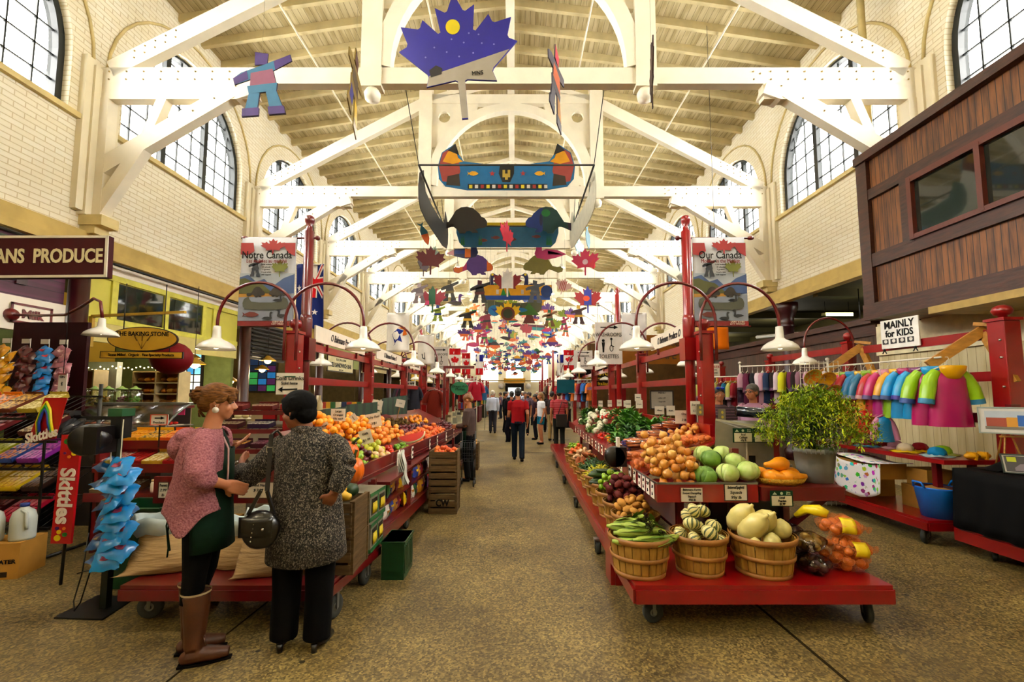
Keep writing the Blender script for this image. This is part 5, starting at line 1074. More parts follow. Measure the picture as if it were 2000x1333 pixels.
# green bins
for i,(x,y,z,l) in enumerate(((-3.25,4.05,.34,'dark green plastic bin with flared rim, upper one behind the stand'),(-3.25,4.05,0,'dark green plastic bin at floor level behind the stand'))):
    g=G();a=[(-.2,-.15),(.2,-.15),(.2,.15),(-.2,.15)];b=[(-.25,-.19),(.25,-.19),(.25,.19),(-.25,.19)]
    h=.33
    for k in range(4):
        p,q=a[k],a[(k+1)%4];P_,Q_=b[k],b[(k+1)%4];s=.94
        g.hexa([(*p,0),(*q,0),(Q_[0],Q_[1],h),(P_[0],P_[1],h)],[(p[0]*s,p[1]*s,0.006),(q[0]*s,q[1]*s,.006),(Q_[0]*s,Q_[1]*s,h),(P_[0]*s,P_[1]*s,h)])
        g.beam((P_[0],P_[1],h),(Q_[0],Q_[1],h),.03,.015,(0,0,1))
    g.box(-.2,.2,-.15,.15,0,.01);o=g.obj('plastic_bin',mat('dark green plastic','#0d4a2c',.35,.08));o.location=(x,y,z);tag(o,l,'bin')
g=G()
for i in range(5):
    for j in range(2):g.lathe([(.026,0),(.028,.1),(.01,.14)],(-.12+i*.06,j*.06,0),8)
o=g.obj('bottle_pack',mat('clear pink bottle','#7a3a58',.2,.15,6.,coat=.4));o.location=(-2.72,3.95,.56);tag(o,'pack of purple drink bottles behind the open sack','bottle pack')
tag(G().box(-2.95,-2.45,3.8,4.14,.3,.56).obj('shipping_carton',mat('corrugated cardboard','#b58a45')),'cardboard carton under the purple bottles behind the sacks','carton')
# cloth sacks
BURL=mat('pale woven sack','#b59a72',.8,.18,9.,.8,stretch=(.6,.6,5));LINER=mat('white plastic liner','#b9c4c2',.4,.15,6.,.3)
def sack(base,mouth,r0,r1,lab,tip=None,open_=True,seed=1):
    """bag body from base centre to mouth centre"""
    r=thing('cloth_sack',lab,'sack',base);B=Vector((0,0,0));Mv=Vector(mouth)-Vector(base);rg=random.Random(seed)
    n=26;k=12;g=G();vs=[]
    tipv=Vector(tip)-Vector(base) if tip else None
    for i in range(k+1):
        t=i/k;c=B.lerp(Mv,t);rr=r0*(1-t)+r1*t;rr*=(.82+.3*math.sin(PI*min(1,t*1.1+.12)))
        if t<.12:rr*=.9
        for j in range(n):
            a=2*PI*j/n;x=rr*math.cos(a)*1.1;y=rr*.8*math.sin(a)
            wv=1+.03*math.sin(a*5+t*14+seed)+.025*math.sin(t*60+a*2)
            p=c+Vector((x*wv,y*wv,0))
            if tipv is not None:
                w=max(0,math.cos(a-math.atan2(tipv.y,tipv.x)))**3*(1-t)**2.2;p=p.lerp(tipv,w)
            p.z=max(p.z,.004 if t<.05 else .004);vs.append(p)
    fs=[(i*n+j,i*n+(j+1)%n,(i+1)*n+(j+1)%n,(i+1)*n+j) for i in range(k) for j in range(n)]+[tuple(range(n-1,-1,-1))]
    g.add(vs,fs,True);g.obj('sack_body',BURL,r)
    if open_:
        g=G();g.lathe([(r1*.98,-.06),(r1*1.12,-.02),(r1*1.16,.03),(r1*1.05,.07),(r1*.9,.06),(r1*.8,.0),(r1*.76,-.05),(0.001,-.06)],Mv,24,sy=.8,cap=False)
        g.v=[(v[0]+.012*math.sin(v[1]*60+seed),v[1]+.01*math.sin(v[0]*50),v[2]+.015*math.sin(math.atan2(v[1]-Mv.y,v[0]-Mv.x)*4+seed)) for v in g.v];g.obj('liner',LINER,r)
    else:
        g=G();g.lathe([(r1,-.02),(r1*.5,.04),(r1*.35,.06),(r1*.7,.1),(0.001,.1)],Mv,14);g.obj('tied_neck',BURL,r)
    return r
sack((-2.6,3.62,.3),(-2.8,3.62,.62),.22,.17,'pale woven sack leaning left with folded white liner, mouth open',tip=(-2.9,3.3,.33))
sack((-2.2,3.62,.3),(-2.2,3.68,.58),.16,.12,'pale woven sack behind the woman in the green apron',seed=3)
sack((-1.9,3.78,.3),(-1.95,3.8,.6),.17,.12,'pale woven sack right of the apron, with open top',seed=5)
sack((-1.84,3.52,.3),(-1.98,3.56,.68),.19,.1,'pale woven sack with bluish white liner beside the tweed coat',tip=(-2.05,3.3,.32),seed=7)
# nuts table, its cards and bags
r=thing('nut_table','dark red table with price cards on its front, carrying clear bags of nuts','table',(-2.7,4.6,0))
G().box(-.62,.52,-.42,-.38,.64,.88).obj('front_board',REDD,r);G().box(-.62,.52,-.38,.3,.82,.85).obj('top',REDD,r)
for x in (-.58,.46):
    for y in (-.35,.24):G().box(x,x+.05,y,y+.05,0,.82).obj('leg',REDD,r)
for i,(a,b,l) in enumerate(((308,330,['Peanuts','2.99','lb']),(392,458,['Roasted Nuts','$ 2.99','lb']),(464,545,['Mixed Nuts','$ 3.99','lb']))):
    pcard(a,b,942,974,4.16,l,['white price card at the left end of the nut table, half hidden','white price card for roasted nuts on the nut table front','white price card for mixed nuts beside the tweed sleeve'][i],rim='#4a3a2c')
NUT=mat('brown nuts','#6b4a30',.6,.4,60.,.6);rg=random.Random(8)
for i in range(11):
    x=-2.95+(i%6)*.19;y=4.36+(i//6)*.22;r=thing('nut_bag','clear plastic bag of mixed nuts on the nut table','bag',(x,y,.85),rg.uniform(0,3),'clear nut bags on the nut table')
    G().ball((0,0,.045),(.085,.07,.045),12,7).obj('nuts',NUT,r);g=G();g.ball((0,0,.06),(.1,.085,.07),14,8);g.v=[tuple(Vector(v)*(1+.08*math.sin(v[0]*70+i)+.07*math.sin(v[1]*90))) for v in g.v];g.obj('film',PLAST,r)
# tiered red wire racks with chocolate packs behind the nuts
r=thing('tiered_rack','red wire tiered rack with chocolate packs between the two women','rack',(-2.95,5.15,0));
for x in (-.45,.42):G().box(x-.015,x+.015,.2,.23,0,1.55).obj('upright',REDD,r)
for z,y in ((1.02,-.28),(1.22,-.1),(1.42,.06)):
    g=G();g.beam((-.5,y,z),(.45,y,z),.012,.05);g.beam((-.5,y+.2,z+.03),(.45,y+.2,z+.03),.012,.012)
    for k in range(12):g.beam((-.5+k*.0864,y,z),(-.5+k*.0864,y+.2,z+.03),.006,.006)
    for k in (-.5,.45):g.tube([(k,y,z),(k,y,z+.09),(k,y+.2,z+.12),(k,y+.2,z+.03)],.005,5)
    g.obj('wire_shelf',REDD,r)
for i,(x,y,z,c,c2,l) in enumerate([(-3.32,4.98,1.06,'#3a1226','#6b2a3a','dark purple box of chocolates on the lowest red wire tier'),(-3.05,4.98,1.06,'#501a34','#c89a3a','plum coloured box with gold print on the lowest red wire tier'),(-2.75,4.98,1.06,'#4a1028','#8a5a6a','maroon box of chocolates at the right of the lowest wire tier'),
    (-3.25,5.16,1.26,'#5a2430','#cbbfa0','dark box with pale packets on the middle red wire tier'),(-2.90,5.16,1.26,'#3a1c4a','#d8d2c0','purple box on the middle red wire tier'),(-3.30,5.32,1.46,'#6b1c1c','#a04a3a','brown red box on the top red wire tier'),(-2.95,5.32,1.46,'#742020','#c8a890','red box with white packets on the top wire tier')]):
    candy_box(x,y,z,.24,.16,.05,c,c2,5,l,tilt=.15)
o=G();o.grid(lambda u,v:(-.14+.28*u,.03*math.sin(v*5+u*3),.0+.16*v*(1-.3*u)),6,6);q=o.obj('blue_bag',col('#1560b8',.35),solid=.02);q.location=(-2.05,4.75,1.16);q.rotation_euler=(0,.3,.2);tag(q,'crumpled bright blue plastic bag between the women','bag')
o=G();o.grid(lambda u,v:(-.12+.24*u,.02*math.sin(v*7+u*5),.14*v),6,6);q=o.obj('green_bag',col('#1c6a44',.5),solid=.02);q.location=(-2.0,4.62,1.0);tag(q,'folded green bag below the blue plastic bag','bag')
# candy counter left of the sweater: three tiers
r=thing('candy_counter','dark red tiered candy counter behind the blue snack bags','counter',(-3.9,4.95,0))
for z,y in ((.62,-.3),(.9,-.22),(1.12,.0)):
    G().box(-.5,.4,y,y+.36,z-.03,z).obj('shelf',REDD,r);G().box(-.5,.4,y-.012,y,z-.08,z+.01).obj('front_strip',REDD,r)
for x in (-.5,.36):G().box(x,x+.04,-.2,.4,0,1.12).obj('side_panel',REDD,r)
k=0
for z,y,its in ((1.12,5.12,[('#e0a81c','#c87a1c','yellow'),('#e8b820','#3a2a5a','blue edged'),('#d8641c','#e0a03a','orange'),('#e2c21c','#a8641c','golden')]),(.9,4.9,[('#a81c24','#d8c8b8','red'),('#8a141c','#c23a2c','dark red'),('#c8a83a','#ece0c0','cream'),('#a81c24','#7a2a1c','crimson')]),(.62,4.82,[('#8a7a5a','#e0dcc8','beige'),('#6b4a2a','#cfc6b0','tan')])):
    for j,(c,c2,n) in enumerate(its):
        candy_box(-4.28+j*.225,y,z,.2,.26,.07,c,c2,4,'%s candy box, number %s from left on the %s tier of the candy counter'%(n,['one','two','three','four'][j],'top' if z>1 else 'middle' if z>.7 else 'bottom'),tilt=.25)
for j in range(4):
    r=thing('white_jar','small white jar with brown label on the bottom tier of the candy counter','jar',(-3.75+j*.1,4.74,.62),group='white jars on the candy counter');G().lathe([(.035,0),(.04,.02),(.04,.09),(.03,.11)],n=12).obj('jar_body',WHITEP,r);G().lathe([(.033,.11),(.033,.13),(0,.131)],n=12).obj('lid',col('#cdb98a'),r)
# arrow card
r,w,h=sheet_sign('arrow_card',294,329,810,831,4.9,[('Produce',.32,0,-.25,'#2a2018')],'orange edged card with black arrow above the yellow candy boxes',frame='#c8501c')
g=G();g.prism([(-.25*w,.1*h),(.1*w,.1*h),(.1*w,.02*h),(.35*w,.16*h),(.1*w,.32*h),(.1*w,.22*h),(-.25*w,.22*h)],(0,-.009,0),(1,0,0),(0,0,1),.002);g.obj('arrow',INK,r)
G().box(-.006,.006,.006,.014,-.3,-h/2).obj('stick',BLK,r)
r,w,h=sheet_sign('pink_note',338,362,788,811,6.2,[],'blank bright pink paper note behind the pink sweater',board='#e85a9a')
# ---------- bakery
r=thing('bakery_counter','dark red topped bakery counter with jars behind the candy','counter',(-5.95,6.7,0))
G().box(-.9,.95,-.3,.3,1.42,1.46).obj('top',REDD,r);G().box(-.88,.93,-.25,.25,0,1.42).obj('front',mat('dark counter front','#2c1c16',.6,.1),r)
JG=glassmat('jar glass','#dfe8c8',.12,.03)
for i,(c,l) in enumerate((('#b8863a','ginger brown cookies'),('#8a7a4a','wrapped biscuits'),('#c9b088','pale almond cookies'),('#c98f2a','ring shaped cookies'),('#9a4a7a','coloured wrapped candy'),('#6aa83a','bright green candy'))):
    x=-6.62+i*.2;r=thing('glass_jar','big glass jar of %s on the bakery counter'%l,'jar',(x,6.62,1.46))
    G().lathe([(.085,0),(.09,.02),(.09,.2),(.06,.24)],n=18).obj('glass',JG,r);g=G();rg=random.Random(i)
    for k in range(26):
        a=rg.uniform(0,6.28);q=rg.uniform(0,.06);g.ball((q*math.cos(a),q*math.sin(a),.02+.0045*k),(.025,.02,.014),7,4)
    tag(g.obj('sweets',col(c,.5),r),kind='stuff');G().lathe([(.07,.24),(.075,.25),(.03,.27),(.015,.29),(0,.295)],n=14).obj('lid',mat('green glass lid','#9ab86a',.2),r)
# deli case
r=thing('glass_display_case','curved glass refrigerated display case behind the candy counter','display case',(-5.0,6.0,0))
G().box(-.75,.55,-.3,.35,0,1.1).obj('cabinet',mat('dark case cabinet','#3a332c',.5),r)
g=G();g.grid(lambda u,v:(-.75+1.3*u,-.3+.45*math.sin(v*PI/2)**2,1.1+.4*math.sin(v*PI/2)),2,8);g.obj('curved_glass',PLAST,r,solid=.004);G().box(-.75,.55,.12,.35,1.49,1.52).obj('case_top',STL,r)
g=G();g.tube([(.55,-.3+.45*math.sin(v/8*PI/2)**2,1.1+.4*math.sin(v/8*PI/2)) for v in range(9)],.014,6);g.obj('steel_rim',STL,r)
G().box(-.7,.5,-.2,.3,1.2,1.215).obj('shelf',STL,r)
for i in range(5):
    r=thing('pastry_tray','white tray of pastries inside the curved glass case','tray',(-5.6+i*.24,6.03,1.215),group='pastry trays in the display case');G().box(-.1,.1,-.14,.14,0,.01).obj('tray',WHITEP,r);g=G()
    for k in range(6):g.ball((-.06+.06*(k%3),-.06+.1*(k//3),.03),(.028,.04,.02),8,5)
    g.obj('pastry',col(['#c8641c','#b8862a','#a84a2c','#d8a83a','#c83a2c'][i],.6),r)
# bread shelves
def bread_shelf(x0,x1,y,z0,z1,nc,nr,lab):
    r=thing('bread_shelf',lab,'shelf',((x0+x1)/2,y,z0));w=x1-x0;h=z1-z0
    G().box(-w/2,w/2,.28,.3,0,h).obj('back',mat('honey wood back','#b8741c',.5,.1),r)
    for j in range(nr+1):G().box(-w/2,w/2,-.0,.3,h*j/nr-.012,h*j/nr+.012).obj('shelf_board',mat('pale shelf','#cbb88a',.5),r)
    for i in range(nc+1):X=-w/2+w*i/nc;G().box(X-.012,X+.012,0,.3,-.01,h).obj('divider',mat('pale shelf','#cbb88a'),r)
    for i in range(nc):
        for j in range(nr):
            for k in range(3):
                c=rnd.choice(['#b8742a','#c98a3a','#8a5a24','#d8a44a']);g=G();g.ball((0,0,0),(.09,.06,.045),10,6)
                o=g.obj('bread_loaf',col(c,.7));o.location=((x0+w*(i+.5)/nc)+(k-1)*w/nc*.28,y+.12,z0+h*j/nr+.06);o.rotation_euler=(0,0,1.57+rnd.uniform(-.3,.3));tag(o,'baked loaf or bun in the bakery shelves under the oval sign','bread','loaves in the bakery shelves')
bread_shelf(at(258,760,Y=8.4).x,at(347,760,Y=8.4).x,8.4,1.42,2.05,2,3,'white framed bread shelf with six cells under the oval bakery sign')
bread_shelf(at(132,760,Y=8.2).x,at(180,760,Y=8.2).x,8.2,1.6,2.07,1,1,'honey coloured bread cell above the leftmost jars')
tag(G().box(-8.6,-6.3,8.2,8.75,0,1.4).obj('back_counter',col('#8a7a5a',.6)),'plain back counter under the bread shelves','counter')
tag(G().box(at(168,730,Y=8.6).x,at(226,730,Y=8.6).x,8.62,8.74,1.4,2.25).obj('white_refrigerator',mat('white appliance','#c9d0bc',.4)),'pale white refrigerator box behind the jars','refrigerator')
g=G();rg=random.Random(3)
for i in range(26):g.ball((-8.3+i*.075,8.35,2.1+rg.uniform(-.02,.05)),.012,6,4)
tag(g.obj('string_lights',mat('warm fairy bulb','#ffe9a8',.4,emit=12)),'string of warm fairy lights along the top of the bread shelves','string lights',kind='stuff')
g=G();g.ball((0,0,0),(.36,.3,.3),18,10);o=g.obj('paper_globe',mat('dark red paper','#7a0f1c',.6));o.location=at(335,700,Y=8.2);tag(o,'large dark red globe hanging under the oval bakery sign','globe')
# bakery signs
c=at(280,663,Y=7.1);r=thing('oval_sign','oval golden sign reading The Baking Stone with wheat ears','sign',c,R(6))
w=at(344,663,Y=7.1).x-c.x;g=G();g.prism(ell(w,.2,40),(0,0,0),(1,0,0),(0,0,1),.03);g.obj('rim',col('#3a1c10',.5),r);g=G();g.prism(ell(w*.96,.185,40),(0,-.018,0),(1,0,0),(0,0,1),.01);g.obj('face',mat('gold sign face','#c9a02a',.5,.05),r)
text('lettering','THE BAKING STONE',.1,INK,r,(0,-.026,.08),bold=.002,sx=.85)
g=G()
for k,(dx,an) in enumerate(((-.08,.5),(0,0),(.08,-.5))):
    g.tube([(0,-.026,-.16),(dx,-.026,.0)],.004,4)
    for q in range(5):g.ball((dx*(1+q*.12),-.026,-.02+q*.018),(.012,.003,.012),6,4)
g.obj('wheat_ears',col('#7a5a1c',.6),r)
for x in (-.3,.3):G().tube([(x,0,.15),(x,0,.9)],.008,5).obj('hanger_rod',BLK,r)
a=at(203,697,Y=7.1);b=at(353,691,Y=7.1);r=thing('bakery_bar_sign','narrow yellow sign reading Stone Milled Organic Fine Specialty Products','sign',((a.x+b.x)/2,7.1,(a.z+b.z)/2),R(6));L_=b.x-a.x
G().box(-L_/2,L_/2,-.015,.015,-.055,.055).obj('frame',col('#2a1a10'),r);G().box(-L_/2+.015,L_/2-.015,-.02,-.015,-.045,.045).obj('face',mat('gold sign face','#c9a02a'),r);text('lettering','Stone Milled . Organic . Fine Specialty Products',.062,INK,r,(0,-.024,0),bold=.001,sx=.82)
for x in (-.4,.4):G().tube([(x,0,.05),(x,0,.2)],.006,5).obj('hanger_rod',BLK,r)
g=G();a=at(180,618,Y=7.15);b=at(362,610,Y=7.15);g.beam(a,b,.05,.04);g.beam((a.x,7.15,a.z),(a.x,7.15,a.z-.5),.06,.05);tag(g.obj('yellow_rail',mat('ochre rail','#b8962c',.5)),'ochre timber bracket arm across the yellow shop front','bracket')
r,w,h=sheet_sign('notice_sign',111,132,730,787,5.5,[('ON',.12,0,.38,'#2a1c20')],'narrow white notice with figure and mountain hanging beside maroon column',frame=None,board='#d8d2c8',support=[(0,.9)])
layers(r,[([sc(q,w*.3,h*.14,(0,h*.15)) for q in INUK],'#2a2620'),([(-w*.4,-h*.2),(0,-h*.08),(w*.4,-h*.2)],'#5a5a50'),([(-w*.45,-h*.4),(0,-h*.28),(w*.45,-h*.4)],'#3c3c3a'),(rect(-w*.5,w*.5,h*.46,h*.5),'#8a1a24')],t0=.01)
# stained glass window in the bakery's far partition
def stained(x0,x1,z0,z1,y,nm,cols,arch=False):
    r=bpy.data.objects.new(nm,None);COL.objects.link(r);r.location=((x0+x1)/2,y,z0);r['kind']='structure';w=x1-x0;h=z1-z0
    nc,nr=3,5;rg=random.Random(5);bym={}
    for i in range(nc):
        for j in range(nr):
            c=rg.choice(cols);bym.setdefault(c,G()).box(-w/2+w*i/nc+.02,-w/2+w*(i+1)/nc-.02,0,.01,h*j/nr+.015,h*(j+1)/nr-.015)
    for c,g in bym.items():g.obj('window_pane',mat('stained glass '+c.strip('#'),c,.2,.3,6.,emit=.9),r)  # glow put into the panes in place of daylight behind them
    g=G();g.box(-w/2-.05,w/2+.05,.01,.04,-.05,h+.05)
    if arch:g.prism([(-w/2-.05,h),(w/2+.05,h),(w*.3,h+w*.5),(0,h+w*.62),(-w*.3,h+w*.5)],(0,.02,0),(1,0,0),(0,0,1),.04)
    g.obj('window_frame',mat('window frame dark','#241c14',.5),r)
yb=ty(1)-.24
stained(at(352,700,Y=yb).x,at(394,700,Y=yb).x,at(370,762,Y=yb).z,at(370,688,Y=yb).z,yb,'window_43',['#7ac0d8','#e8f0e8','#e2b83a','#c23a24','#3a8ac0','#f0f0e0'])
yb=ty(2)-.24
stained(at(488,700,Y=yb).x,at(540,700,Y=yb).x,at(500,765,Y=yb).z,at(500,702,Y=yb).z,yb,'window_44',['#12243a','#1c5a8a','#2a7a3a','#3a1a3a','#0c1a26'],True)
# ---------- crates at the corner of the fruit table
CRW=mat('weathered crate wood','#6f5b40',.75,.25,7.,.4,stretch=(.6,.6,6))
def crate(w,d,h,name='wooden_crate'):
    r=thing(name,None,'crate');t=.012
    for s in(-1,1):
        g=G()
        for k in range(3):z=.005+k*h/3;g.box(-w/2,w/2,s*d/2-t/2,s*d/2+t/2,z,z+h/3-.02)
        g.obj('long_side',CRW,r)
        g=G();g.box(s*w/2-t,s*w/2+t,-d/2+t,d/2-t,0,h);
        for q in(-1,1):g.box(s*w/2-t*1.6,s*w/2+t*1.6,q*d/2-.03 if q>0 else -d/2+.008,d/2-.008 if q>0 else -d/2+.03,0,h)
        g.obj('end_board',CRW,r)
    G().box(-w/2+t,w/2-t,-d/2+t,d/2-t,0,.01).obj('bottom',CRW,r);return r
CR=crate(.42,.36,.265);CR.location=(-1.43,3.6,.3);CR['label']='weathered wooden crate under the gourds, lower of the two on the left cart'
c=dup(CR,(-1.43,3.6,.57),label='weathered wooden crate holding yellow gourds, upper of the two on the left cart')
GOU=elong('ornamental_gourd','gourd',['#d9b23a','#e2cf7a'],[(0,-.08),(.03,-.075),(.045,-.04),(.042,0),(.028,.04),(.02,.07),(0,.075)],14,.5,.05)
GOU.append(elong('green_gourd','gourd',['#2c4a24'],[(0,-.05),(.04,-.04),(.05,0),(.04,.04),(0,.05)],14,.5,.05)[0])
for i,(x,y,z,p,l) in enumerate([(-1.33,3.5,.86,0,'yellow ornamental gourd at the aisle corner of the upper crate'),(-1.4,3.46,.86,1,'pale knobbly gourd at the front of the upper crate'),(-1.37,3.58,.9,0,'yellow gourd lying on top of the others in the crate'),(-1.5,3.5,.86,1,'pale gourd beside the tweed coat in the crate'),(-1.32,3.66,.87,2,'dark green gourd at the back of the crate'),(-1.47,3.6,.88,0,'yellow gourd in the middle of the crate')]):
    o=GOU[p] if i in(0,1,4) else dup(GOU[p]);o.location=(x,y,z);o.rotation_euler=(0,0,i*1.1+1.2);o['label']=l;o.scale=(1.15,)*3
    if '_r' in o.keys():del o['_r']
# banana cartons
for k,(z,dy,rz) in enumerate(((.31,0,.02),(.56,.02,-.05))):
    r=thing('banana_carton',['cardboard fruit carton with green and yellow print, lower one beside the crates','cardboard fruit carton with green and yellow print, upper one below the red board'][k],'carton',(-1.37,4.03+dy,z),rz)
    w,d,h=.32,.4,.235
    G().box(-w/2,w/2,-.19,.19,0,h).obj('carton_body',mat('white printed carton','#8a8474',.7,.1),r)
    g=G();g.box(w/2,w/2+.003,-.19,.19,0,.035).box(w/2,w/2+.003,-.19,.19,h-.03,h).box(w/2,w/2+.003,-.01,.01,0,h).box(-w/2,w/2,-.193,-.19,0,.03);g.obj('green_band',col('#1c6a3a'),r)
    g=G();g.box(w/2+.002,w/2+.004,-.16,-.03,.05,h-.05).box(w/2+.002,w/2+.004,.03,.16,.05,h-.05);g.obj('dark_picture',col('#2a2214'),r)
    g=G()
    for q in range(5):
        for s in (-.1,.09):g.tube([(w/2+.006,s-.04+q*.02,.06),(w/2+.012,s-.045+q*.02,.1),(w/2+.006,s-.03+q*.02,.15)],[.003,.009,.003],6)
    g.obj('banana_print',col('#d8c22a'),r)
g=G();w,d,h=.2,.34,.33;g.box(-w/2,w/2,-d/2,d/2,0,h)
for k in range(6):g.box(w/2,w/2+.006,-d/2+.02+k*.053,-d/2+.05+k*.053,.05,h-.05)
g.box(-w/2-.01,w/2+.01,-d/2-.01,d/2+.01,h-.02,h);o=g.obj('green_crate',mat('dark green plastic','#0d4a2c'));o.location=(-1.08,4.25,0);tag(o,'dark green plastic crate standing on the floor beside the left cart','crate')
# snack bags on the lower shelves
pal=['#d8b81c','#6a2a7a','#c83a2c','#e0dcd0','#2a6a3a','#2c4a9a','#b8862a','#8a2a3a']
SB=[]
for i,c in enumerate(pal):
    s=pillow_bag('snack_pack',.15,.17,c,pal[(i+3)%8],.035);SB.append(s)
used=set();i=0
for z in (.375,.615):
    y=4.52
    while y<7.6:
        s=SB[i%8];o=s if i<8 else dup(s);o.location=(LE(y)+.02+rnd.uniform(-.03,.02),y,z+(0 if z<.5 else 0));o.rotation_euler=(rnd.uniform(-.2,.1),rnd.uniform(-.15,.15),PI/2+rnd.uniform(-.4,.4));nm='lower' if z<.5 else 'upper'
        o['label']='colourful snack packet on the %s shelf under the left fruit table'%nm;o['group']='snack packets on the %s shelf'%nm;i+=1;y+=.125
# CW crate stack and farther ones
def cstack(x,y,n,w,labs,rz=0):
    for k in range(n):
        o=dup(CR,(x,y,k*.285),rz=rz,label=labs[k]);o.scale=(w/.42,1.05,1.06)
cstack(-.985,6.42,3,.36,['wooden crate stencilled with black letters, bottom of the aisle stack','wooden crate in the middle of the aisle stack','wooden crate of peaches on top of the aisle stack'])
t=text('crate_stencil','CW',.12,INK,None,(-.985,6.22,.15),bold=.004);tag(t,'black stencilled letters CW on the bottom aisle crate','stencil')
t.parent=[o for o in COL.objects if o.get('label','').startswith('wooden crate stencilled')][0];t.location=(0,-.195,.14);del t['label'];del t['category'];t.name='stencil_lettering'
put(PEACH,lambda rg:(rg.uniform(-1.13,-.84),rg.uniform(6.28,6.56)),lambda x,y:.79,.036,20,'red yellow peach in the top crate of the aisle stack','peaches in the crate',61)
cstack(-1.0,9.9,2,.4,['wooden crate at the bottom of the far onion stack','wooden crate of onions on top of the far stack'])
put(ONION,lambda rg:(rg.uniform(-1.15,-.85),rg.uniform(9.78,10.02)),lambda x,y:.5,.036,18,'onion in the far crate beside the aisle','onions in the far crate',62)
# wire shopping cart near the crates
r=thing('shopping_cart','small black wire shopping cart beside the crate stack','cart',(-.84,8.1,0))
g=G()
for z in (.45,.55,.65,.78):g.tube([(-.12,-.15,z),(.12,-.15,z),(.12,.15,z),(-.12,.15,z)],.005,5,closed=True)
for i in range(7):
    g.tube([(-.12+.04*i,-.15,.45),(-.12+.04*i,-.15,.78)],.004,5);g.tube([(.12,-.15+.05*i,.45),(.12,-.15+.05*i,.78)],.004,5);g.tube([(-.12,-.15+.05*i,.45),(-.12,-.15+.05*i,.78)],.004,5)
g.obj('wire_basket',BLK,r);g=G();g.tube([(-.12,.15,.1),(-.12,.18,.95),(.12,.18,.95),(.12,.15,.1)],.01,6);g.obj('handle',BLK,r)
g=G();M=Matrix.Rotation(PI/2,4,'Y')
for x in(-.12,.12):
    for y in(-.12,.14):g.lathe([(0,-.012),(.06,-.012),(.06,.012),(0,.012)],(x,y,.06),12,M=M);g.tube([(x,y,.06),(x,y,.45)],.006,5)
g.obj('wheels',BLK,r)
# ---------- steel wrap station, blue roll, foam trays
STEEL=mat('brushed steel','#8f8a78',.35,.1,8.,metal=.55)
r=thing('steel_bin','open steel counter bin with sloping sides and lid behind the cabbages','bin',(2.36,4.42,0))
G().box(-.13,.13,-.08,.1,.88,1.29).obj('front_panel',STEEL,r)
g=G();g.hexa([(-.4,.0,1.0),(-.13,-.08,.9),(-.13,-.08,1.29),(-.38,.0,1.38)],[(-.4,.012,1.0),(-.13,-.068,.9),(-.13,-.068,1.29),(-.38,.012,1.38)]);g.hexa([(-.38,.0,1.38),(-.13,-.08,1.29),(.13,-.08,1.29),(.2,.3,1.36)],[(-.38,.02,1.38),(-.13,-.06,1.28),(.13,-.06,1.28),(.2,.32,1.35)]);g.obj('side_panel',STEEL,r)
g=G();g.beam((-.38,0,1.39),(.13,-.08,1.3),.015,.02);g.beam((-.4,0,1.1),(-.14,-.09,1.0),.02,.03);g.beam((-.13,-.085,.9),(-.13,-.085,1.3),.01,.012);g.obj('steel_trim',mat('bright steel edge','#c9c4ac',.3,metal=.4),r)
G().box(-.11,-.05,-.085,-.08,.93,1.05).obj('sticker',INK,r);G().box(-.3,.3,.0,.5,.0,.9).obj('cabinet',mat('dark steel cabinet','#39362c',.5),r)
g=G();M=Matrix.Rotation(PI/2,4,'Y')@Matrix.Rotation(.1,4,'X');g.lathe([(.018,-.21),(.055,-.21),(.055,.2),(.018,.2)],n=20,M=M);o=g.obj('film_roll',mat('dark teal film roll','#0f2c3c',.2,.1,coat=.6));o.location=(2.56,4.72,1.44);o.rotation_euler=(0,.08,-.12);tag(o,'glossy dark blue roll of bags lying on top of the steel bin','roll')
g=G();g.box(-.13,.13,-.09,.09,0,.035).box(-.15,.15,-.1,.1,.035,.045);o=g.obj('foam_trays',WHITEP);o.location=(2.36,4.2,.88);o.rotation_euler=(0,0,.1);tag(o,'stack of white foam trays behind the orange squashes','trays')
tag(G().lathe([(.1,0),(.11,.1),(.1,.1),(.09,.01)],(2.5,4.28,.88),20).obj('steel_pan',STEEL),'round steel pan behind the foam trays','pan')
# dark round roll holder at the aisle edge of the right tray
r=thing('bag_dispenser','round black plastic bag dispenser at the aisle edge above the basket row','dispenser',(1.06,4.78,.98))
g=G();M=Matrix.Rotation(PI/2,4,'X');g.lathe([(0,-.05),(.1,-.05),(.108,-.035),(.108,.035),(.1,.05),(0,.05)],n=28,M=M);g.box(.0,.115,-.05,.05,-.1,.1);g.obj('housing',mat('black plastic','#16151a'),r);G().box(.02,.05,-.03,.03,.1,.2).obj('paper_end',PAPER,r)
# socket boxes on posts
for i,(x,y,z) in enumerate(((1.98,4.81,1.47),(2.2,4.78,1.42),(2.12,7.6,1.5))):
    r=thing('socket_box',['grey metal socket box on the first right post, aisle side','grey metal box with two yellow sockets beside the first right post','grey metal socket box on the second right post'][i],'socket box',(x,y,z));G().box(-.035,.035,-.03,.0,-.06,.06).obj('box_body',STEEL,r);g=G()
    for q in(-.025,.025):g.prism(ell(.013,.016,10,0,q),(0,-.031,0),(1,0,0),(0,0,1),.003)
    g.obj('socket_face',col('#c9b44a'),r)
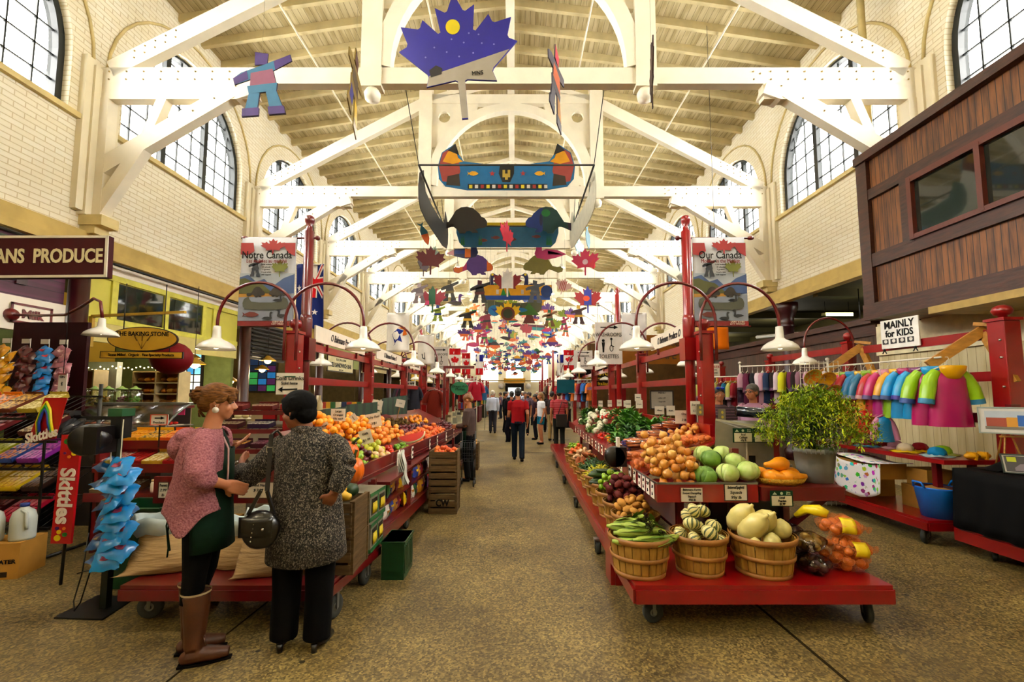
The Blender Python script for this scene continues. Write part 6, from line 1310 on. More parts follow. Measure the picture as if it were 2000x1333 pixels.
# ---------- grey bucket with feathery green plant
r=thing('dill_bucket','grey plastic bucket overflowing with feathery green dill, end of the red counter','bucket',(2.64,3.98,.88))
g=G();g.lathe([(.0,0),(.13,0),(.145,.13),(.15,.135),(.158,.25),(.163,.25),(.163,.285),(.152,.29),(.14,.28),(.13,.02),(0,.02)],n=36);g.obj('pail',mat('grey pail plastic','#93958f',.45,.08),r)
g=G()
for i in range(30):
    a=2*PI*i/30;g.box(.16*math.cos(a)-.002,.16*math.cos(a)+.002,.162*math.sin(a)-.004,.162*math.sin(a)+.004,.25,.285)
g.obj('rim_ribs',mat('grey pail plastic','#6e706c'),r)
rg=random.Random(21)
for nm,h,n in (('foliage','#7a961e',420),('foliage','#b0bc2c',330),('foliage','#45641c',150)):
    g=G()
    for i in range(n):
        a=rg.uniform(0,6.28);e=rg.uniform(.0,1.45);L_=rg.uniform(.3,.47) if n!=150 else rg.uniform(.12,.3)
        d=Vector((math.cos(a)*math.cos(e)*1.05,math.sin(a)*math.cos(e)*.95,math.sin(e)*1.0+.0));tip=Vector((.02,0,.34))+d*L_
        for k in range(10):
            q=Vector((rg.gauss(0,1),rg.gauss(0,1),rg.gauss(.3,1))).normalized();s=rg.uniform(.022,.045);c=tip+q*.03
            leaf_strip(g,c,q,s,.012,-.4,2,.2)
    tag(g.obj(nm,mat('dill '+h.strip('#'),h,.6,.25,30.),r,fix=False),kind='stuff')
g=G()
for i in range(70):
    a=rg.uniform(0,6.28);e=rg.uniform(.2,1.45);L_=rg.uniform(.2,.36);d=Vector((math.cos(a)*math.cos(e),math.sin(a)*math.cos(e),math.sin(e)));g.tube([(rg.uniform(-.05,.05),rg.uniform(-.05,.05),.1),Vector((0,0,.26))+d*.05,Vector((0,0,.3))+d*L_],.002,3,cap=False)
tag(g.obj('stems',mat('dill stem','#4f6a1c',.6),r),kind='stuff')
# ---------- clothing stall frame
pN=dup(pP,(5.38,4.86,0),label='tall thick red post with ball finial at the right edge, clothing stall');pN.scale=(1.35,1.35,1.06)
dup(pP,(5.35,7.1,0),label='red post with ball finial behind the wooden bracket, clothing stall').scale=(1,1,1.06)
dup(pP,(5.35,9.3,0),label='far red post of the clothing stall behind the right lamp');dup(pP,(5.35,11.5,0),label='farthest red post of the clothing stall near the coat racks')
for i,(ya,yb,z,l) in enumerate(((4.95,7.03,2.3,'upper red rail behind the kids sign'),(4.95,7.03,1.83,'thick red rail at jacket height, clothing stall'),(4.95,7.03,1.36,'dark red rail below the jackets'),(7.17,9.2,2.34,'upper red rail beyond the lamp, clothing stall'),(9.4,11.4,2.0,'far red rail behind the coat racks'))):
    tag(G().box(5.32,5.37,ya,yb,z-.05,z+.06).obj('stall_rail',RED),l,'rail')
PINE=mat('varnished pine','#b98a3a',.4,.2,8.,.1,stretch=(.5,3,3))
for i,(p,q) in enumerate((((4.86,5.22,1.97),(5.36,5.03,2.38)),((4.86,7.05,1.95),(5.36,6.82,2.38)))):
    r=thing('wooden_bracket',['varnished wooden A shaped bracket near the right post holding the clothes rod','varnished wooden A shaped bracket behind the plant holding the far end of the rod'][i],'bracket')
    g=G();g.beam(p,q,.05,.11);g.obj('arm',PINE,r);g=G();g.beam((q[0]-.02,q[1],q[2]-.05),(q[0]+.0,q[1]-.25,q[2]-.62),.05,.09);g.obj('brace',PINE,r);g=G();g.beam((q[0]-.08,q[1]+.05,q[2]+.06),(q[0]+.05,q[1]-.1,q[2]+.02),.09,.04);g.obj('cap_block',PINE,r)
g=G();g.tube([(4.9,5.1,2.06),(4.9,7.0,2.06)],.011,8);tag(g.obj('clothes_rod',WIREW),'white clothes rod carrying the colourful raincoats','rod')
r=thing('stall_sign','white sign reading Mainly for Kids tied on the upper red rail','sign',(5.27,6.05,2.47),-PI/2+.1)
G().box(-.27,.27,-.008,.008,-.2,.2).obj('board',col('#e8e6e0',.4),r);text('lettering','MAINLY',.14,INK,r,(0,-.012,.12),bold=.003,sx=.85);text('lettering','for KIDS',.13,INK,r,(0,-.012,-.0),bold=.003,sx=.85)
layers(r,[([rect(-.25+.12*i,-.16+.12*i,-.14,-.07) for i in range(4)],'#2a2a2c'),([ell(.025,.025,10,-.2+.12*i,-.1) for i in range(4)],'#d8d4cc')],t0=.011)
for s in(-1,1):
    g=G();g.ball((s*.22,-.02,-.22),.02,6,4);g.beam((s*.22,-.02,-.22),(s*.22-.03,-.02,-.27),.01,.01);g.beam((s*.22,-.02,-.22),(s*.22+.03,-.02,-.27),.01,.01);g.obj('tie',BLK,r)
# gooseneck at the clothing stall
l=dup(lL,(5.2,7.0,.02),label='white shade on red gooseneck arm at the middle post of the clothing stall');l.scale=(.9,1,.98)
# raincoats
def coat(body,sleeve,hood,cuff,label=None,hooded=True,kind='raincoat',long=.6,glossy=.3):
    r=thing(kind,label,'raincoat' if kind=='raincoat' else 'garment')
    g=G()
    def f(u,v):
        a=u*2*PI;t=v;rx=.105+.04*min(1,t*6)+.045*t;ry=.035+.045*min(1,t*5)+.02*t;fold=1+.05*math.sin(a*6+t*4)*t;return (rx*math.cos(a)*fold,ry*math.sin(a)*fold,-t*long+(.03*abs(math.cos(a))*-1 if t<.1 else 0))
    g.grid(f,28,10);g.obj('body',col(body,glossy),r,fix=True)
    for s in (-1,1):
        g=G();g.tube([(s*.105,0,-.04),(s*.16,0,-.11),(s*.2,-.015,-.22),(s*.225,-.02,-.33)],[.045,.06,.066,.062],12,cap=False);g.obj('sleeve',col(sleeve,glossy),r)
        g=G();g.tube([(s*.222,-.02,-.32),(s*.23,-.02,-.37)],[.066,.066],12,cap=False);g.obj('cuff',col(cuff,.5),r)
    if hooded:
        g=G();g.lathe([(.0,-.13),(.06,-.11),(.11,-.04),(.12,.01),(.1,.02),(.05,.0)],(0,-.07,.0),16,sy=.5,cap=False);g.obj('hood',col(hood,glossy),r)
    g=G();g.tube([(-.14,0,-.02),(0,0,.035),(.14,0,-.02)],.006,5);g.tube([(0,0,.035),(0,0,.07),(.02,0,.09),(.015,0,.11),(-.01,0,.11)],.003,5);g.obj('hanger',WIREW,r);return r
cs=[('#b0146a','#9cc41c','#e0b012','#3a8ab0','magenta raincoat with lime sleeves and yellow hood, nearest on the rod'),('#b0146a','#9cc41c','#1a9ad0','#3a5a9a','magenta raincoat with lime sleeves and blue collar, second on the rod'),('#148ec0','#14a0d4','#7a2a6a','#4a3a9a','bright blue raincoat behind the second magenta one'),
 ('#148ec0','#1a9ad0','#a8226a','#4a5a8a','blue raincoat with patterned lining, fourth on the rod'),('#8db21c','#d8a412','#d8a412','#4a5a7a','lime raincoat with yellow sleeves in the middle of the rod'),('#a8127a','#c02a7a','#c88a9a','#6a5a8a','pink raincoat right of the red one'),('#b01420','#b81a24','#d8a412','#c8a0a0','bright red raincoat in the middle of the rod'),
 ('#d8a412','#14769c','#8db21c','#8a8ab0','yellow raincoat with blue sleeves'),('#a01018','#1a86b8','#d8b41c','#7a6a9a','red raincoat with blue sleeve and yellow hood'),('#c0141c','#b81420','#1a86b8','#aa5a5a','glossy red raincoat near the far bracket'),('#a8127a','#d02a6a','#8db21c','#5a6a9a','pink raincoat near the far bracket'),('#8db21c','#14769c','#d8c41c','#5a8a5a','lime and blue raincoat at the far end of the rod')]
yy=4.98
for i,(b,s,h,c,l) in enumerate(cs):
    o=coat(b,s,h,c,l);o.location=(4.9-.02*(i%2),yy+.06,1.935);o.rotation_euler=(0,0,-.12-.42*min(1,i*.6));o.scale=(1.12,1.1,1.1) if i<2 else (1,1,1);yy+=.17 if i<2 else .145
# small hanging items below
for i,(x,y,z,c,c2,l) in enumerate([(4.75,6.1,1.42,'#c8201c','#d8a412','small red and yellow child outfit hanging below the red raincoat'),(4.72,5.75,1.35,'#1a86b8','#c88aa8','small blue and pink outfit hanging below the blue raincoats'),(4.8,6.45,1.5,'#d8a84a','#e0902c','orange patterned bag hanging low behind the plant')]):
    o=coat(c,c2,c,c2,l,False,'child_outfit',.4);o.location=(x,y,z);o.scale=(.55,.7,.8);o.rotation_euler=(0,0,-.3)
    tag(G().tube([(x,y,z+.07),(x,y,2.05)],.004,4).obj('thin_string',WIREW),'thin cord holding '+l.split(' hanging')[0],'cord')
# hat shelf
r=thing('hat_shelf','bright red shelf board carrying sun hats in front of the wainscot','shelf',(5.05,5.9,0))
G().box(-.38,.28,-.98,1.2,.87,.92).obj('shelf_board',RED,r)
for y in(-.8,1.0):G().box(.1,.16,y,y+.06,.285,.87).obj('leg',REDD,r);G().box(-.3,-.24,y,y+.06,.3,.87).obj('leg',REDD,r)
def hat(x,y,c,c2,l,s=1.):
    r=thing('sun_hat',l,'hat',(x,y,.92));r.scale=(s,s,s);g=G();n=24
    g.lathe([(.185,.0),(.19,.008),(.1,.022),(.095,.03)],n=n);g.v=[(v[0],v[1],v[2]+.01*math.sin(5*math.atan2(v[1],v[0]))) if v[2]<.015 else v for v in g.v];g.v=[(v[0],v[1],max(0,v[2])) for v in g.v];g.obj('brim',col(c2,.6),r)
    g=G();g.lathe([(.1,.02),(.095,.07),(.07,.11),(.03,.125),(0,.128)],n=n);g.v=[(v[0]*(1+.06*math.sin(7*math.atan2(v[1],v[0]))),v[1]*(1+.06*math.sin(7*math.atan2(v[1],v[0]))),v[2]) for v in g.v];g.obj('crown',col(c,.6),r)
for a in ((4.88,5.22,'#1484b4','#9ab0b8','blue sun hat with checked brim, nearest on the red shelf'),(5.08,5.36,'#8db21c','#b8c46a','lime sun hat behind the blue one'),(4.86,5.62,'#d8c8b0','#d8b81c','printed white sun hat with yellow brim on the red shelf',),(5.1,5.68,'#8a1420','#d8b01c','dark red hat with yellow brim at the back of the shelf'),(5.02,5.95,'#b88898','#c8a0a8','dusty pink sun hat on the red shelf'),(4.84,6.2,'#a8185a','#4a8aa8','magenta hat with blue brim beside the plant'),(5.12,6.25,'#8a1420','#6a1018','dark red hat at the far end of the shelf')):hat(*a,.85)
for i,x in enumerate((5.0,5.12)):
    g=G();g.ball((0,0,.04),(.11,.05,.04),14,8);g.box(-.012,.012,-.052,.052,.0,.083);o=g.obj('folded_poncho',col('#d8a410',.4));o.location=(5.02+.14*i,4.96+.02*i,.92);o.scale=(.75,1,1);tag(o,['folded yellow packet on the red shelf, left one by the black cloth','folded yellow packet on the red shelf, right one by the black cloth'][i],'packet')
cart('flatbed_cart','long red flatbed cart under the hat shelf with cloth, boxes and tub',[(4.45,4.92),(5.15,4.92),(5.15,7.4),(4.45,7.4)],.17,.28,RED,[(4.53,5.05,.5),(4.53,6.8,.7),(5.1,5.1,.2),(5.1,6.8,.1)],.085)
cart('flatbed_cart','bright red flatbed cart at the right edge under the black cloth table',[(4.62,3.7),(5.35,3.7),(5.35,4.8),(4.62,4.8)],.12,.27,RED,[(4.75,4.55,.8),(4.75,3.9,.5),(5.25,4.5,.2)],.085)
# tub
r=thing('plastic_tub','blue plastic tub with dark red inside and loop handles on the cart','tub',(4.72,5.08,.28))
g=G();g.lathe([(0,0),(.15,0),(.2,.31),(.21,.325),(.2,.33)],n=32,cap=False);g.obj('outside',mat('blue plastic','#0f7fdc',.35,.06),r)
G().lathe([(0,.012),(.14,.015),(.193,.32)],n=32,cap=False).obj('lining',mat('dark red plastic','#5a1018',.5),r)
for s in(-1,1):g=G();g.tube([(s*.2,-.07,.32),(s*.22,-.05,.38),(s*.22,.05,.38),(s*.2,.07,.32)],.012,7);g.obj('handle',mat('blue plastic','#0f5fb0'),r)
tag(G().cb((0,0,0),(.22,.2,.24),rz=.4,rx=.1).obj('paper_bag',mat('kraft paper','#a88248',.8,.1),loc=(4.71,5.08,.47)),'brown paper bag sticking out of the blue tub','bag')
for i,(x,y,z,w,h) in enumerate(((4.95,5.5,.28,.3,.26),(4.98,5.45,.545,.3,.2),(5.0,5.15,.62,.0,.0),(4.85,6.2,.28,.45,.3))):
    if w:tag(G().box(x-w/2,x+w/2,y-.14,y+.14,z,z+h).obj('cardboard_box',mat('corrugated cardboard','#b58a45')),['brown cardboard box on the red cart behind the blue tub','smaller cardboard box stacked on top behind the tub','','brown box on the red cart under the printed cloth'][i],'box')
# printed cloth: many coloured blots
m=bpy.data.materials.new('animal print cloth');m.use_nodes=True;nt=m.node_tree;b=nt.nodes['Principled BSDF'];N=nt.nodes.new;L=nt.links.new
tc=N('ShaderNodeTexCoord');v=N('ShaderNodeTexVoronoi');v.inputs['Scale'].default_value=15;nz=N('ShaderNodeTexNoise');nz.inputs['Scale'].default_value=60;mxv=N('ShaderNodeMixRGB');mxv.inputs[0].default_value=.03;L(tc.outputs['Object'],nz.inputs[0]);L(tc.outputs['Object'],mxv.inputs[1]);L(nz.outputs['Color'],mxv.inputs[2]);L(mxv.outputs[0],v.inputs[0])
hs=N('ShaderNodeHueSaturation');hs.inputs['Saturation'].default_value=1.9;hs.inputs['Value'].default_value=.55;L(v.outputs['Color'],hs.inputs['Color']);lt=N('ShaderNodeMath');lt.operation='LESS_THAN';lt.inputs[1].default_value=.4;L(v.outputs['Distance'],lt.inputs[0])
mx=N('ShaderNodeMix');mx.data_type='RGBA';L(lt.outputs[0],mx.inputs[0]);mx.inputs[6].default_value=lin('#dcd8da');L(hs.outputs[0],mx.inputs[7]);L(mx.outputs[2],b.inputs['Base Color']);b.inputs['Roughness'].default_value=.7
g=G();g.grid(lambda u,v:(4.4+.06*math.sin(u*9)-.02*v,5.45+u*1.1,.8-.42*v*(1-.45*abs(u-.3)*1.2)-.05*abs(math.sin(u*5))),16,10)
tag(g.obj('printed_cloth',m,solid=.004),'white cloth with colourful animal print draped over the boxes on the red cart','cloth')
g=G();g.grid(lambda u,v:(4.4+.4*v,5.45+u*1.1,.8-.02*math.sin(u*7)),8,2);o=g.obj('cloth_top',m,solid=.004);o.parent=[q for q in COL.objects if q.name.startswith('printed_cloth')][0]
tag(G().box(4.5,4.85,5.6,6.4,.585,.77).obj('cardboard_box',mat('corrugated cardboard','#b58a45')),'cardboard box hidden under the printed cloth, upper one','box')
# black cloth table, framed pictures, easel
BCL=mat('black table cloth','#0b0b0d',.8,.3,3.)
r=thing('cloth_table','table under a long black cloth at the right edge','table',(5.0,4.3,0))
g=G();g.box(-.35,.5,-.6,.5,.84,.86);g.obj('table_top',BCL,r)
g=G();g.grid(lambda u,v:(-.36-.05*v+.02*math.sin(u*26)*v,-.6+1.1*u,.86-.6*v),40,6);g.grid(lambda u,v:(-.36+.86*u,.5+.02*v+.015*math.sin(u*20)*v,.86-.55*v),24,4);g.obj('cloth_drop',BCL,r,solid=.006)
g=G();g.grid(lambda u,v:(-.2+.7*u,.2+.3*v,.87+.22*math.sin(u*PI)*(1-v)*math.sin(v*PI+.4)),10,8);g.obj('cloth_hump',BCL,r)
for x,y in((-.28,-.5),(-.28,.42),(.4,-.5),(.4,.42)):G().box(x,x+.04,y,y+.04,.27,.84).obj('leg',BLK,r)
def framed(c,w,h,rx,rz,label,imgs,fr='#9aa39c'):
    r=thing('framed_picture',label,'picture',c);r.rotation_euler=(rx,0,rz);f=.012
    G().box(-w/2,w/2,0,.01,0,h).obj('backing',col('#cfccc6',.4),r);g=G()
    for p,q,s,t in((-w/2,w/2,0,f),(-w/2,w/2,h-f,h),(-w/2,-w/2+f,0,h),(w/2-f,w/2,0,h)):g.box(p,q,-.008,.012,s,t)
    g.obj('frame',col(fr,.3),r);layers(r,[([(x*w,y*h) for x,y in p],c2) for p,c2 in imgs],t0=.001,step=.0008,name='picture_print');return r
framed((4.95,4.45,1.24),.5,.27,-.15,-.75,'silver matted street picture on a small easel at the right edge',[(rect(-.4,.4,.18,.85),'#b8c0c8'),(rect(-.38,-.1,.25,.6),'#a04a30'),(rect(-.1,.05,.25,.62),'#c8942c'),(rect(.05,.2,.3,.7),'#2a6ab0'),(rect(.2,.4,.25,.62),'#b0a898'),(rect(-.4,.4,.18,.27),'#7a7468')])
framed((4.92,4.28,.875),.42,.2,-.5,-.6,'dark framed picture of cars lying on the black cloth',[(rect(-.44,.44,.1,.9),'#4c4a4c'),(rect(-.4,-.25,.6,.85),'#b8c02a'),([(-.3,.3),(-.2,.5),(.1,.55),(.2,.35),(.4,.3),(.4,.15),(-.3,.15)],'#8a8088')],'#3a4a44')
r=thing('table_easel','small pine easel holding the street picture','easel',(4.98,4.5,.86));g=G();g.tube([(-.12,.0,0),(0,.06,.5)],.008,6);g.tube([(.12,0,0),(0,.06,.5)],.008,6);g.tube([(0,.2,0),(0,.06,.5)],.008,6);g.obj('easel_legs',PINE,r);g=G();g.box(-.14,.14,-.03,.0,.35,.365);g.obj('ledge',PINE,r)
tag(G().cb((0,0,0),(.1,.06,.1)).obj('red_tin',REDD,loc=(5.25,4.72,1.48)),'small red box with round light on the near post, right edge','box')
tag(G().box(5.2,5.32,4.69,4.83,1.4,1.43).obj('bracket_shelf',REDD),'small red ledge on the near right post','shelf')
for i,(x,y,c,l) in enumerate(((4.9,4.35,'#c8501c','orange and white folded item under the black cloth'),(4.8,4.6,'#8a8270','pale object on the cart below the black cloth'))):
    tag(G().cb((0,0,0),(.1,.14,.08),rz=.5).obj('bundle',col(c,.7),loc=(x,y,.31)),l,'bundle')
# coat racks behind
gp=['#3a2438','#6a2a4a','#1c1c26','#7a1f2c','#b08a9a','#2a3a5a','#5a1a4a','#c8b8c0','#c8c830','#4a2a5a','#2a1a1a','#8a6a7a']
def garment_rack(x0,y0,x1,y1,z,n,label,grp,glab,pal,first=[None],sc_=1.):
    r=thing('garment_rack',label,'rack',((x0+x1)/2,(y0+y1)/2,0));dx,dy=(x1-x0)/2,(y1-y0)/2
    g=G();g.tube([(-dx,-dy,z),(dx,dy,z)],.012,6);g.obj('rod',WIREW,r)
    for s in(-1,1):g=G();g.tube([(s*dx,s*dy,.03),(s*dx,s*dy,z+.05)],.014,6);g.ball((s*dx,s*dy,z+.06),.028,8,5);g.beam((s*dx-.25,s*dy,.02),(s*dx+.25,s*dy,.02),.03,.03);g.obj('upright',WIREW,r)
    for i in range(n):
        t=(i+.5)/n;c=pal[i%len(pal)];k='g'+c
        if k not in KIDS:KIDS[k]=coat(c,c if i%3 else pal[(i+4)%len(pal)],c,c,'x',False,'garment',.62,.7);o=KIDS[k]
        else:o=dup(KIDS[k])
        o.location=(x0+2*dx*t,y0+2*dy*t,z-.11);a=math.atan2(dy,dx);o.rotation_euler=(0,0,a+PI/2+rnd.uniform(-.25,.25));o['label']=glab;o['group']=grp;o.scale=(sc_,sc_,sc_*rnd.uniform(.9,1.1))
garment_rack(3.85,7.6,4.75,6.75,2.1,16,'white garment rack with dark and purple clothes behind the plant','clothes on the nearer rack','dark or purple garment on the nearer white rack behind the man in pink shirt',gp,sc_=.85)
garment_rack(3.5,8.6,4.4,7.9,1.95,14,'white garment rack with mixed clothes behind the man in striped shirt','clothes on the farther rack','garment on the farther white rack behind the two men',['#a88a9a','#8a1f2c','#c8b0c0','#1a6a8a','#b0b06a','#5a1a2c','#2c2c30'],sc_=.8)
r=thing('grid_panel','white wire grid panel with floral hats behind the plant','grid panel',(4.45,6.5,0));g=G()
for i in range(9):g.tube([(-.28+.07*i,0,.05),(-.28+.07*i,0,2.12)],.004,4)
for i in range(26):g.tube([(-.28,0,.1+.08*i),(.28,0,.1+.08*i)],.004,4)
g.obj('grid',WIREW,r)
for i,(x,z,c,c2) in enumerate(((4.3,1.88,'#c8d06a','#e0902c'),(4.5,1.84,'#d8a84a','#e8c02c'),(4.38,1.68,'#8ab0a8','#e08a5a'),(4.58,1.66,'#e0b04a','#c84a2c'))):
    g=G();g.lathe([(0,.1),(.04,.09),(.07,.04),(.12,0),(.13,0),(.08,.05),(0,.11)],n=16,cap=False);o=g.obj('floral_hat',mat('floral hat '+str(i),c,.7,.4,30.,col2=c2,thr=(.45,.55)));o.location=(x,6.42,z);o.rotation_euler=(-1.0,0,0);tag(o,['green and orange floral hat on the grid panel, upper left','yellow floral hat on the grid panel, upper right','pale blue floral hat on the grid panel, lower left','orange floral hat on the grid panel, lower right'][i],'hat')
# orange cloth banner and sale notice
g=G();a=at(1381,635,Y=8.6);b=at(1425,683,Y=8.6);g.grid(lambda u,v:(a.x+(b.x-a.x)*u,8.6+.02*math.sin(u*8),b.z+(a.z-b.z)*v),8,6);o=g.obj('orange_flag',mat('orange cloth','#e0820c',.6,.05),solid=.004);tag(o,'plain bright orange cloth hanging below the English banner','flag')
g=G();g.tube([(a.x,8.6,a.z),(b.x,8.6,a.z)],.012,6);g.tube([((a.x+b.x)/2,8.6,a.z),((a.x+b.x)/2,8.6,9.2)],.005,4);g.obj('flag_rod',BLK,o)
sheet_sign('sale_sign',1385,1405,711,735,7.9,[('$SALE$',.26,0,.25,'#b01c24'),('KIDS',.18,0,0,'#2a2a2a'),('WEAR',.18,0,-.25,'#2a2a2a')],'small white sale notice behind the first right red post',support=[(0,.6)])
# right aisle details beyond the half wall
sheet_sign('cafe_sign',1180,1360,655,712,13.5,[('Coast Coffee',.3,.05,.2,'#2a1a10'),('CAFE',.34,.15,-.22,'#14100c')],'long brown cafe signboard seen through the right red rails',board='#8a5a1c',thick=.08,support=[(-.4,1.2),(.4,1.2)])
sheet_sign('yellow_letter_sign',1130,1200,716,740,16,[('Asie',.8,.1,0,'#e8c81c')],'black sign with yellow lettering at the far right stalls',board='#12100c',frame='#c8b01c',thick=.06,support=[(0,1.)])
sheet_sign('italian_sign',1162,1195,744,756,16,[('Italian',.8,0,0,'#e8c81c')],'small black board reading Italian below the yellow lettered sign',board='#12100c',support=[(0,.5)])
sheet_sign('teal_board',1088,1122,742,768,12.5,[],'plain teal board above the shopper in red shirt',board='#0c5a6a',support=[(-.3,.9),(.3,.9)])
r,w,h=sheet_sign('neon_sign',1108,1124,722,727,17,[('Latin',1.,0,0,'#3ad84a')],'small green neon word far right of the aisle',board='#0c1a0c',support=[(0,.5)])
sheet_sign('red_board',1195,1222,755,800,16,[],'dark red panel of the far right stall',board='#7a1018',thick=.05,support=[(0,1.)])
tag(G().box(5.6,7.2,12.3,12.4,0,2.1).obj('yellow_partition',mat('warm yellow wall','#c89a3a',.7)),'warm yellow partition of the cafe behind the right rails','partition')
sheet_sign('menu_board',1270,1315,763,800,8.2,[('MENU',.14,0,.36,'#2a2a2a'),('coffee 2.00',.09,0,.1,'#4a4a4a'),('soup 4.50',.09,0,-.1,'#4a4a4a')],'pale menu board with black frame behind the first right rail',board='#b8b2a8',frame='#14100c',support=None)
G().box(-.01,.01,.01,.03,-1.45,0).obj('easel_leg',BLK,[o for o in COL.objects if o.get('label','').startswith('pale menu board')][0])
# ceiling strip light in the right aisle and wooden notice
r=thing('strip_light','fluorescent ceiling light with slotted edge in the right aisle','ceiling light',(8.2,11.2,3.62));G().box(-.35,.35,-.08,.08,0,.06).obj('housing',col('#d8d890'),r);G().box(-.34,.34,-.09,-.08,-.03,.05).obj('tube',mat('fluorescent glow','#f6f6a8',.4,emit=6),r)
for x in(-.3,.3):G().tube([(x,0,.06),(x,0,.35)],.006,4).obj('hanger',DARK,r)
g=G();g.tube([(7.6,9.,3.0),(7.4,13.5,3.35)],.05,8);tag(g.obj('white_pipe',WIREW),'white slanted pipe in the right aisle behind the lamp','pipe')
g=G();g.tube([(8.4,9.5,3.95),(8.5,9.5,3.0),(8.8,9.6,2.4)],.04,8);g.tube([(7.6,9.7,3.95),(7.6,9.7,3.1)],.01,5);tag(g.obj('black_duct',BLK),'dark bent duct in the right aisle','duct')
tag(G().box(7.5,9.0,12.8,12.9,.0,3.3).obj('black_noticeboard',mat('dark panel','#1c1c14',.6)),'dark wall panel at the back of the right aisle','panel')
tag(G().box(7.0,7.9,13.6,13.7,.0,3.1).obj('ochre_noticeboard',mat('ochre panel','#9a8c3c',.6)),'ochre notice panel beside the iron column, right aisle','panel')
SKIN=mat('skin warm','#b87f5c',.5,.06,8.);SKIN2=mat('skin tan','#8f5c40',.5,.06,8.);HAIRB=mat('brown blond hair','#8a5f2c',.6,.3,30.,.4,col2='#4a2f18',stretch=(1,1,6));HAIRK=mat('black hair','#060505',.85,.3,40.,.2,col2='#0e0b0a')
def rem(o,vox,sm=4,f=.5):
    m=o.modifiers.new('r','REMESH');m.mode='VOXEL';m.voxel_size=vox;m.use_smooth_shade=True
    s=o.modifiers.new('s','SMOOTH');s.iterations=sm;s.factor=f;return o
def head(g,c,face,s=1.,tilt=0,det=True):
    """head volumes around c looking along `face`"""
    f=Vector(face).normalized();u=Vector((0,0,1));u=(u-f*u.dot(f)*.999).normalized();r=f.cross(u).normalized();c=Vector(c)
    M=Matrix((f,r,u)).transposed().to_4x4();P=lambda a,b,d:c+(f*a+r*b+u*d)*s
    g.ball(P(-.012,0,.03),(.095*s,.075*s,.088*s),20,12,M=M);g.ball(P(.022,0,-.03),(.066*s,.06*s,.08*s),16,10,M=M);g.ball(P(.045,0,-.078),(.035*s,.036*s,.028*s),12,8,M=M)
    g.tube([P(.07,0,.02),P(.092,0,-.008),P(.104,0,-.024)],[.009*s,.012*s,.013*s],8);g.ball(P(.094,0,-.027),(.013*s,.018*s,.01*s),8,6,M=M)
    g.ball(P(.08,0,-.055),(.011*s,.024*s,.006*s),10,6,M=M);g.ball(P(.077,0,-.064),(.012*s,.02*s,.007*s),10,6,M=M)
    for q in(-1,1):g.ball(P(.066,q*.03,.027),(.016*s,.022*s,.008*s),8,6,M=M);g.ball(P(.055,q*.045,-.03),(.022*s,.016*s,.022*s),8,6,M=M);g.ball(P(-.004,q*.077,-.005),(.018*s,.009*s,.03*s),10,7,M=M)
    return P,M
def eyes(par,P,M,s,off):
    for q in(-1,1):
        G().ball(P(.066,q*.03,.012),.0125*s,10,6,M=M).tf(off).obj('eye',mat('eye white','#d8d0c4',.2),par);G().ball(P(.077,q*.031,.012),.006*s,8,5,M=M).tf(off).obj('iris',mat('iris','#2a1a10',.2),par)
        G().tube([P(.08,q*.012,.034),P(.078,q*.03,.04),P(.066,q*.048,.034)],.0025*s,5).tf(off).obj('eyebrow',HAIRK,par)
def hand(g,W,D,N,curl=.4,thumb=1,s=1.,spread=.09):
    W,D,N=Vector(W),Vector(D).normalized(),Vector(N).normalized();N=(N-D*N.dot(D)).normalized();S=D.cross(N)*thumb
    for i,(o,l) in enumerate(((.03,.95),(.01,1.05),(-.011,1.),(-.031,.8))):
        b=W+D*.085*s+S*o*s;g.tube([W+S*o*.55*s+D*.0,W+D*.045*s+S*o*.9*s,b],[.017*s,.016*s,.0125*s],8)
        d=(D+S*o*spread*12).normalized();p=b;pts=[p]
        for k,L_ in enumerate((.038,.026,.022)):
            c=curl*(k+.6)*.6;d2=(d*math.cos(c)+N*math.sin(c)).normalized();p=p+d2*L_*l*s;pts.append(p)
        g.tube(pts,[.0105*s,.0098*s,.009*s,.0075*s],8)
    t=W+D*.02*s+S*.024*s;d=(D*.65+S*.75+N*.35).normalized();g.tube([t,t+d*.038*s,t+(d*.9+D*.4).normalized()*.07*s],[.015*s,.0125*s,.0095*s],8)
class Fig:
    def __init__(s,name,label,base):s.r=thing(name,label,'person',base);s.off=Matrix.Translation(-Vector(base))
    def part(s,g,name,m,vox=None,sm=4,par=None,**k):
        g.tf(s.off);o=g.obj(name,m,par or s.r,fix=not vox,**k)
        if vox:rem(o,vox,sm)
        return o
def loft(secs,n=28,a0=0,a1=2*PI,cap=True,wr=0):
    """secs: (cx,cy,z,rx,ry); angle 0 = +X"""
    g=G();full=abs(a1-a0-2*PI)<1e-6;m=n if full else n+1;vs=[]
    for (cx,cy,z,rx,ry,*e) in secs:
        for j in range(m):
            a=a0+(a1-a0)*j/n;w=1+wr*math.sin(a*7+z*9);dz=e[0](a) if e else 0;vs.append((cx+rx*w*math.cos(a),cy+ry*w*math.sin(a),z+dz))
    k=len(secs);fs=[(i*m+j,i*m+(j+1)%m,(i+1)*m+(j+1)%m,(i+1)*m+j) for i in range(k-1) for j in range(m if full else m-1)]
    if cap and full:fs+=[tuple(range(m-1,-1,-1)),tuple((k-1)*m+j for j in range(m))]
    return g.add(vs,fs,True)
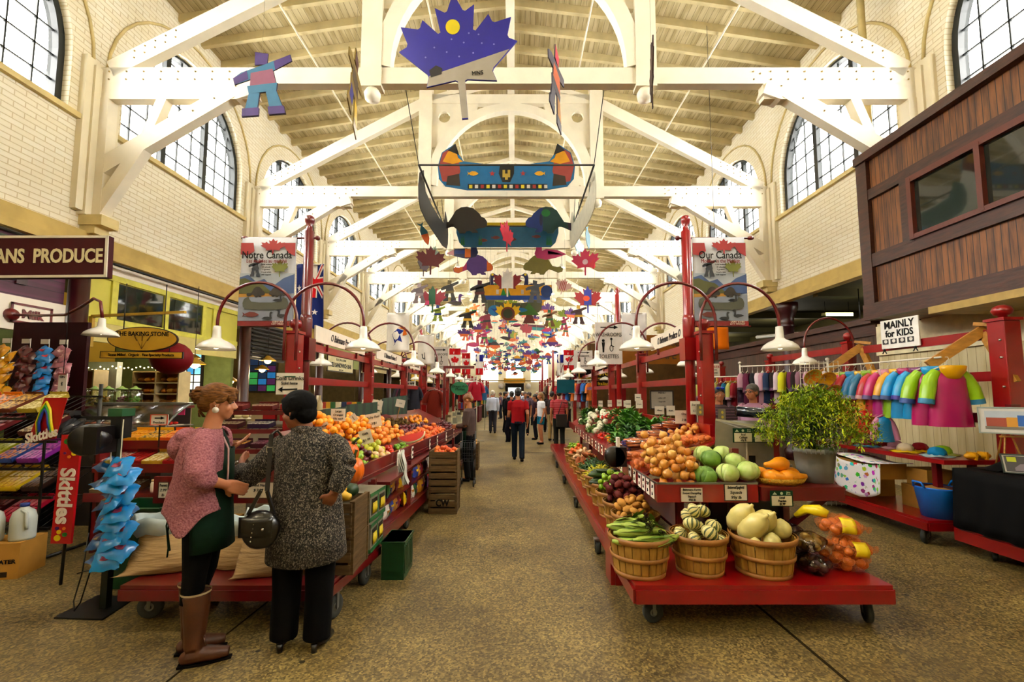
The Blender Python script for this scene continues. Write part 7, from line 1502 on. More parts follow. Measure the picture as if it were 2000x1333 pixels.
# ================= woman in pink hoodie and green apron =================
A=Fig('person','woman in pink knit hoodie, green apron and tall brown boots, palm raised, facing right',(-2.0,2.87,0));A.r.rotation_euler=(0,0,.36);A.r.location=(-1.985,2.93,0)
LOC=lambda p:Matrix.Rotation(-.36,3,'Z')@(p-Vector((-1.985,2.93,0)))+Vector((-2.0,2.87,0))
hc=(-1.955,2.87,1.585)
g=G();P_,M_=head(g,hc,(1,.12,-.12));g.tube([(-1.995,2.87,1.36),(-1.985,2.87,1.45),(-1.965,2.87,1.53)],[.062,.052,.052],14)
g.add(*[(lambda q:(q.v,q.f))(loft([(-2.0,2.87,.84,.11,.16),(-2.0,2.87,.95,.125,.17),(-2.0,2.87,1.08,.1,.135),(-2.0,2.87,1.22,.115,.15),(-2.0,2.87,1.34,.09,.15),(-1.995,2.87,1.39,.06,.09)]))][0],True)
for sy,kx in((2.79,-2.0),(2.95,-1.985)):g.tube([(-2.0,sy,.88),(kx-.02,sy,.52),(-2.03,sy,.38)],[.07,.045,.04],12)
g.tube([(-1.98,2.71,1.345),(-1.965,2.57,1.15)],[.05,.04],10);g.tube([(-1.965,2.57,1.15),(-1.855,2.72,1.075)],[.041,.027],10);hand(g,(-1.86,2.715,1.08),(.6,.45,-.35),(-.3,.9,0),.5,-1)
W=LOC(at(446,879,Y=3.2));g.tube([(-1.98,3.02,1.345),(-2.03,3.1,1.1)],[.05,.04],10);g.tube([(-2.03,3.1,1.1),W],[.041,.026],10);hand(g,W,(.75,.1,.5),(-.45,-.1,.85),.28,1,1.0)
A.part(g,'body',SKIN,.0065,4);eyes(A.r,P_,M_,1,A.off)
# hair: cap, parted fringe, messy bun
g=G();hs=lambda a,b,d:P_(a,b,d)
g.ball(hs(-.022,0,.045),(.1,.082,.088),20,12,M=M_);g.ball(hs(-.07,0,.0),(.055,.066,.07),14,9,M=M_);g.ball(hs(.05,0,.082),(.05,.062,.03),14,8,M=M_)
for q in(-1,1):g.tube([hs(.055,q*.03,.085),hs(.075,q*.05,.04),hs(.062,q*.066,-.0)],[.028,.02,.01],8);g.tube([hs(.03,q*.06,.06),hs(.02,q*.078,.02),hs(-.01,q*.082,.0)],[.03,.02,.012],8)
A.part(g,'hair',HAIRB,.007,3)
g=G();rg=random.Random(4);bc=hs(-.115,-.01,.035)
for i in range(34):
    a=rg.uniform(0,6.28);b=rg.uniform(-1.2,1.2);R_=.042;p=[bc+Vector((math.cos(a+t*2.2)*math.cos(b+t*.5),math.sin(a+t*2.2)*math.cos(b+t*.5),math.sin(b+t*.6)))*R_*rg.uniform(.9,1.3) for t in(0,.3,.6,1,1.3)];g.tube(p,.011,6)
g.ball(bc,.045,12,8);A.part(g,'hair_bun',HAIRB)
g=G()
for i in range(12):g.tube([hs(-.09,rg.uniform(-.04,.04),-.02),hs(-.1,rg.uniform(-.05,.05),-.06),hs(-.085+rg.uniform(-.02,.03),rg.uniform(-.05,.05),-.1)],.0025,4)
A.part(g,'loose_strands',HAIRB)
g=G();e=hs(-.004,.088,-.045);MM=Matrix.Rotation(PI/2,4,'X');g.lathe([(0,-.003),(.019,-.003),(.019,.003),(0,.003)],e,18,M=MM);g.tube([e+Vector((0,0,.02)),e+Vector((0,0,.032))],.002,4);A.part(g,'earring',mat('white disc earring','#e8e0d4',.3))
# dark green top under the apron, leggings, boots
DGREEN=mat('dark green cotton','#12281c',.8,.2,30.,.3)
A.part(loft([(-2.0,2.87,.83,.125,.17),(-2.0,2.87,.95,.14,.182),(-2.0,2.87,1.08,.115,.15),(-2.0,2.87,1.22,.13,.165),(-1.998,2.87,1.34,.105,.165),(-1.993,2.87,1.405,.07,.085),(-1.99,2.87,1.42,.062,.07)]),'shirt',DGREEN,.009)
g=G();g.tube([(-2.0,2.79,.93),(-2.0,2.79,.85),(-2.02,2.8,.52),(-2.03,2.79,.36)],[.1,.1,.066,.06],14);g.tube([(-1.99,2.95,.93),(-1.99,2.95,.85),(-2.0,2.95,.52),(-2.05,2.95,.36)],[.1,.1,.066,.06],14);g.ball((-2.0,2.87,.9),(.115,.165,.09),16,10)
A.part(g,'leggings',mat('black leggings','#060607',.95,.2),.009)
BOOT=mat('tan brown leather','#5c3417',.5,.2,12.,.3)
for k,(bx,by,yaw) in enumerate(((-2.0,2.79,-.0),(-2.06,2.95,.1))):
    g=G();g.tube([(bx-.005,by,.425),(bx,by,.32),(bx+.0,by,.18),(bx,by,.1)],[.077,.072,.058,.055],16)
    g.tube([(bx-.035,by,.055),(bx+.03,by,.06),(bx+.11,by+.01+.1*yaw,.045),(bx+.185,by+.02+.18*yaw,.036)],[.048,.05,.042,.03],12);g.ball((bx-.04,by,.045),(.04,.04,.04),10,7)
    o=A.part(g,'boot',BOOT,.008,3)
    g=G();g.tube([(bx-.005,by,.425),(bx-.005,by,.437)],[.081,.082],18,cap=False);A.part(g,'boot_cuff',mat('pale boot lining','#c8b898',.8),par=o)
    g=G();g.hexa([(bx-.078,by-.032,0),(bx+.06,by-.04,0),(bx+.06,by+.04,0),(bx-.078,by+.032,0)],[(bx-.078,by-.032,.014),(bx+.06,by-.04,.014),(bx+.06,by+.04,.014),(bx-.078,by+.032,.014)]);g.hexa([(bx+.055,by-.04,0),(bx+.2,by-.01,0),(bx+.2,by+.03,0),(bx+.055,by+.04,0)],[(bx+.055,by-.04,.012),(bx+.2,by-.01,.012),(bx+.2,by+.03,.012),(bx+.055,by+.04,.012)]);A.part(g,'sole',mat('dark sole','#15100c',.6),par=o)
    g=G();g.tube([(bx+.056,by-.02,.17),(bx+.06,by-.045,.165),(bx+.07,by-.05,.12)],.005,5);A.part(g,'boot_strap',BOOT,par=o)
# apron
APR=mat('bottle green apron','#0f3020',.75,.15,20.,.2)
sl=(lambda a:0)
g=loft([(-2.0,2.87,1.29,.14,.15),(-2.0,2.87,1.15,.145,.18),(-2.0,2.87,1.05,.145,.185),(-2.0,2.87,.92,.15,.19),(-2.0,2.87,.8,.155,.19),(-1.995,2.87,.68,.16,.19)],30,-1.75,1.75,False,.015);A.part(g,'apron',APR,solid=.006)
g=G();g.tube([(-1.9,2.76,1.28),(-1.95,2.79,1.38),(-2.03,2.83,1.42)],.008,6);g.tube([(-2.15,2.8,1.0),(-2.17,2.76,.85),(-2.15,2.75,.72),(-2.16,2.77,.66)],.005,5);g.tube([(-2.15,2.84,1.0),(-2.18,2.82,.8),(-2.165,2.83,.68)],.005,5);A.part(g,'apron_strings',APR)
# hoodie
PINK=mat('pink heather knit','#b58086',.9,.2,90.,.7,col2='#8a545e')
def hem(a):
    b=abs(((a+PI)%(2*PI))-PI)   # 0 front, pi back
    return -.13*math.exp(-((b-1.75)/.45)**2)
g=loft([(-1.99,2.87,1.415,.085,.1),(-2.0,2.87,1.395,.11,.15),(-2.005,2.87,1.34,.135,.2),(-2.015,2.87,1.24,.15,.2),(-2.02,2.87,1.12,.15,.195),(-2.03,2.87,1.02,.165,.21,lambda a:.4*hem(a)),(-2.035,2.87,.94,.175,.225,lambda a:1.0*hem(a)),(-2.035,2.87,.925,.178,.228,lambda a:1.0*hem(a))],44,.75,2*PI-.62,False,.02)
A.part(g,'hoodie',PINK,solid=.012)
g=G();g.tube([(-1.985,2.75,1.375),(-1.985,2.69,1.33),(-1.98,2.62,1.24),(-1.965,2.565,1.17),(-1.945,2.57,1.12)],[.075,.085,.082,.078,.068],14);g.tube([(-1.945,2.565,1.15),(-1.925,2.6,1.115)],[.07,.058],12)
g.tube([(-1.975,2.99,1.375),(-1.985,3.05,1.32),(-2.02,3.1,1.16),(-2.02,3.11,1.1)],[.075,.085,.075,.07],14);g.tube([(-2.025,3.1,1.1),Vector((-2.03,3.1,1.1)).lerp(W,.75)],[.066,.045],12);A.part(g,'hoodie_sleeves',PINK,.009,4)
g=G()
for k in range(5):g.tube([(-2.0-.03*k*.3,2.72+.012*k,1.41-.012*k),(-2.07-.018*k,2.77,1.4-.02*k),(-2.1-.02*k,2.87,1.38-.027*k),(-2.07-.018*k,2.97,1.4-.02*k),(-2.0,3.02,1.41-.012*k)],[.02,.026,.03,.026,.02],8)
g.ball((-2.16,2.86,1.31),(.055,.11,.085),14,8);g.ball((-2.12,2.86,1.38),(.06,.12,.05),14,8);A.part(g,'hood',PINK,.009,3)
g=G();g.tube([(-1.9,2.77,1.37),(-1.865,2.75,1.3),(-1.86,2.75,1.15),(-1.862,2.75,1.09)],.006,6);A.part(g,'drawstring',mat('pale cord','#c8a8a8',.7))
# ================= woman in the tweed coat =================
B_=Fig('person','woman in grey tweed coat seen from behind, short black hair, hand on hip',(-1.4,3.0,0))
TW=bpy.data.materials.new('salt and pepper tweed');TW.use_nodes=True;nt=TW.node_tree;b=nt.nodes['Principled BSDF'];N=nt.nodes.new;L=nt.links.new
tc=N('ShaderNodeTexCoord');v=N('ShaderNodeTexVoronoi');v.inputs['Scale'].default_value=170;mp=N('ShaderNodeMapping');mp.inputs['Scale'].default_value=(1,1,.8);L(tc.outputs['Object'],mp.inputs[0]);L(mp.outputs[0],v.inputs[0]);rp=N('ShaderNodeValToRGB');e=rp.color_ramp.elements
e[0].color=lin('#0e0c0a');e[0].position=.38;e[1].color=lin('#8f8474');e[1].position=.95;e2=e.new(.6);e2.color=lin('#453d35');L(v.outputs['Color'],rp.inputs[0]);L(rp.outputs[0],b.inputs['Base Color']);b.inputs['Roughness'].default_value=.95
bp=N('ShaderNodeBump');bp.inputs['Strength'].default_value=.9;bp.inputs['Distance'].default_value=.006;L(v.outputs['Distance'],bp.inputs['Height']);L(bp.outputs[0],b.inputs['Normal'])
hc=(-1.45,3.0,1.52);g=G();P_,M_=head(g,hc,(-.97,.12,-.12),1.0);g.tube([(-1.4,3.03,1.3),(-1.42,3.02,1.45)],[.065,.056],14)
g.add(*[(lambda q:(q.v,q.f))(loft([(-1.39,3.06,.84,.18,.12),(-1.39,3.06,1.05,.15,.11),(-1.39,3.06,1.2,.17,.12),(-1.39,3.04,1.31,.15,.09)]))][0],True)
for x in(-1.5,-1.29):g.tube([(x+(.03 if x<-1.4 else -.01),3.05,.88),(x,3.05,.48),(x,3.04,.1)],[.09,.06,.045],12)
hl=at(470,914,Y=3.27);el=Vector((-1.79,3.04,1.08));g.tube([(-1.57,3.05,1.29),el],[.055,.045],10);g.tube([el,hl],[.045,.028],10);hand(g,hl,(-.25,.6,.45),(.8,.3,.1),.5,1,.95)
er=Vector((-1.1,2.97,1.17));hr=Vector((-1.165,2.93,1.0));g.tube([(-1.21,3.03,1.29),er],[.055,.045],10);g.tube([er,hr],[.045,.03],10);hand(g,hr,(-.55,.3,-.75),(-.6,.8,0),.6,-1,.95)
B_.part(g,'body',SKIN2,.0065,4);eyes(B_.r,P_,M_,1,B_.off)
g=G();hs=P_;g.ball(hs(-.018,0,.05),(.114,.096,.102),22,12,M=M_);g.ball(hs(-.06,0,-.012),(.066,.08,.07),16,9,M=M_);g.ball(hs(.045,0,.085),(.055,.066,.032),14,8,M=M_);rg=random.Random(9)
for i in range(40):
    a=rg.uniform(-2.6,2.6);h0=rg.uniform(-.01,.1);p0=hs(-.02-.07*math.cos(a)*.6,.08*math.sin(a),h0);g.tube([p0,p0+Vector((rg.uniform(-.01,.01),rg.uniform(-.01,.01),-.04))],[.016,.008],5)
B_.part(g,'hair',HAIRK,.007,3)
secs=[(-1.405,3.035,1.405,.07,.07),(-1.4,3.035,1.375,.115,.095),(-1.39,3.045,1.335,.19,.125),(-1.388,3.05,1.27,.215,.145),(-1.388,3.055,1.15,.212,.15),(-1.39,3.06,1.0,.212,.155),(-1.39,3.06,.86,.228,.17),(-1.39,3.06,.72,.242,.185),(-1.385,3.06,.575,.252,.195,lambda a:.02*math.sin(a))]
B_.part(loft(secs,44,0,2*PI,False,.012),'coat',TW,solid=.012)
g=G();g.tube([(-1.54,3.05,1.32),(-1.6,3.05,1.27),(-1.7,3.04,1.16),el+Vector((0,0,0))],[.07,.08,.077,.073],14);g.tube([el,el.lerp(hl,.5),el.lerp(hl,.86)],[.074,.062,.05],14)
g.tube([(-1.25,3.05,1.32),(-1.19,3.03,1.28),er],[.075,.082,.07],14);g.tube([er,er.lerp(hr,.5),er.lerp(hr,.9)],[.07,.064,.05],14);B_.part(g,'coat_sleeves',TW,.01,5)
g=G();g.tube([(-1.47,3.0,1.41),(-1.4,2.955,1.405),(-1.33,3.0,1.4),(-1.33,3.07,1.4)],[.025,.03,.025,.02],10);B_.part(g,'coat_collar',TW)
TR=mat('black trousers','#050506',.95,.2)
g=G()
for x in(-1.5,-1.285):g.tube([(x*.5-.695,3.06,.9),(x,3.05,.62),(x,3.05,.35),(x-.005,3.04,.06)],[.13,.1,.088,.085],16)
B_.part(g,'trousers',TR,.01,3)
for x,a in((-1.5,.25),(-1.28,-.5)):
    g=G();g.tube([(x,3.0,.06),(x-.03*a*2,3.08,.045),(x-.06*a,3.18,.025)],[.032,.034,.022],10);g.lathe([(.018,0),(.022,.05)],(x,2.985,0),8);B_.part(g,'shoe',mat('black leather','#0a0808',.3,.1))
# shoulder bag held by her
r=thing('shoulder_bag','black leather shoulder bag with small studs hanging at the hip of the tweed coat','bag',(-1.565,2.82,.7))
g=G();g.ball((0,0,.11),(.115,.062,.12),20,12);g.v=[(v[0]*(1.05 if v[2]>.1 else 1),v[1],max(0,min(.225,v[2]))) for v in g.v];g.obj('pouch',mat('black soft leather','#0b0a0c',.3,.2,8.,.3,coat=.3),r)
g=G();g.grid(lambda u,v:(-.1+.2*u,-.068+.02*abs(u-.5),.2-.12*v),6,4);g.obj('flap',mat('black soft leather','#0b0a0c'),r,solid=.006)
g=G();sh=Vector((-1.555,2.9,1.385))-Vector((-1.565,2.82,.7))
for s in(-1,1):g.beam((s*.08,.0,.2),(s*.02,.02,.34),.012,.022);
g.beam((.02,.02,.34),sh+Vector((0,-.02,0)),.028,.005,(0,1,0));g.tube([sh+Vector((0,-.02,0)),sh+Vector((0,.05,.02)),sh+Vector((-.03,.2,-.05))],.008,6);g.obj('strap',mat('black soft leather','#0b0a0c'),r)
g=G()
for i in range(5):g.ball((-.02+.004*i,-.066,.06+.025*i),.006,6,4)
g.ball((.05,-.066,.13),.01,6,4);g.obj('studs',CHR,r);g=G();c=sh+Vector((0,-.03,-.08));g.beam(c+Vector((-.02,0,0)),c+Vector((.02,0,0)),.006,.006);g.beam(c+Vector((-.02,0,-.03)),c+Vector((.02,0,-.03)),.006,.006);g.beam(c+Vector((-.02,0,0)),c+Vector((-.02,0,-.03)),.006,.006);g.beam(c+Vector((.02,0,0)),c+Vector((.02,0,-.03)),.006,.006);g.obj('buckle',CHR,r)
# ================= generic standing or walking people =================
def person(base,h,yaw,top,bottom,hair,label,skin='#b87f5c',pose='down',legs='long',apron=None,vox=.016,hairl=0,build=1.,facez=0,bald=0,extra=None,stripes_=None,lower=True):
    """local frame faces +X, scaled to height h, then turned by yaw"""
    k=h/1.75;r=thing('person',label,'person',base,yaw);sk=mat('skin '+skin.strip('#'),skin,.5,.06,8.)
    def P(g,n,m,v=vox):
        o=g.obj(n,m,r,fix=False);rem(o,v,2);return o
    bw=build
    g=G();hd=(.03,0,1.63);Pp,Mm=head(g,hd,(1,0,-facez),1.05);g.tube([(-.005,0,1.4),(.01,0,1.56)],[.06,.055],10)
    g.add(*[(lambda q:(q.v,q.f))(loft([(0,0,.9,.1*bw,.15*bw),(0,0,1.1,.1*bw,.14*bw),(0,0,1.3,.11*bw,.17*bw),(0,0,1.44,.07,.12)],16))][0],True)
    st=.16 if pose=='walk' else .02
    lg=[((-.0,s*.09,.92),(s*st*.45+.03,s*.09,.5),(s*st-.03,s*.09,.09)) for s in(-1,1)]
    if lower:
        for a,b,c in lg:g.tube([a,b,c],[.08,.055,.04],10);g.tube([c,(c[0]+.12,c[1],.04)],[.04,.03],8)
    arms={'down':[((0,1,1.4),(-.03,1.25,1.12),(.04,1.2,.87))]*2,'walk':[((0,1,1.4),(-.1,1.25,1.13),(.02,1.25,.9)),((0,1,1.4),(.03,1.25,1.12),(.12,1.2,.9))],'hold':[((0,1,1.4),(.02,1.2,1.13),(.25,.5,1.1))]*2,'hip':[((0,1,1.4),(-.05,1.3,1.15),(.12,.9,1.0)),((0,1,1.4),(-.02,1.2,1.12),(.06,1.2,.87))]}[pose]
    am=[]
    for s,(a,b,c) in zip((-1,1),arms):
        q=[(p[0],s*p[1]*.185*bw**.5,p[2]) for p in(a,b,c)];am.append(q);g.tube(q,[.05,.04,.028],8);d=Vector(q[2])-Vector(q[1])
        if vox<.02:hand(g,q[2],d,(0,-s,0),.5,1 if s>0 else -1)
        else:g.tube([q[2],Vector(q[2])+d.normalized()*.15],[.03,.02],7)
    P(g,'body',sk,vox*.6 if vox<.012 else vox*.75)
    if vox<.02:eyes(r,Pp,Mm,1.05,Matrix.Identity(4))
    g=G();g.add(*[(lambda q:(q.v,q.f))(loft([(0,0,.9,.125*bw,.175*bw),(0,0,1.1,.12*bw,.165*bw),(0,0,1.3,.13*bw,.19*bw),(0,0,1.42,.1,.16),(0,0,1.47,.065,.075)],18))][0],True)
    long_=top[0]=='L';tc_=top.strip('L')
    for q in am:g.tube([(q[0][0],q[0][1]*.8,q[0][2]+.01),q[0],tuple(Vector(q[0]).lerp(Vector(q[1]),1 if long_ else .65))],[.07,.075,.062],10);
    if long_:
        for q in am:g.tube([q[1],tuple(Vector(q[1]).lerp(Vector(q[2]),.9))],[.06,.045],10)
    P(g,'shirt',col('#'+tc_.strip('#'),.8) if not stripes_ else stripes_)
    if lower:
        g=G();g.ball((0,0,.93),(.13*bw,.17*bw,.1),14,8)
        for a,b,c in lg:
            if legs=='long':g.tube([a,b,(c[0],c[1],.07)],[.1*bw,.075,.065],10)
            elif legs=='short':g.tube([a,tuple(Vector(a).lerp(Vector(b),.6))],[.105,.095],10)
        P(g,'trousers' if legs=='long' else 'shorts',col(bottom,.8))
        for a,b,c in lg:g=G();g.tube([(c[0]-.03,c[1],.04),(c[0]+.08,c[1],.042),(c[0]+.17,c[1],.03)],[.042,.042,.028],8);g.v=[(x,y,max(0,z)) for x,y,z in g.v];g.obj('shoe',col('#1c1a1a',.6),r)
    g=G()
    if not bald:g.ball(Pp(-.02,0,.045),(.107,.088,.095),16,9,M=Mm);g.ball(Pp(-.06,0,-.01),(.06,.074,.065),12,7,M=Mm)
    if hairl==1:g.tube([Pp(-.05,0,.05),Pp(-.08,0,-.08),Pp(-.07,0,-.2)],[.08,.075,.05],10)
    if hairl==2:g.ball(Pp(-.085,0,.1),.042,10,7)
    P(g,'hair',mat('hair '+hair.strip('#'),hair,.5,.3,30.,.3),min(vox,.012))
    if apron:g=loft([(0,0,1.3,.14,.19),(0,0,1.1,.135,.18),(0,0,.9,.15,.2),(0,0,.62,.17,.21)],16,-1.5,1.5,False);g.obj('apron',APR,r,solid=.008)
    r.scale=(k,k,k);return r
R90=PI/2
person(at(1012,900,z=0)+Vector((0,0,0)),1.76,R90+.0,'#9a1420','#1c2a38','#1c1410','man in plain red t-shirt and dark jeans walking away down the aisle, jacket in hand',pose='walk',vox=.013)
g=G();g.grid(lambda u,v:(-.33+.1*u+.02*math.sin(v*9),.02*math.sin(u*9+v*5),1.05-.6*v),4,8);p=at(1012,900,z=0);o=g.obj('folded_jacket',col('#1c1826',.8),solid=.03);o.location=(p.x+.02,p.y,0);tag(o,'dark jacket hanging from the hand of the man in red t-shirt','jacket')
person(at(1057,868,z=0),1.66,R90+1.9,'#d8d8dc','#12708a','#8a6a3a','woman in white t-shirt and turquoise shorts with ponytail and sunglasses on her head',pose='hip',legs='short',vox=.015,hairl=1)
st=stripes('red striped shirt','#a01824','#c8484e',0.01);nt=st.node_tree
SHS=boardmat('red striped knit','#9a1420','#c25a60',.05,2,.8,.25,'#8a101c');p=person((1.28,12.9,0),1.75,R90,'#9a1420','#2a2a26','#3a2a1c','shopper in red striped shirt seen from behind with black shoulder bag at the vegetable tray',vox=.014,stripes_=SHS)
g=G();g.box(-.16,.14,-.16,-.04,.7,1.05);g.tube([(-.1,.0,1.0),(0,-.12,1.4),(.15,.0,1.35)],.012,5);o=g.obj('black_bag',BLK);o.location=(1.33,12.75,0);tag(o,'large black bag hanging behind the shopper in red striped shirt','bag')
person((1.3,15.6,0),1.7,R90-.4,'#3a2a2a','#a8946a','#2a1c14','shopper in beige trousers half hidden beside the striped shirt',vox=.018)
person((-.86,8.55,0),1.62,PI-.2,'L#5c4c48','#101418','#8a5a2c','stall woman in grey sweater and green apron bending over the produce at left',pose='hold',apron=1,vox=.012,hairl=2,facez=.6)
person((at(1472,800,Y=7.0).x,7.0,0),1.78,PI+.5,'L#b890a8','#2a2a2a','#5a564c','grey haired man with glasses in pink shirt talking behind the stall',vox=.011,lower=True,build=1.1)
STN=boardmat('dark striped polo','#2c1820','#5a3a44',.045,2,.8,.3,'#241418')
pm=person((at(1405,800,Y=7.3).x,7.3,0),1.74,-R90-.2,'#2c1820','#1c1c22','#1a120e','man in dark striped polo with blue sunglasses on his head behind the stall',pose='hold',vox=.011,stripes_=STN,build=1.1)
g=G();
for s in(-1,1):g.ball((.105,s*.035,1.735),(.012,.03,.02),10,6)
g.tube([(.1,-.03,1.74),(.11,0,1.742),(.1,.03,1.74)],.004,5);g.obj('sunglasses',mat('blue mirror lens','#1440c8',.1,coat=.6),pm)
gm=[o for o in COL.objects if o.get('label','').startswith('grey haired man')][0];g=G()
for s in(-1,1):g.tube([(.128,s*.035+.02*math.cos(a)*1.0,1.64+.016*math.sin(a)) for a in [2*PI*i/10 for i in range(11)]],.003,4);g.tube([(.125,s*.055,1.642),(.03,s*.088,1.64)],.003,4)
g.tube([(.132,-.015,1.642),(.132,.015,1.642)],.003,4);g.obj('glasses',BLK,gm)
# crowd farther down the aisle
protos_=[person((-.1,15.5,0),1.7,R90,'L#15141a','#101014','#1c1410','shopper in black jacket far down the aisle, dark clothes',vox=.02),
 person((.42,17.5,0),1.68,-R90,'#6a5a6a','#1c2430','#4a3020','shopper facing the camera far down the aisle',vox=.02),
 person((-.9,18.5,0),1.75,R90,'L#c0c8d8','#3a3a44','#c8c0b0','older shopper in pale blue shirt at the left stalls, far away',vox=.02),
 person((.75,16.0,0),1.6,PI,'#3a1c2a','#2a2a30','#2a1810','dark haired shopper behind the woman in turquoise shorts',vox=.02)]
rg=random.Random(77)
pos=[(-.4,19,0),(.2,20.5,1),(1.2,19,0),(-1.1,22,3),(.8,23,1),(-.2,25,0),(.5,27,2),(1.3,25.5,3),(-.9,29,1),(.1,31,3),(1.0,32,0),(-.5,34,2),(.7,36,1),(-1.2,26,0),(1.5,29,2),(.2,39,0),(-.8,41,3),(1.1,43,1)]
lab=['nearer the left stalls','in the middle of the aisle','by the right stalls','beside the left counters','walking on the right side','in the centre, small','before the far end','at the right counters','left of centre','in the dense far crowd','right of the far crowd','near the far left stalls','under the end wall banner','by the left clothing','by the far right stalls','at the end of the aisle','at the far left end','at the far right end']
for i,(x,y,k) in enumerate(pos):dup(protos_[k],(x,y,0),rz=rg.choice([R90,-R90,0,PI])+rg.uniform(-.4,.4),label='small distant shopper in %s %s'%(['black','mauve','pale blue','dark red'][k],lab[i]))
STRG=mat('pale twine','#b9b090',.7,.05);STRG2=mat('dark twine','#3a3a34',.7,.05)
def clip(poly,f):# keep side where f(x,y)>=0 (convex-safe enough)
    out=[];n=len(poly)
    for i in range(n):
        a,b=poly[i],poly[(i+1)%n];fa,fb=f(*a),f(*b)
        if fa>=0:out.append(a)
        if fa*fb<0:t=fa/(fa-fb);out.append((a[0]+(b[0]-a[0])*t,a[1]+(b[1]-a[1])*t))
    return out
def mobile(kind,shape,px,py,Y,size,base,lay,label,rz=0,roll=0,top=6.95,cat=None,strs=((0,.35),),group=None,z=None,x=None):
    p=at(px,py,Y=Y)
    if x is not None:p=Vector((x,Y,z))
    r=thing('hanging_'+kind,label,cat or kind,p,group=group);r.rotation_euler=(0,roll,rz)
    ps=shape if isinstance(shape[0][0],(list,tuple)) else [shape]
    g=G()
    for q in ps:g.prism(sc(q,size),(0,0,0),(1,0,0),(0,0,1),.016)
    g.obj('board',col(base,.55),r)
    for i,(q,c) in enumerate(lay):
        q=q if isinstance(q[0][0],(list,tuple)) else [q];g=G()
        for w in q:
            if len(w)>2:g.prism(sc(w,size*.985),(0,-.0088-.0012*i,0),(1,0,0),(0,0,1),.0012)
        if g.v:g.obj('painted_area',col(c,.55),r)
    M=Matrix.Rotation(roll,3,'Y')
    for sx,sz in strs:
        a=Vector((sx*size,0.0,sz*size));b=a+(M.inverted()@Vector((0,0,max(.1,top-p.z-a.z))));g=G();g.tube([a,b],.003 if Y<14 else .005,3,cap=False);g.obj('string',STRG,r)
    return r
# 1 big night-sky leaf
low=lambda t:(lambda x,y:(-y-.02+.22*x+t))
snow=clip(LEAF,low(-.05))
BL=[(x,y*1.14) for x,y in LEAF];snow=[(x,y*1.14) for x,y in snow]
mobile('maple_leaf',BL,897,112,4.3,1.24,'#2a2494',[(snow,'#a39c90'),(ell(.06,.068,18,-.03,.27),'#d8c81c'),([ell(.008,.008,6,x,y) for x,y in((-.2,.1),(-.1,.05),(.05,.12),(.12,.02),(.2,.1),(.0,.0),(-.28,.02),(.3,.08),(.18,.18),(-.05,.16),(.1,.2))],'#8a8ac8'),([(-.26,-.1),(-.2,-.06),(-.15,-.09),(-.16,-.14),(-.25,-.16)],'#17121a')],'large plywood maple leaf painted as a blue night sky with yellow moon and snow',roll=-.1,cat='mobile',strs=((-.12,.27),(.1,.3)),top=10)
lf=COL.objects[-1].parent or COL.objects[-1];lf=[o for o in COL.objects if o.get('label','').startswith('large plywood')][0]
text('lettering','MNS',.06,INK,lf,(.17,-.016,-.2))
inl=[(INUK[0],'#5a4488'),(INUK[1],'#4a86a8'),([INUK[1][0],INUK[1][1],(-.2,.09),(-.22,.22)],'#5a4488'),([(.2,.2),(.44,.32),(.42,.42),(.18,.34)],'#5a4488'),(INUK[2],'#a06a84'),(INUK[3],'#4a86a8'),([INUK[4],INUK[5]],'#4a86a8'),([INUK[6],INUK[7]],'#5a4488')]
mobile('inukshuk',INUK,513,165,5.6,.92,'#4a3a5a',inl,'purple, blue and pink stone-figure cut-out hanging top left',roll=-.08,cat='mobile',top=10)
mobile('inukshuk',INUK,692,170,5.8,1.15,'#8a7434',[(INUK[4],'#2a2a8a'),(INUK[5],'#d8b41c'),(INUK[2],'#4a3418'),(INUK[0],'#5a1c24')],'narrow edge-on stone-figure cut-out in yellow and brown left of the big leaf',rz=1.76,roll=.2,cat='mobile',top=10)
mobile('inukshuk',INUK,1086,165,5.8,1.1,'#4a4654',[(INUK[2],'#c8641c'),(INUK[0],'#c02a4a'),(INUK[5],'#b8862c')],'narrow edge-on stone-figure cut-out in grey and orange right of the big leaf',rz=1.25,roll=.1,cat='mobile',top=10)
mobile('maple_leaf',LEAF,1273,150,5.8,.95,'#3a1a1a',[(LEAF,'#8a5a1c')],'thin edge-on leaf cut-out hanging right of the queen post',rz=1.32,cat='mobile',top=10)
mobile('maple_leaf',LEAF,1612,-60,5.2,.8,'#5a2a9a',[],'purple leaf cut-out just entering the top right of the frame',cat='mobile',top=10)
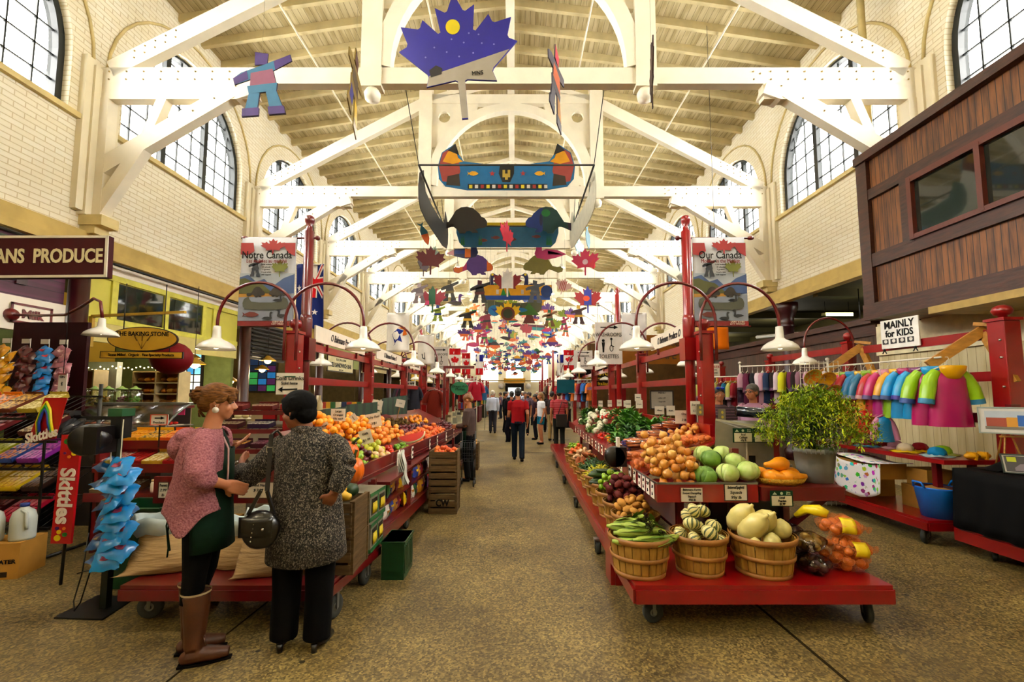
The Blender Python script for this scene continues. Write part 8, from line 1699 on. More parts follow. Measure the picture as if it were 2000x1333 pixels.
# square rod frame
r=thing('rod_square','square frame of thin dark rods hung between the first trusses around the painted canoes','frame',(-.17,10.6,6.4));g=G();w,d=1.83,1.65
for a,b in (((-w,-d,0),(w,-d,0)),((w,-d,0),(w,d,-.05)),((w,d,-.05),(-w,d,-.05)),((-w,d,-.05),(-w,-d,0))):g.tube([a,b],.022,6)
g.obj('rod',mat('dark steel rod','#3c3a30',.5),r);g=G()
for s in(-1,1):g.tube([(s*w,-d,0),(s*w*.95,-3.25,.6)],.008,4);g.tube([(s*w,d,0),(s*w,1.2,.6)],.008,4)
g.obj('chain',STRG2,r)
cn=[([(-.53,.06),(-.5,.17),(-.42,.22),(-.38,.14),(-.36,.02),(-.4,-.08),(-.5,-.06)],'#a04a44'),([(-.5,.1),(-.46,.18),(-.4,.2),(-.38,.13),(-.34,.1),(-.42,.08)],'#d8a01c'),([(-.46,-.02),(-.37,.0),(-.36,-.1),(-.47,-.09)],'#3a2e20'),
    ([(.53,.06),(.5,.17),(.42,.22),(.38,.14),(.36,.02),(.4,-.08),(.5,-.06)],'#a04a44'),([(.5,.1),(.46,.18),(.4,.2),(.38,.13),(.34,.1),(.42,.08)],'#d8a01c'),([(.46,-.02),(.37,.0),(.36,-.1),(.47,-.09)],'#3a2e20'),
    ([(-.46,.19),(-.4,.245),(-.37,.15),(-.39,.16)],'#101014'),([(.46,.19),(.4,.245),(.37,.15),(.39,.16)],'#101014'),
    ([(-.05,.065),(.06,.065),(.06,-.0),(.03,-.07),(-.03,-.07),(-.06,0)],'#14141a'),([rect(-.03,-.01,-.03,.03),rect(.01,.03,-.03,.03),rect(-.01,.012,-.05,.0)],'#b8a04a'),
    (sc(STAR,.05,o=(-.11,.0)),'#a0302c'),(sc(STAR,.05,o=(.13,.0)),'#a0302c'),(sc(FISH,.09,.12,(-.26,.0)),'#d8a82a'),(sc(FISH,-.09,.12,(.26,.0)),'#d8a82a'),
    (rect(-.3,.32,-.125,-.085),'#14161e'),([rect(-.29+.045*i,-.265+.045*i,-.12,-.092) for i in range(0,14,3)],'#d8c83a'),([rect(-.29+.045*i,-.265+.045*i,-.12,-.092) for i in range(1,14,3)],'#d8d4cc'),([rect(-.29+.045*i,-.265+.045*i,-.12,-.092) for i in range(2,14,3)],'#a02a2a')]
mobile('canoe',CANOE,989,340,10.1,3.05,'#1272a0',cn,'bright blue painted canoe board with bear ends, dark crest and row of little flags',cat='mobile',top=6.4,strs=((-.3,.1),(.3,.1)))
mobile('canoe',CANOE,0,0,10.9,2.9,'#3a3a38',[],'grey canoe board seen edge-on at the left rod of the frame',rz=R90-.06,cat='mobile',x=-2.0,z=6.0,top=6.4,strs=((-.3,.1),(.3,.1)))
mobile('canoe',CANOE,0,0,10.9,2.9,'#c8c4b0',[(sc(CANOE,.8),'#3a5a4a')],'pale canoe board seen edge-on at the right rod of the frame',rz=R90+.06,cat='mobile',x=1.68,z=6.0,top=6.4,strs=((-.3,.1),(.3,.1)))
S0=((-.3,.2),(.3,.2))
mobile('beaver',BEAV,912,430,12.2,.92,'#2c2014',[],'dark brown beaver cut-out below the frame, left',cat='mobile',strs=((0,.4),))
bv=[(x*-1,y) for x,y in BEAV]
mobile('beaver',bv,1066,430,12.2,.92,'#0f4a48',[(clip(bv,lambda x,y:-.1-x),'#1a3a7a'),(clip(bv,lambda x,y:-abs(x-.75)+.08),'#3a1c44'),(ell(.14,.12,12,0,.22),'#1c7a3a'),(ell(.05,.2,10,-.15,0),'#2a1c4a')],'teal and purple patchwork beaver cut-out below the frame, right',cat='mobile',strs=((0,.4),))
wv=[(-.44+.04*i,.1+(.025 if i%2 else -.012)) for i in range(23)]
mobile('canoe',CANOE2,991,459,12.6,2.85,'#2a6a8a',[([(-.52,.13),*[( -.5+.02*i,.1-(.012 if i%2 else 0)) for i in range(51)],(.52,.13)],'#d8c01c'),([sc(FISH,.1,.12,(x,y)) for x,y in((-.12,-.03),(.3,-.02),(.05,-.05),(-.25,-.06))],'#7a3a34'),([[(x,-.11),(x+.01,0),(x+.02,-.11)] for x in(-.48,-.46,-.3,-.28,.4,.42,.44)],'#2a7a3a')],'blue underwater canoe board with fishes and yellow toothed rim',cat='mobile',strs=((-.4,.1),(.4,.1)))
mobile('maple_leaf',LEAF,990,462,11.4,.86,'#d8184a',[],'hot pink maple leaf hanging turned before the underwater canoe',rz=1.15,cat='mobile')
mobile('loon',LOON,908,488,13.2,1.12,'#1c2450',[(clip(LOON,lambda x,y:-.3-x),'#b07a7a'),([(.0,.03),(.16,.0),(.16,-.22),(.0,-.22)],'#c8701c'),(rect(-.28,.0,-.12,-.02),'#1a3a7a'),(ell(.05,.05,8,.28,.4),'#4a4a1c')],'navy loon cut-out with orange breast and pink tail',cat='mobile',strs=((0,.04),))
lo=[(-x,y) for x,y in LOON]
mobile('loon',lo,1070,490,13.2,1.12,'#b03468',[([[(.0,.0),(.45,-.09-.01*i),(.0,-.03*i)] for i in range(1,5)],'#8a2450')],'bright pink loon cut-out facing left',cat='mobile',strs=((0,.04),))
mobile('beaver',BEAV,933,518,14.2,.8,'#5a3a7a',[(clip(BEAV,lambda x,y:-.6-x),'#c86a1c'),(clip(BEAV,lambda x,y:x-.38),'#c86a1c'),(clip(clip(BEAV,lambda x,y:x+.62),lambda x,y:-.45-x),'#b03468')],'purple dotted beaver cut-out with orange head and tail',cat='mobile',strs=((0,.4),))
mobile('beaver',bv,1052,517,14.2,.8,'#76702c',[],'plain olive beaver cut-out below the pink loon',cat='mobile',strs=((0,.4),))
mobile('maple_leaf',LEAF,841,509,11.5,.8,'#6a1420',[],'dark red maple leaf on the left side below the grey canoe',rz=.3,cat='mobile')
mobile('maple_leaf',LEAF,827,520,11.9,.6,'#4a141c',[],'smaller dark maroon leaf behind the dark red one',rz=1.2,cat='mobile')
mobile('fish',FISH,829,458,11,.62,'#2a6a7a',[(clip(FISH,lambda x,y:x),'#c8641c')],'small turned fish cut-out in teal and orange, upper left',rz=.3,roll=1.2,cat='mobile',strs=((-.4,0),))
mobile('maple_leaf',LEAF,850,497,12.4,.5,'#4a5a44',[],'narrow grey green leaf beside the dark red one',rz=1.2,cat='mobile')
mobile('maple_leaf',LEAF,1143,512,11.8,.78,'#c02a5a',[(ell(.1,.1,10,0,0),'#e0c0c8'),([(.1,-.1),(.3,-.3),(.35,.1)],'#c8324a')],'pink maple leaf with white centre on the right side',rz=-.3,cat='mobile')
mobile('maple_leaf',LEAF,1131,485,12.2,.6,'#5a7a80',[],'speckled grey blue leaf above the pink one, right side',rz=.9,cat='mobile')
mobile('fish',FISH,1155,510,12.1,.5,'#d8c41c',[(clip(FISH,lambda x,y:x),'#c83a4a')],'yellow and red fish cut-out at the right edge of the mobiles',roll=1.1,cat='mobile',strs=((-.4,0),))
mobile('fish',FISH,1148,465,10.8,.6,'#6a98a8',[],'pale blue turned fish cut-out below the pale canoe',rz=.8,roll=1.4,cat='mobile',strs=((-.4,0),))
mobile('maple_leaf',LEAF,991,553,14.6,1.0,'#8a1c2c',[(clip(LEAF,lambda x,y:.2-abs(x)),'#e4ded4')],'red and white maple leaf hanging in the centre',cat='mobile')
for i,(px,py,Y,s,c,c2,l) in enumerate([(878,568,14.5,.72,'#2a2618','#6a5a1c','dark stone figure cut-out with yellow head, left of centre'),(937,570,14.5,.78,'#2c2a26','#5a1c20','dark stone figure cut-out with red skirt beside the yellow canoe'),(1045,570,14.6,.78,'#46484c','#3a3c40','grey stone figure cut-out right of centre'),(819,573,13,.62,'#6a5a5c','#8a7a7c','grey mauve stone figure cut-out at far left'),(855,612,16,.62,'#8a9a2c','#1c3a8a','yellow green stone figure cut-out with blue skirt'),(913,622,17,.78,'#1c1410','#c8a01c','black and yellow stone figure cut-out'),(951,625,17,.72,'#8a1c3a','#2a1418','crimson stone figure cut-out'),(1073,622,17,.68,'#7a5a3a','#1c6a44','tan and green stone figure cut-out'),(1130,615,16,.72,'#4a1418','#c8a01c','maroon stone figure cut-out at right')]):
    mobile('inukshuk',INUK,px,py,Y,s,c,[(INUK[3],c2),(INUK[0],c2)],l,rz=.2*((i%3)-1),cat='mobile')
mobile('maple_leaf',LEAF,845,585,13.6,.88,'#8a2038',[(clip(LEAF,lambda x,y:.12-abs(x+.02)),'#145a3c'),(clip(clip(LEAF,lambda x,y:-x-.12),lambda x,y:-y-.05),'#b03468')],'red, green and pink patterned leaf, left side',cat='mobile')
mobile('maple_leaf',LEAF,1148,586,13.8,.9,'#a01c28',[(clip(LEAF,lambda x,y:.13-abs(x)),'#2a3a9a'),(ell(.12,.1,10,-.05,.05),'#d8582a')],'red leaf with blue and orange middle, right side',cat='mobile')
mobile('leaf_shards',[rect(-.3+.14*(i%4),-.2+.14*(i%4),-.4+.2*(i//4),-.32+.2*(i//4)) for i in range(16)],1162,580,14.4,.6,'#8a1c24',[],'loose red shards cut-out at the far right of the mobiles',cat='mobile')
mobile('canoe',CANOE2,1010,570,15.2,2.3,'#d8a412',[(rect(-.5,.5,-.13,-.06),'#14509a'),([rect(x,x+.04,-.04,.03) for x in(-.32,.06,.3)],'#c8c0b8'),([[(-.25,-.06),(-.21,.07),(-.17,-.06)],[(-.18,-.06),(-.14,.05),(-.1,-.06)]],'#2a8a3a'),(ell(.09,.1,12,.45,0),'#14407a')],'yellow and blue canoe board with small flags, centre',cat='mobile',strs=((-.4,.1),(.4,.1)))
for i,(px,py,c,fl) in enumerate(((948,556,'#1c2a5a',1),(1040,556,'#14245a',-1))):
    mobile('loon',LOON if fl>0 else lo,px,py,15.4,.9,c,[(ell(.05,.05,8,.28*fl,.4),'#d8c01c')],['navy loon cut-out over the left end of the yellow canoe','navy loon cut-out over the right end of the yellow canoe'][i],cat='mobile')
mobile('canoe',CANOE,1003,600,17.2,2.1,'#4a4a2c',[([[(-.4+.1*i,-.1),(-.36+.1*i,.06),(-.32+.1*i,-.1)] for i in range(8)],'#34341c')],'dark olive canoe board with zigzag pattern',cat='mobile',strs=((-.3,.1),(.3,.1)))
mobile('sun_leaf',LEAF,992,612,16.4,.98,'#d8b412',[(ell(.27,.27,20,0,-.02),'#6a2a14'),(ell(.19,.18,18,0,-.02),'#2c3a1c')],'yellow leaf with round brown and green face in the centre',cat='mobile')
mobile('turtle',ell(.5,.42,16),966,607,16.8,.5,'#1272a0',[([(-.3,.2),(.0,.1),(.3,.3),(.1,-.1),(.2,-.3),(-.1,0)],'#14408a')],'round blue cut-out with a bird beside the sun leaf',cat='mobile')
mobile('tree',[(0,.5),(.5,-.1),(.15,-.1),(.3,-.5),(-.3,-.5),(-.12,-.1),(-.5,-.1)],1033,612,16.8,.8,'#3a6a1c',[([(-.12,-.1),(.15,-.1),(.3,-.5),(-.3,-.5)],'#6a2a24')],'green and brown tree cut-out right of the sun leaf',cat='mobile')
mobile('fish',FISH,1017,606,16.6,.55,'#1272a0',[],'blue fish cut-out beside the green tree',cat='mobile')
mobile('flag_leaf',LEAF,1100,560,15,.6,'#c8a8a0',[([rect(-.2+.1*i,-.16+.1*i,-.3,.3) for i in range(4)],'#a82a34')],'striped red and white cut-out right of the grey figure',cat='mobile',roll=.3)
# receding multitude of smaller cut-outs
rg=random.Random(5);pal2=['#a01c28','#14509a','#d8a412','#1c6a34','#5a2a7a','#c8641c','#1a1a24','#b03468','#1c8a8a','#6a1420','#c8c0b0','#3a2a1c','#8a9a2c']
shp=[('maple_leaf',LEAF,.8),('inukshuk',INUK,.75),('loon',LOON,.9),('beaver',BEAV,.6),('fish',FISH,.75),('canoe',CANOE2,1.7)]
PR={}
n=0
for row in range(22):
    Y=18.3+row*1.55
    for j in range(9 if row<14 else 7):
        k,sh,s=shp[rg.choice([0,0,0,1,1,2,3,4,4,5] if abs(j-5)<2 else [0,0,1,1,2,3,4])];c=rg.choice(pal2);c2=rg.choice(pal2);s*=.8;x=-2.7+5.4*(j+.5)/(9 if row<14 else 7)+rg.uniform(-.2,.2);z=rg.uniform(3.7,6.3)-.25*(row/22)
        if abs(x)>1.5:z=rg.uniform(3.6,5.8)
        key=(k,pal2.index(c)%5)
        if key not in PR:
            q=sh if isinstance(sh[0][0],(list,tuple)) else [sh];ly=[(clip(w,lambda a,b:-b),c2) for w in q];ly=[l for l in ly if len(l[0])>2]
            o=mobile(k,sh,0,0,Y,s,c,ly[:2],'x',cat='mobile',x=x,z=z,top=z+2.2,rz=rg.uniform(-.5,.5));PR[key]=o
        else:o=dup(PR[key],(x,Y,z));o.rotation_euler=(0,rg.uniform(-.15,.15),rg.uniform(-.9,.9))
        o['label']='small painted %s cut-out in the dense rows of mobiles far down the hall'%k.replace('_',' ');o['group']='distant %s mobiles'%k.replace('_',' ');n+=1
# hall floodlights hung from the trusses
for i in range(0,6):
    for x in (-2.15,1.78):
        if i==0:continue
        r=thing('hall_floodlight','small bright floodlight hanging below the %s truss, %s side'%(['','second','third','fourth','fifth','sixth'][i],'left' if x<0 else 'right'),'lamp',(x,ty(i)+.35,6.35))
        g=G();g.lathe([(.03,.16),(.06,.14),(.12,.02),(.125,0)],n=14,cap=False);g.obj('shade',mat('lamp reflector','#d8d4c4',.3),r);G().ball((0,0,.03),.07,10,6).obj('bulb',mat('flood bulb','#fff6dc',.4,emit=30),r);G().tube([(0,0,.15),(0,0,.6)],.008,4).obj('drop_rod',STRG2,r)
# ---------- flags and signs along the stalls
def flag(px0,px1,py0,py1,Y,lay,base,label,wave=.03,pole=True,rz=0):
    a=at(px0,py1,Y=Y);b=at(px1,py0,Y=Y);w,h=b.x-a.x,b.z-a.z;r=thing('hanging_flag',label,'flag',((a.x+b.x)/2,Y,a.z),rz)
    f=lambda u,v,o=0:((u-.5)*w,wave*math.sin(u*8+v*3)-o,v*h)
    g=G();g.grid(lambda u,v:f(u,v),14,14);g.obj('cloth',col(base,.7),r,solid=.003)
    for i,(poly,c) in enumerate(lay):
        g=G()
        for p in (poly if isinstance(poly[0][0],(list,tuple)) else [poly]):
            # subdivide the outline on to the wavy cloth
            q=[];n=len(p)
            for k in range(n):
                (x0,y0),(x1,y1)=p[k],p[(k+1)%n];m=max(1,int((abs(x1-x0)+abs(y1-y0))*6))
                q+=[(x0+(x1-x0)*t/m,y0+(y1-y0)*t/m) for t in range(m)]
            vs=[f(x,y,.006+.0015*i) for x,y in q];g.add(vs,[tuple(range(len(vs)))])
        bm_=g.obj('emblem',col(c,.7),r,fix=False);m_=bm_.modifiers.new('t','TRIANGULATE')
    if pole:g=G();g.tube([(-w/2,0,h),(w/2,0,h)],.012,6);g.tube([(0,0,h),(0,0,h+max(.2,6.9-b.z)*.0+.5)],.004,4);g.obj('flag_rod',WIREW,r)
    return r
# Australian flag hung vertically (canton at top right)
def band_(x0,y0,x1,y1,w):
    d=Vector((x1-x0,y1-y0));n=Vector((-d.y,d.x)).normalized()*w/2;return [(x0+n.x,y0+n.y),(x1+n.x,y1+n.y),(x1-n.x,y1-n.y),(x0-n.x,y0-n.y)]
flag(574,634,517,642,6.2,[(band_(.34,.5,.98,.98,.1),'#e4dfd8'),(band_(.34,.98,.98,.5,.1),'#e4dfd8'),(band_(.66,.48,.66,1.0,.17),'#e4dfd8'),(band_(.32,.74,1.0,.74,.12),'#e4dfd8'),(band_(.66,.48,.66,1.0,.1),'#c01424'),(band_(.32,.74,1.0,.74,.07),'#c01424'),(band_(.34,.5,.98,.98,.03),'#c01424'),(band_(.34,.98,.98,.5,.03),'#c01424'),(sc(STAR,.22,.12,(.15,.62)),'#e4dfd8'),(sc(STAR,.2,.1,(.72,.25)),'#e4dfd8'),(sc(STAR,.12,.06,(.4,.38)),'#e4dfd8')],'#142a6e','blue Australian flag hanging vertically behind the left banner pole')
can=[(rect(0,1,.74,1),'#b8141f'),(rect(0,1,0,.26),'#b8141f'),(sc(LEAF,.75,.42,(.5,.5)),'#b8141f')]
flag(877,900,681,729,15,can,'#e4dfd8','Canadian flag hanging on the left, nearest of the two')
flag(902,919,690,732,17.5,can,'#e4dfd8','Canadian flag hanging on the left, farther of the two')
flag(929,944,693,733,19.5,[(rect(0,1,.66,1),'#2a2a8a'),(rect(0,1,0,.33),'#b8141f'),(sc(STAR,.3,.15,(.7,.82)),'#d8c41c')],'#e4dfd8','blue, white and red flag with yellow star on the left')
flag(1101,1122,684,724,15,can,'#e4dfd8','Canadian flag hanging on the right beside the washroom sign')
flag(1088,1101,693,735,17.5,[(rect(0,1,.62,1),'#2a2a8a'),(sc(STAR,.3,.15,(.5,.8)),'#d8d8d8')],'#e4dfd8','white flag with blue top on the right side')
flag(754,800,612,688,9.5,[([(.25,.45),(.4,.2),(.3,.15),(.5,.3),(.7,.25),(.6,.45),(.75,.55),(.5,.6)],'#2a3a8a'),([(.5,.62),(.75,.58),(.7,.42),(.9,.45),(.8,.65)],'#c8701c')],'#e8e4dc','white flag with blue and orange figures on the left')
flag(815,848,655,712,12,[([(.3,.2),(.5,.15),(.45,.4),(.25,.35)],'#2a2a3a')],'#e8e4dc','plain white flag with small dark mark, left row')
flag(1215,1262,612,672,9.5,[([(.3,.3),(.6,.2),(.7,.4),(.4,.5)],'#3a4a7a')],'#dcdad8','pale white flag behind the washroom sign on the right')
def arrow(r,w,h,z,s):
    g=G();g.prism([(-.3*w,z*h-.01),(s*.0+.2*w,z*h-.01),(.2*w,z*h-.05*h),(.36*w,z*h),(.2*w,z*h+.05*h),(.2*w,z*h+.01),(-.3*w,z*h+.01)],(0,-.012,0),(1,0,0),(0,0,1),.002);g.obj('arrow',INK,r)
def wc(px0,px1,py0,py1,Y,label):
    r,w,h=sheet_sign('washroom_sign',px0,px1,py0,py1,Y,[('WASHROOMS',.13,0,.2,'#2a2826',dict(sx=.75)),('TOILETTES',.13,0,-.32,'#2a2826',dict(sx=.75))],label,board='#d4cec8',thick=.02,support=[(-.4,.35),(.4,.35)])
    arrow(r,w,h,.38,1);g=G();g.prism(ell(.035*h,.035*h,10,-.2*w,.06*h),(0,-.012,0),(1,0,0),(0,0,1),.002);g.prism([(-.26*w,.02*h),(-.14*w,.02*h),(-.16*w,-.1*h),(-.17*w,-.22*h),(-.23*w,-.22*h),(-.24*w,-.1*h)],(0,-.012,0),(1,0,0),(0,0,1),.002);g.tube([(.1*w+.06*w*math.cos(t),-.013,-.12*h+.07*h*math.sin(t)) for t in [2*PI*i/14 for i in range(15)]],.006,4);g.tube([(.1*w,-.013,.08*h),(.1*w,-.013,-.06*h),(.2*w,-.013,-.08*h)],.008,4)
    g.prism(ell(.03*h,.03*h,10,.1*w,.1*h),(0,-.012,0),(1,0,0),(0,0,1),.002);g.obj('pictogram',INK,r);return r
wc(1163,1214,630,712,8.6,'large white washroom sign with arrow and pictograms, right side')
wc(1121,1157,685,722,12.6,'smaller white washroom sign with arrow, right side farther on')
wc(841,876,678,728,12.2,'white washroom sign with arrow on the left side')
for p,l in (((-2.62,12.4),'tall thin red pole with ball top beside the left washroom sign'),((2.05,8.75),'tall thin red pole with ball top beside the large right washroom sign'),((-2.6,19),'tall thin red pole with ball top far on the left'),((1.6,18.5),'tall thin red pole with ball top far on the right'),((-2.5,24),'distant red pole at the left flags'),((1.5,24),'distant red pole at the right flags')):
    g=G();g.lathe([(.05,0),(.05,3.6 if p[1]<10 else 3.3),(.03,3.62 if p[1]<10 else 3.32),(.055,3.68 if p[1]<10 else 3.38),(0,3.76 if p[1]<10 else 3.46)],n=12);o=g.obj('red_pole',RED);o.location=(p[0],p[1],0);tag(o,l,'pole')
# left shop fronts
def wall_sign(name,x0,x1,y0,y1,txts,label,board,frame=None,X=-7.0,**k):
    a=at(x0,(y0+y1)/2,X=X);b=at(x1,(y0+y1)/2,X=X);zt=at((x0+x1)/2,y0,X=X).z;zb=at((x0+x1)/2,y1,X=X).z;w=abs(b.y-a.y);h=zt-zb
    r=thing(name,label,'sign',(X,(a.y+b.y)/2,(zt+zb)/2),R90);G().box(-w/2,w/2,-.02,.02,-h/2,h/2).obj('board',col(board,.6),r)
    if frame:
        g=G();f=.04
        for p,q,s,t in((-w/2,w/2,-h/2,-h/2+f),(-w/2,w/2,h/2-f,h/2),(-w/2,-w/2+f,-h/2,h/2),(w/2-f,w/2,-h/2,h/2)):g.box(p,q,-.03,0,s,t)
        g.obj('frame',col(frame),r)
    for s,sz,rx,rz,c,*kk in txts:text('lettering',s,sz*h,col(c),r,(rx*w,-.025,rz*h),**(kk[0] if kk else {}))
    return r
wall_sign('deli_sign',638,689,697,728,[('SLOCUM & FERRIS',.2,0,.27,'#1c3a3a'),('DELI SANDWICH BAR',.36,0,-.08,'#14201c',dict(bold=.01,sx=1.0)),('SAINT JOHN',.12,0,-.36,'#1c3a3a')],'cream framed sign reading Deli Sandwich Bar on the left shop fronts','#d8cfa8','#2a2418')
wall_sign('shop_sign',716,812,700,724,[('JEREMIAH\'S',.8,-.05,0,'#123a4a',dict(bold=.02,sx=1.6))],'long cream shop sign with dark teal slab capitals on the left','#d4c9a2','#5a4a2a')
wall_sign('yellow_sign',803,822,728,745,[('Kim\'s',.6,0,0,'#3a2a14')],'small yellow sign with dark script farther on the left','#c8a81c')
wall_sign('food_sign',832,872,730,750,[('AN FOOD',.5,.1,.05,'#2a2a1c',dict(sx=1.5))],'pale sign with capitals ending in food far on the left','#b8ac7c')
# louvre vent
r=thing('louvre_vent','dark slatted ventilation grille on the left shop fronts','vent',(-6.98,at(522,665,X=-7).y,3.05),R90);G().box(-.9,.9,-.02,.02,-.5,.5).obj('frame',col('#2a2620'),r)
for i in range(9):G().cb((0,-.04,-.42+.105*i),(1.7,.08,.02),rx=.5).obj('slat',col('#3a352c'),r)
# warm pendant lamps in the left aisle
for i,(px,py,Y) in enumerate(((523,705,12.4),(512,722,13.6),(380,712,9.5),(372,700,10.4),(597,745,16.5),(450,745,13))):
    p=at(px,py,Y=Y);r=thing('pendant_lamp',['brass rimmed pendant lamp before the dark arched window, upper','brass rimmed pendant lamp before the dark arched window, lower','pendant lamp in front of the stained glass, lower','pendant lamp in front of the stained glass, upper','pendant lamp behind the first left post','faint pendant lamp beside the white notice'][i],'lamp',p)
    G().lathe([(.05,.14),(.06,.12),(.2,.02),(.22,0),(.2,0),(.08,.06)],n=16,cap=False).obj('lamp_shade',mat('brass lamp shade','#a8862c',.4,metal=.3),r);G().ball((0,0,.0),.09,12,7).obj('globe',mat('warm globe','#ffe09a',.4,emit=5),r);G().tube([(0,0,.13),(0,0,3.95-p.z)],.008,4).obj('cord',BLK,r)
    lamp('pendant_light','POINT',(p.x,p.y,p.z-.15),25,(1,.78,.45),shadow_soft_size=.1)
# deli counter row on the left behind the stall
def counter(x0,x1,y,z,d,label,c='#8a7d5a',top='#b8b090'):
    r=thing('shop_counter',label,'counter',((x0+x1)/2,y,0));w=x1-x0;G().box(-w/2,w/2,0,d,0,z-.04).obj('counter_body',col(c,.6),r);G().box(-w/2-.02,w/2+.02,-.02,d+.02,z-.04,z).obj('counter_top',col(top,.4),r);return r
def arow(x0,x1,y,z,n,cols,kind,label,grp,sh='box',s=.09):
    for i in range(n):
        x=x0+(x1-x0)*(i+.5)/n;c=cols[i%len(cols)];k=(kind,c,sh)
        if k not in PR:
            g=G()
            if sh=='box':g.box(-s*.5,s*.5,-s*.4,s*.4,0,s*1.4)
            elif sh=='bottle':g.lathe([(s*.3,0),(s*.32,s*1.2),(s*.12,s*1.7),(s*.12,s*2.1)],n=8)
            else:g.ball((0,0,s*.4),(s*.6,s*.5,s*.4),8,5)
            PR[k]=tag(g.obj(kind,col(c,.5)),'x',kind.split('_')[-1]);o=PR[k]
        else:o=dup(PR[k])
        o.location=(x,y+rnd.uniform(-.05,.05),z);o['label']=label;o['group']=grp
counter(-5.6,-2.95,8.6,1.15,.6,'glass fronted deli counter behind the left stall between the two women');arow(-5.5,-3.0,8.8,1.15,16,['#d8d0a8','#c8b88a','#e4dcc0'],'food_tray','small tray of food on the deli counter','trays on the deli counter','round',.12)
counter(-6.6,-3.6,13.0,1.2,.7,'long counter of the deli shop, farther on the left','#5a4a30');arow(-6.5,-3.7,13.2,1.2,18,['#a83a2c','#d8a82c','#2a6a3a','#e0dcc8','#1c3a6a'],'grocery_item','small packed grocery on the far deli counter','groceries on the far deli counter','box',.13)
tag(G().box(-8.6,-7.2,11.9,12.2,0,1.1).obj('low_cabinet',col('#4a3a2a',.6)),'low dark cabinet under the arched window','cabinet');arow(-8.5,-7.3,12.0,1.1,14,['#14203a','#3a6a2a','#a8842c','#6a1c3a','#c8b88a'],'bottle','bottle on the cabinet before the arched window','bottles before the arched window','bottle',.14)
# paper roll stands, egg cartons and jars behind the oranges
counter(-3.3,-2.56,5.6,1.3,.35,'narrow white work counter behind the oranges','#c8c0a8','#dcd8cc');arow(-3.25,-2.75,5.7,1.3,7,['#d8c8a0','#cfc4a4','#b81c24'],'egg_carton','stacked egg carton behind the green backboards','egg cartons on the work counter','box',.15)
arow(-3.18,-2.84,6.6,1.32,6,['#d8c8a0','#e0d8c0','#c8b890'],'paper_roll','paper roll or carton beside the second left post','rolls by the second left post','bottle',.14);counter(-3.2,-2.8,6.4,1.32,.4,'small cream counter beside the second left post','#c8a84a','#d8d0b8')
arow(-3.4,-2.9,10,1.25,10,['#c8c0a8','#a8a878','#d8a83a','#3a5a3a'],'jar','small jar in the rows behind the kiwis','jars behind the kiwis','bottle',.12);counter(-3.5,-2.85,9.7,1.25,.6,'counter with jars behind the kiwi tray','#6a5a34')
# left stalls beyond the vendor: black cloth tables with jewellery
for i,(y0,y1,l) in enumerate(((10.6,13.2,'long table under black cloth left of the aisle beyond the crates'),(13.6,15.0,'second black cloth table farther along the left aisle side'))):
    r=thing('cloth_table',l,'table',(-1.75,(y0+y1)/2,0));h=(y1-y0)/2;G().box(-.5,.45,-h,h,.86,.9).obj('table_top',col('#8a8468',.6),r);g=G();g.grid(lambda u,v:(.46+.02*math.sin(u*30)*v,-h+2*h*u,.9-.8*v),30,4);g.grid(lambda u,v:(-.5+.96*u,-h-.01-.02*math.sin(u*12)*v,.9-.8*v),10,4);g.obj('cloth_drop',BCL,r,solid=.006)
    arow(-2.1,-1.4,y0+.5,.9,5,['#c8c0a0','#8a8a7a','#3a3a34'],'trinket_box','small trinket on the black cloth table','trinkets on the cloth tables','box',.1);arow(-2.1,-1.4,y0+1.3,.9,5,['#c8c0a0','#a8a490','#6a5a3a'],'trinket_box','small trinket on the black cloth table','trinkets on the cloth tables','box',.12)
garment_rack(-3.3,12.9,-2.7,12.1,1.95,9,'clothes rack with dark coats near the left cloth tables','dark coats on the left rack','dark coat on the left rack beyond the vendor',['#2a2a34','#4a4a54','#5a2a4a','#1c1c24'],sc_=1.0)
garment_rack(-1.9,16.9,-1.3,15.4,2.15,12,'clothes rack with crimson and plum garments left of the aisle','crimson garments on the left rack','crimson or plum garment on the left rack farther on',['#8a1424','#6a1428','#4a1c3a','#a01c34'],sc_=1.1)
garment_rack(-2.6,20.5,-1.3,19.5,2.1,12,'distant clothes rack at the left with mixed colours','mixed garments far left','garment on the distant left rack',['#3a3a4a','#a83a3a','#c8b8a0','#2a5a7a'],sc_=1.1)
garment_rack(1.7,16,2.6,15,2.1,10,'distant clothes rack at the right with mixed colours','mixed garments far right','garment on the distant right rack',['#c8c0c8','#8a2a3a','#3a6aa8','#2c2c34','#c87a3a'],sc_=1.0)
garment_rack(1.5,21,2.6,20.5,2.1,12,'farthest clothes rack at the right','garments on the farthest rack','garment on the farthest right rack',['#6a5a4a','#a02a34','#d8c8a8','#2a3a5a'],sc_=1.1)
r=thing('coat_stand','red brown coat displayed on a stand left of the vendor','coat stand',(at(848,790,Y=11.3).x,11.3,0));G().tube([(0,0,.0),(0,0,1.75)],.02,6).obj('stand_pole',BLK,r)
q=coat('#7a2a1c','#7a2a1c','#7a2a1c','#7a2a1c','x',False,'displayed_coat',.95,.8);q.location=(at(848,790,Y=11.3).x,11.3,1.72);q.scale=(1.1,1.1,1);q['label']='long red brown coat hanging on the stand left of the vendor'
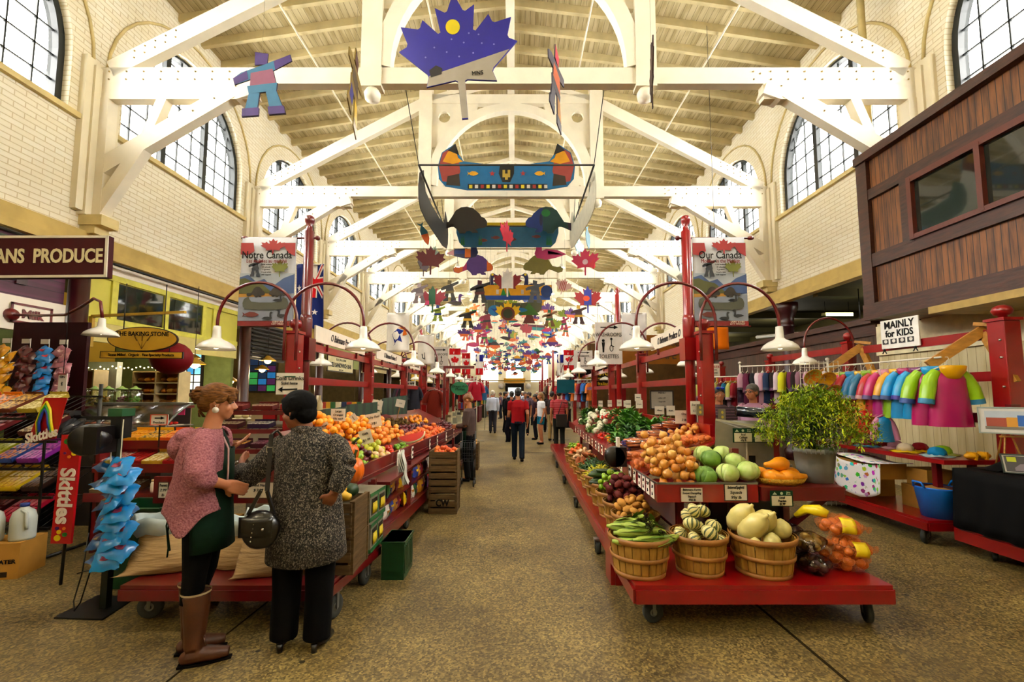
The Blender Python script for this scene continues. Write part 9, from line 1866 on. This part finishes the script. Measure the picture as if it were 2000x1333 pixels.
# oval green sign and misc hanging boards
p=at(898,759,Y=10.8);r=thing('oval_sign','green oval sign with dark script hanging over the left cloth tables','sign',p);g=G();g.prism(ell(.21,.16,28),(0,0,0),(1,0,0),(0,0,1),.03);g.obj('face',col('#147a54',.5),r);text('lettering','Dream Knit\nMarket',.08,INK,r,(0,-.02,.01),shear=.3)
for s in(-1,1):G().tube([(s*.12,0,.14),(s*.12,0,.5)],.005,4).obj('hanger_rod',BLK,r)
tag(G().box(p.x-.35,p.x+.35,10.75,10.85,p.z+.48,p.z+.54).box(p.x-.4,p.x-.34,10.76,10.84,0,p.z+.54).obj('sign_frame',REDD),'dark red frame carrying the green oval sign','frame')
# rows of small stalls far away (one frame each)
for i,(x,y) in enumerate(((-2.4,22.5),(2.3,22.5),(-2.4,26.5),(2.2,26.5),(-2.3,31),(2.2,31),(-2.2,36),(2.1,36))):
    s_=['left','right'][i%2];r=thing('market_stall','distant red framed stall number %s from the near end on the %s side'%(['one','two','three','four'][i//2],s_),'stall',(x,y,0))
    for dy in(-1.2,1.2):G().box(-.06,.06,dy-.06,dy+.06,0,2.6).obj('post',RED,r)
    G().box(-.04,.04,-1.2,1.2,2.3,2.4).obj('rail',RED,r);G().box(-.4,.4,-1.2,1.2,.85,.9).obj('table_top',REDD,r);G().box(-.38,.38,-1.15,1.15,0,.85).obj('cloth_front',col(['#2a2a34','#5a1c24','#3a3a2c','#6a5a3a'][i//2],.8),r)
    arow(x-.35,x+.35,y-.8,.9,4,pal2[:6],'stall_goods','small goods on the distant stall tables','goods on distant stalls','box',.2);arow(x-.35,x+.35,y+.4,.9,4,pal2[3:9],'stall_goods','small goods on the distant stall tables','goods on distant stalls','box',.2)
# end of the hall: doorway with clocks and gold sign
g=G();g.box(-1.3,1.3,YEND-.25,YEND-.05,0,3.0);g.mt(1).box(-.9,.9,YEND-.27,YEND-.25,.1,2.4);struct(g.obj('door_1',[mat('dark door surround','#241c18',.6),mat('doorway daylight glow','#dfe6ea',.3,emit=1.0)]))  # inner glass glows as a stand-in for daylight outside
tag(G().box(-1.5,1.5,YEND-.5,YEND-.3,3.1,3.7).obj('gold_banner_sign',col('#c8962c',.6)),'long gold board above the far end doorway','sign')
for s in(-1,1):
    M=Matrix.Rotation(R90,4,'X');tag(G().lathe([(0,-.03),(.4,-.03),(.4,.03),(0,.03)],(s*1.9,YEND-.1,2.6),20,M=M).obj('wall_clock',col('#d8d4cc',.4)),'round white clock %s of the far end doorway'%('left' if s<0 else 'right'),'clock')
tag(G().box(-6.5,6.3,YEND-3,YEND-2.8,3.2,3.35).obj('gallery_rail',col('#8a7a4a',.6)),'timber gallery rail across the far end of the hall','rail')
# lower right shop walls for colour beyond the half wall
g=G()
tag(G().box(2.9,6.8,17.5,17.7,0,3.6).obj('shop_partition',mat('warm umber partition','#6a5030',.7)),'umber partition across the right stalls far away','partition')
cam=bpy.data.cameras.new('camera');co=bpy.data.objects.new('camera',cam);COL.objects.link(co)
co.location=(0,0,CH);co.rotation_euler=(PI/2+CPT,0,0);cam.sensor_width=36;cam.lens=CF/2000*36
cam.shift_x=-(CPX-1000)/2000;cam.shift_y=(CPY-666.5)/2000;cam.clip_start=.05;cam.clip_end=300;S.camera=co
S.view_settings.view_transform='Standard';S.view_settings.look='None';S.view_settings.exposure=0.42;S.view_settings.gamma=1;S.view_settings.use_curve_mapping=False
w=bpy.data.worlds.new('world');S.world=w;w.use_nodes=True;nt=w.node_tree;bg=nt.nodes['Background']
bg.inputs[0].default_value=(1,.985,.94,1);bg.inputs[1].default_value=27
cy=S.cycles;cy.max_bounces=6;cy.diffuse_bounces=4;cy.glossy_bounces=2;cy.transmission_bounces=3;cy.transparent_max_bounces=10
cy.caustics_reflective=False;cy.caustics_refractive=False;cy.sample_clamp_indirect=6;cy.use_denoising=True;cy.use_adaptive_sampling=True;cy.adaptive_threshold=.03
# floodlights that hang in the hall
for i in range(-1,7):
    for x in (-2.3,2.1):
        lamp('hall_lamp','SPOT',(x,ty(i)+.6,6.3),170,spot_size=R(150),spot_blend=.8,shadow_soft_size=.25)
for i in range(6):  # added fill points without fixtures, brightening the side aisle rooms
    lamp('aisle_fill','POINT',(XL-1.6,2.5+4.4*i,3.5),60,shadow_soft_size=.3)
    lamp('aisle_fill','POINT',(XR+1.6,9.5+4.4*i,3.5),40,shadow_soft_size=.3)
for o in COL.objects:
    for k_ in ('_r','_n'):
        if k_ in o.keys():del o[k_]
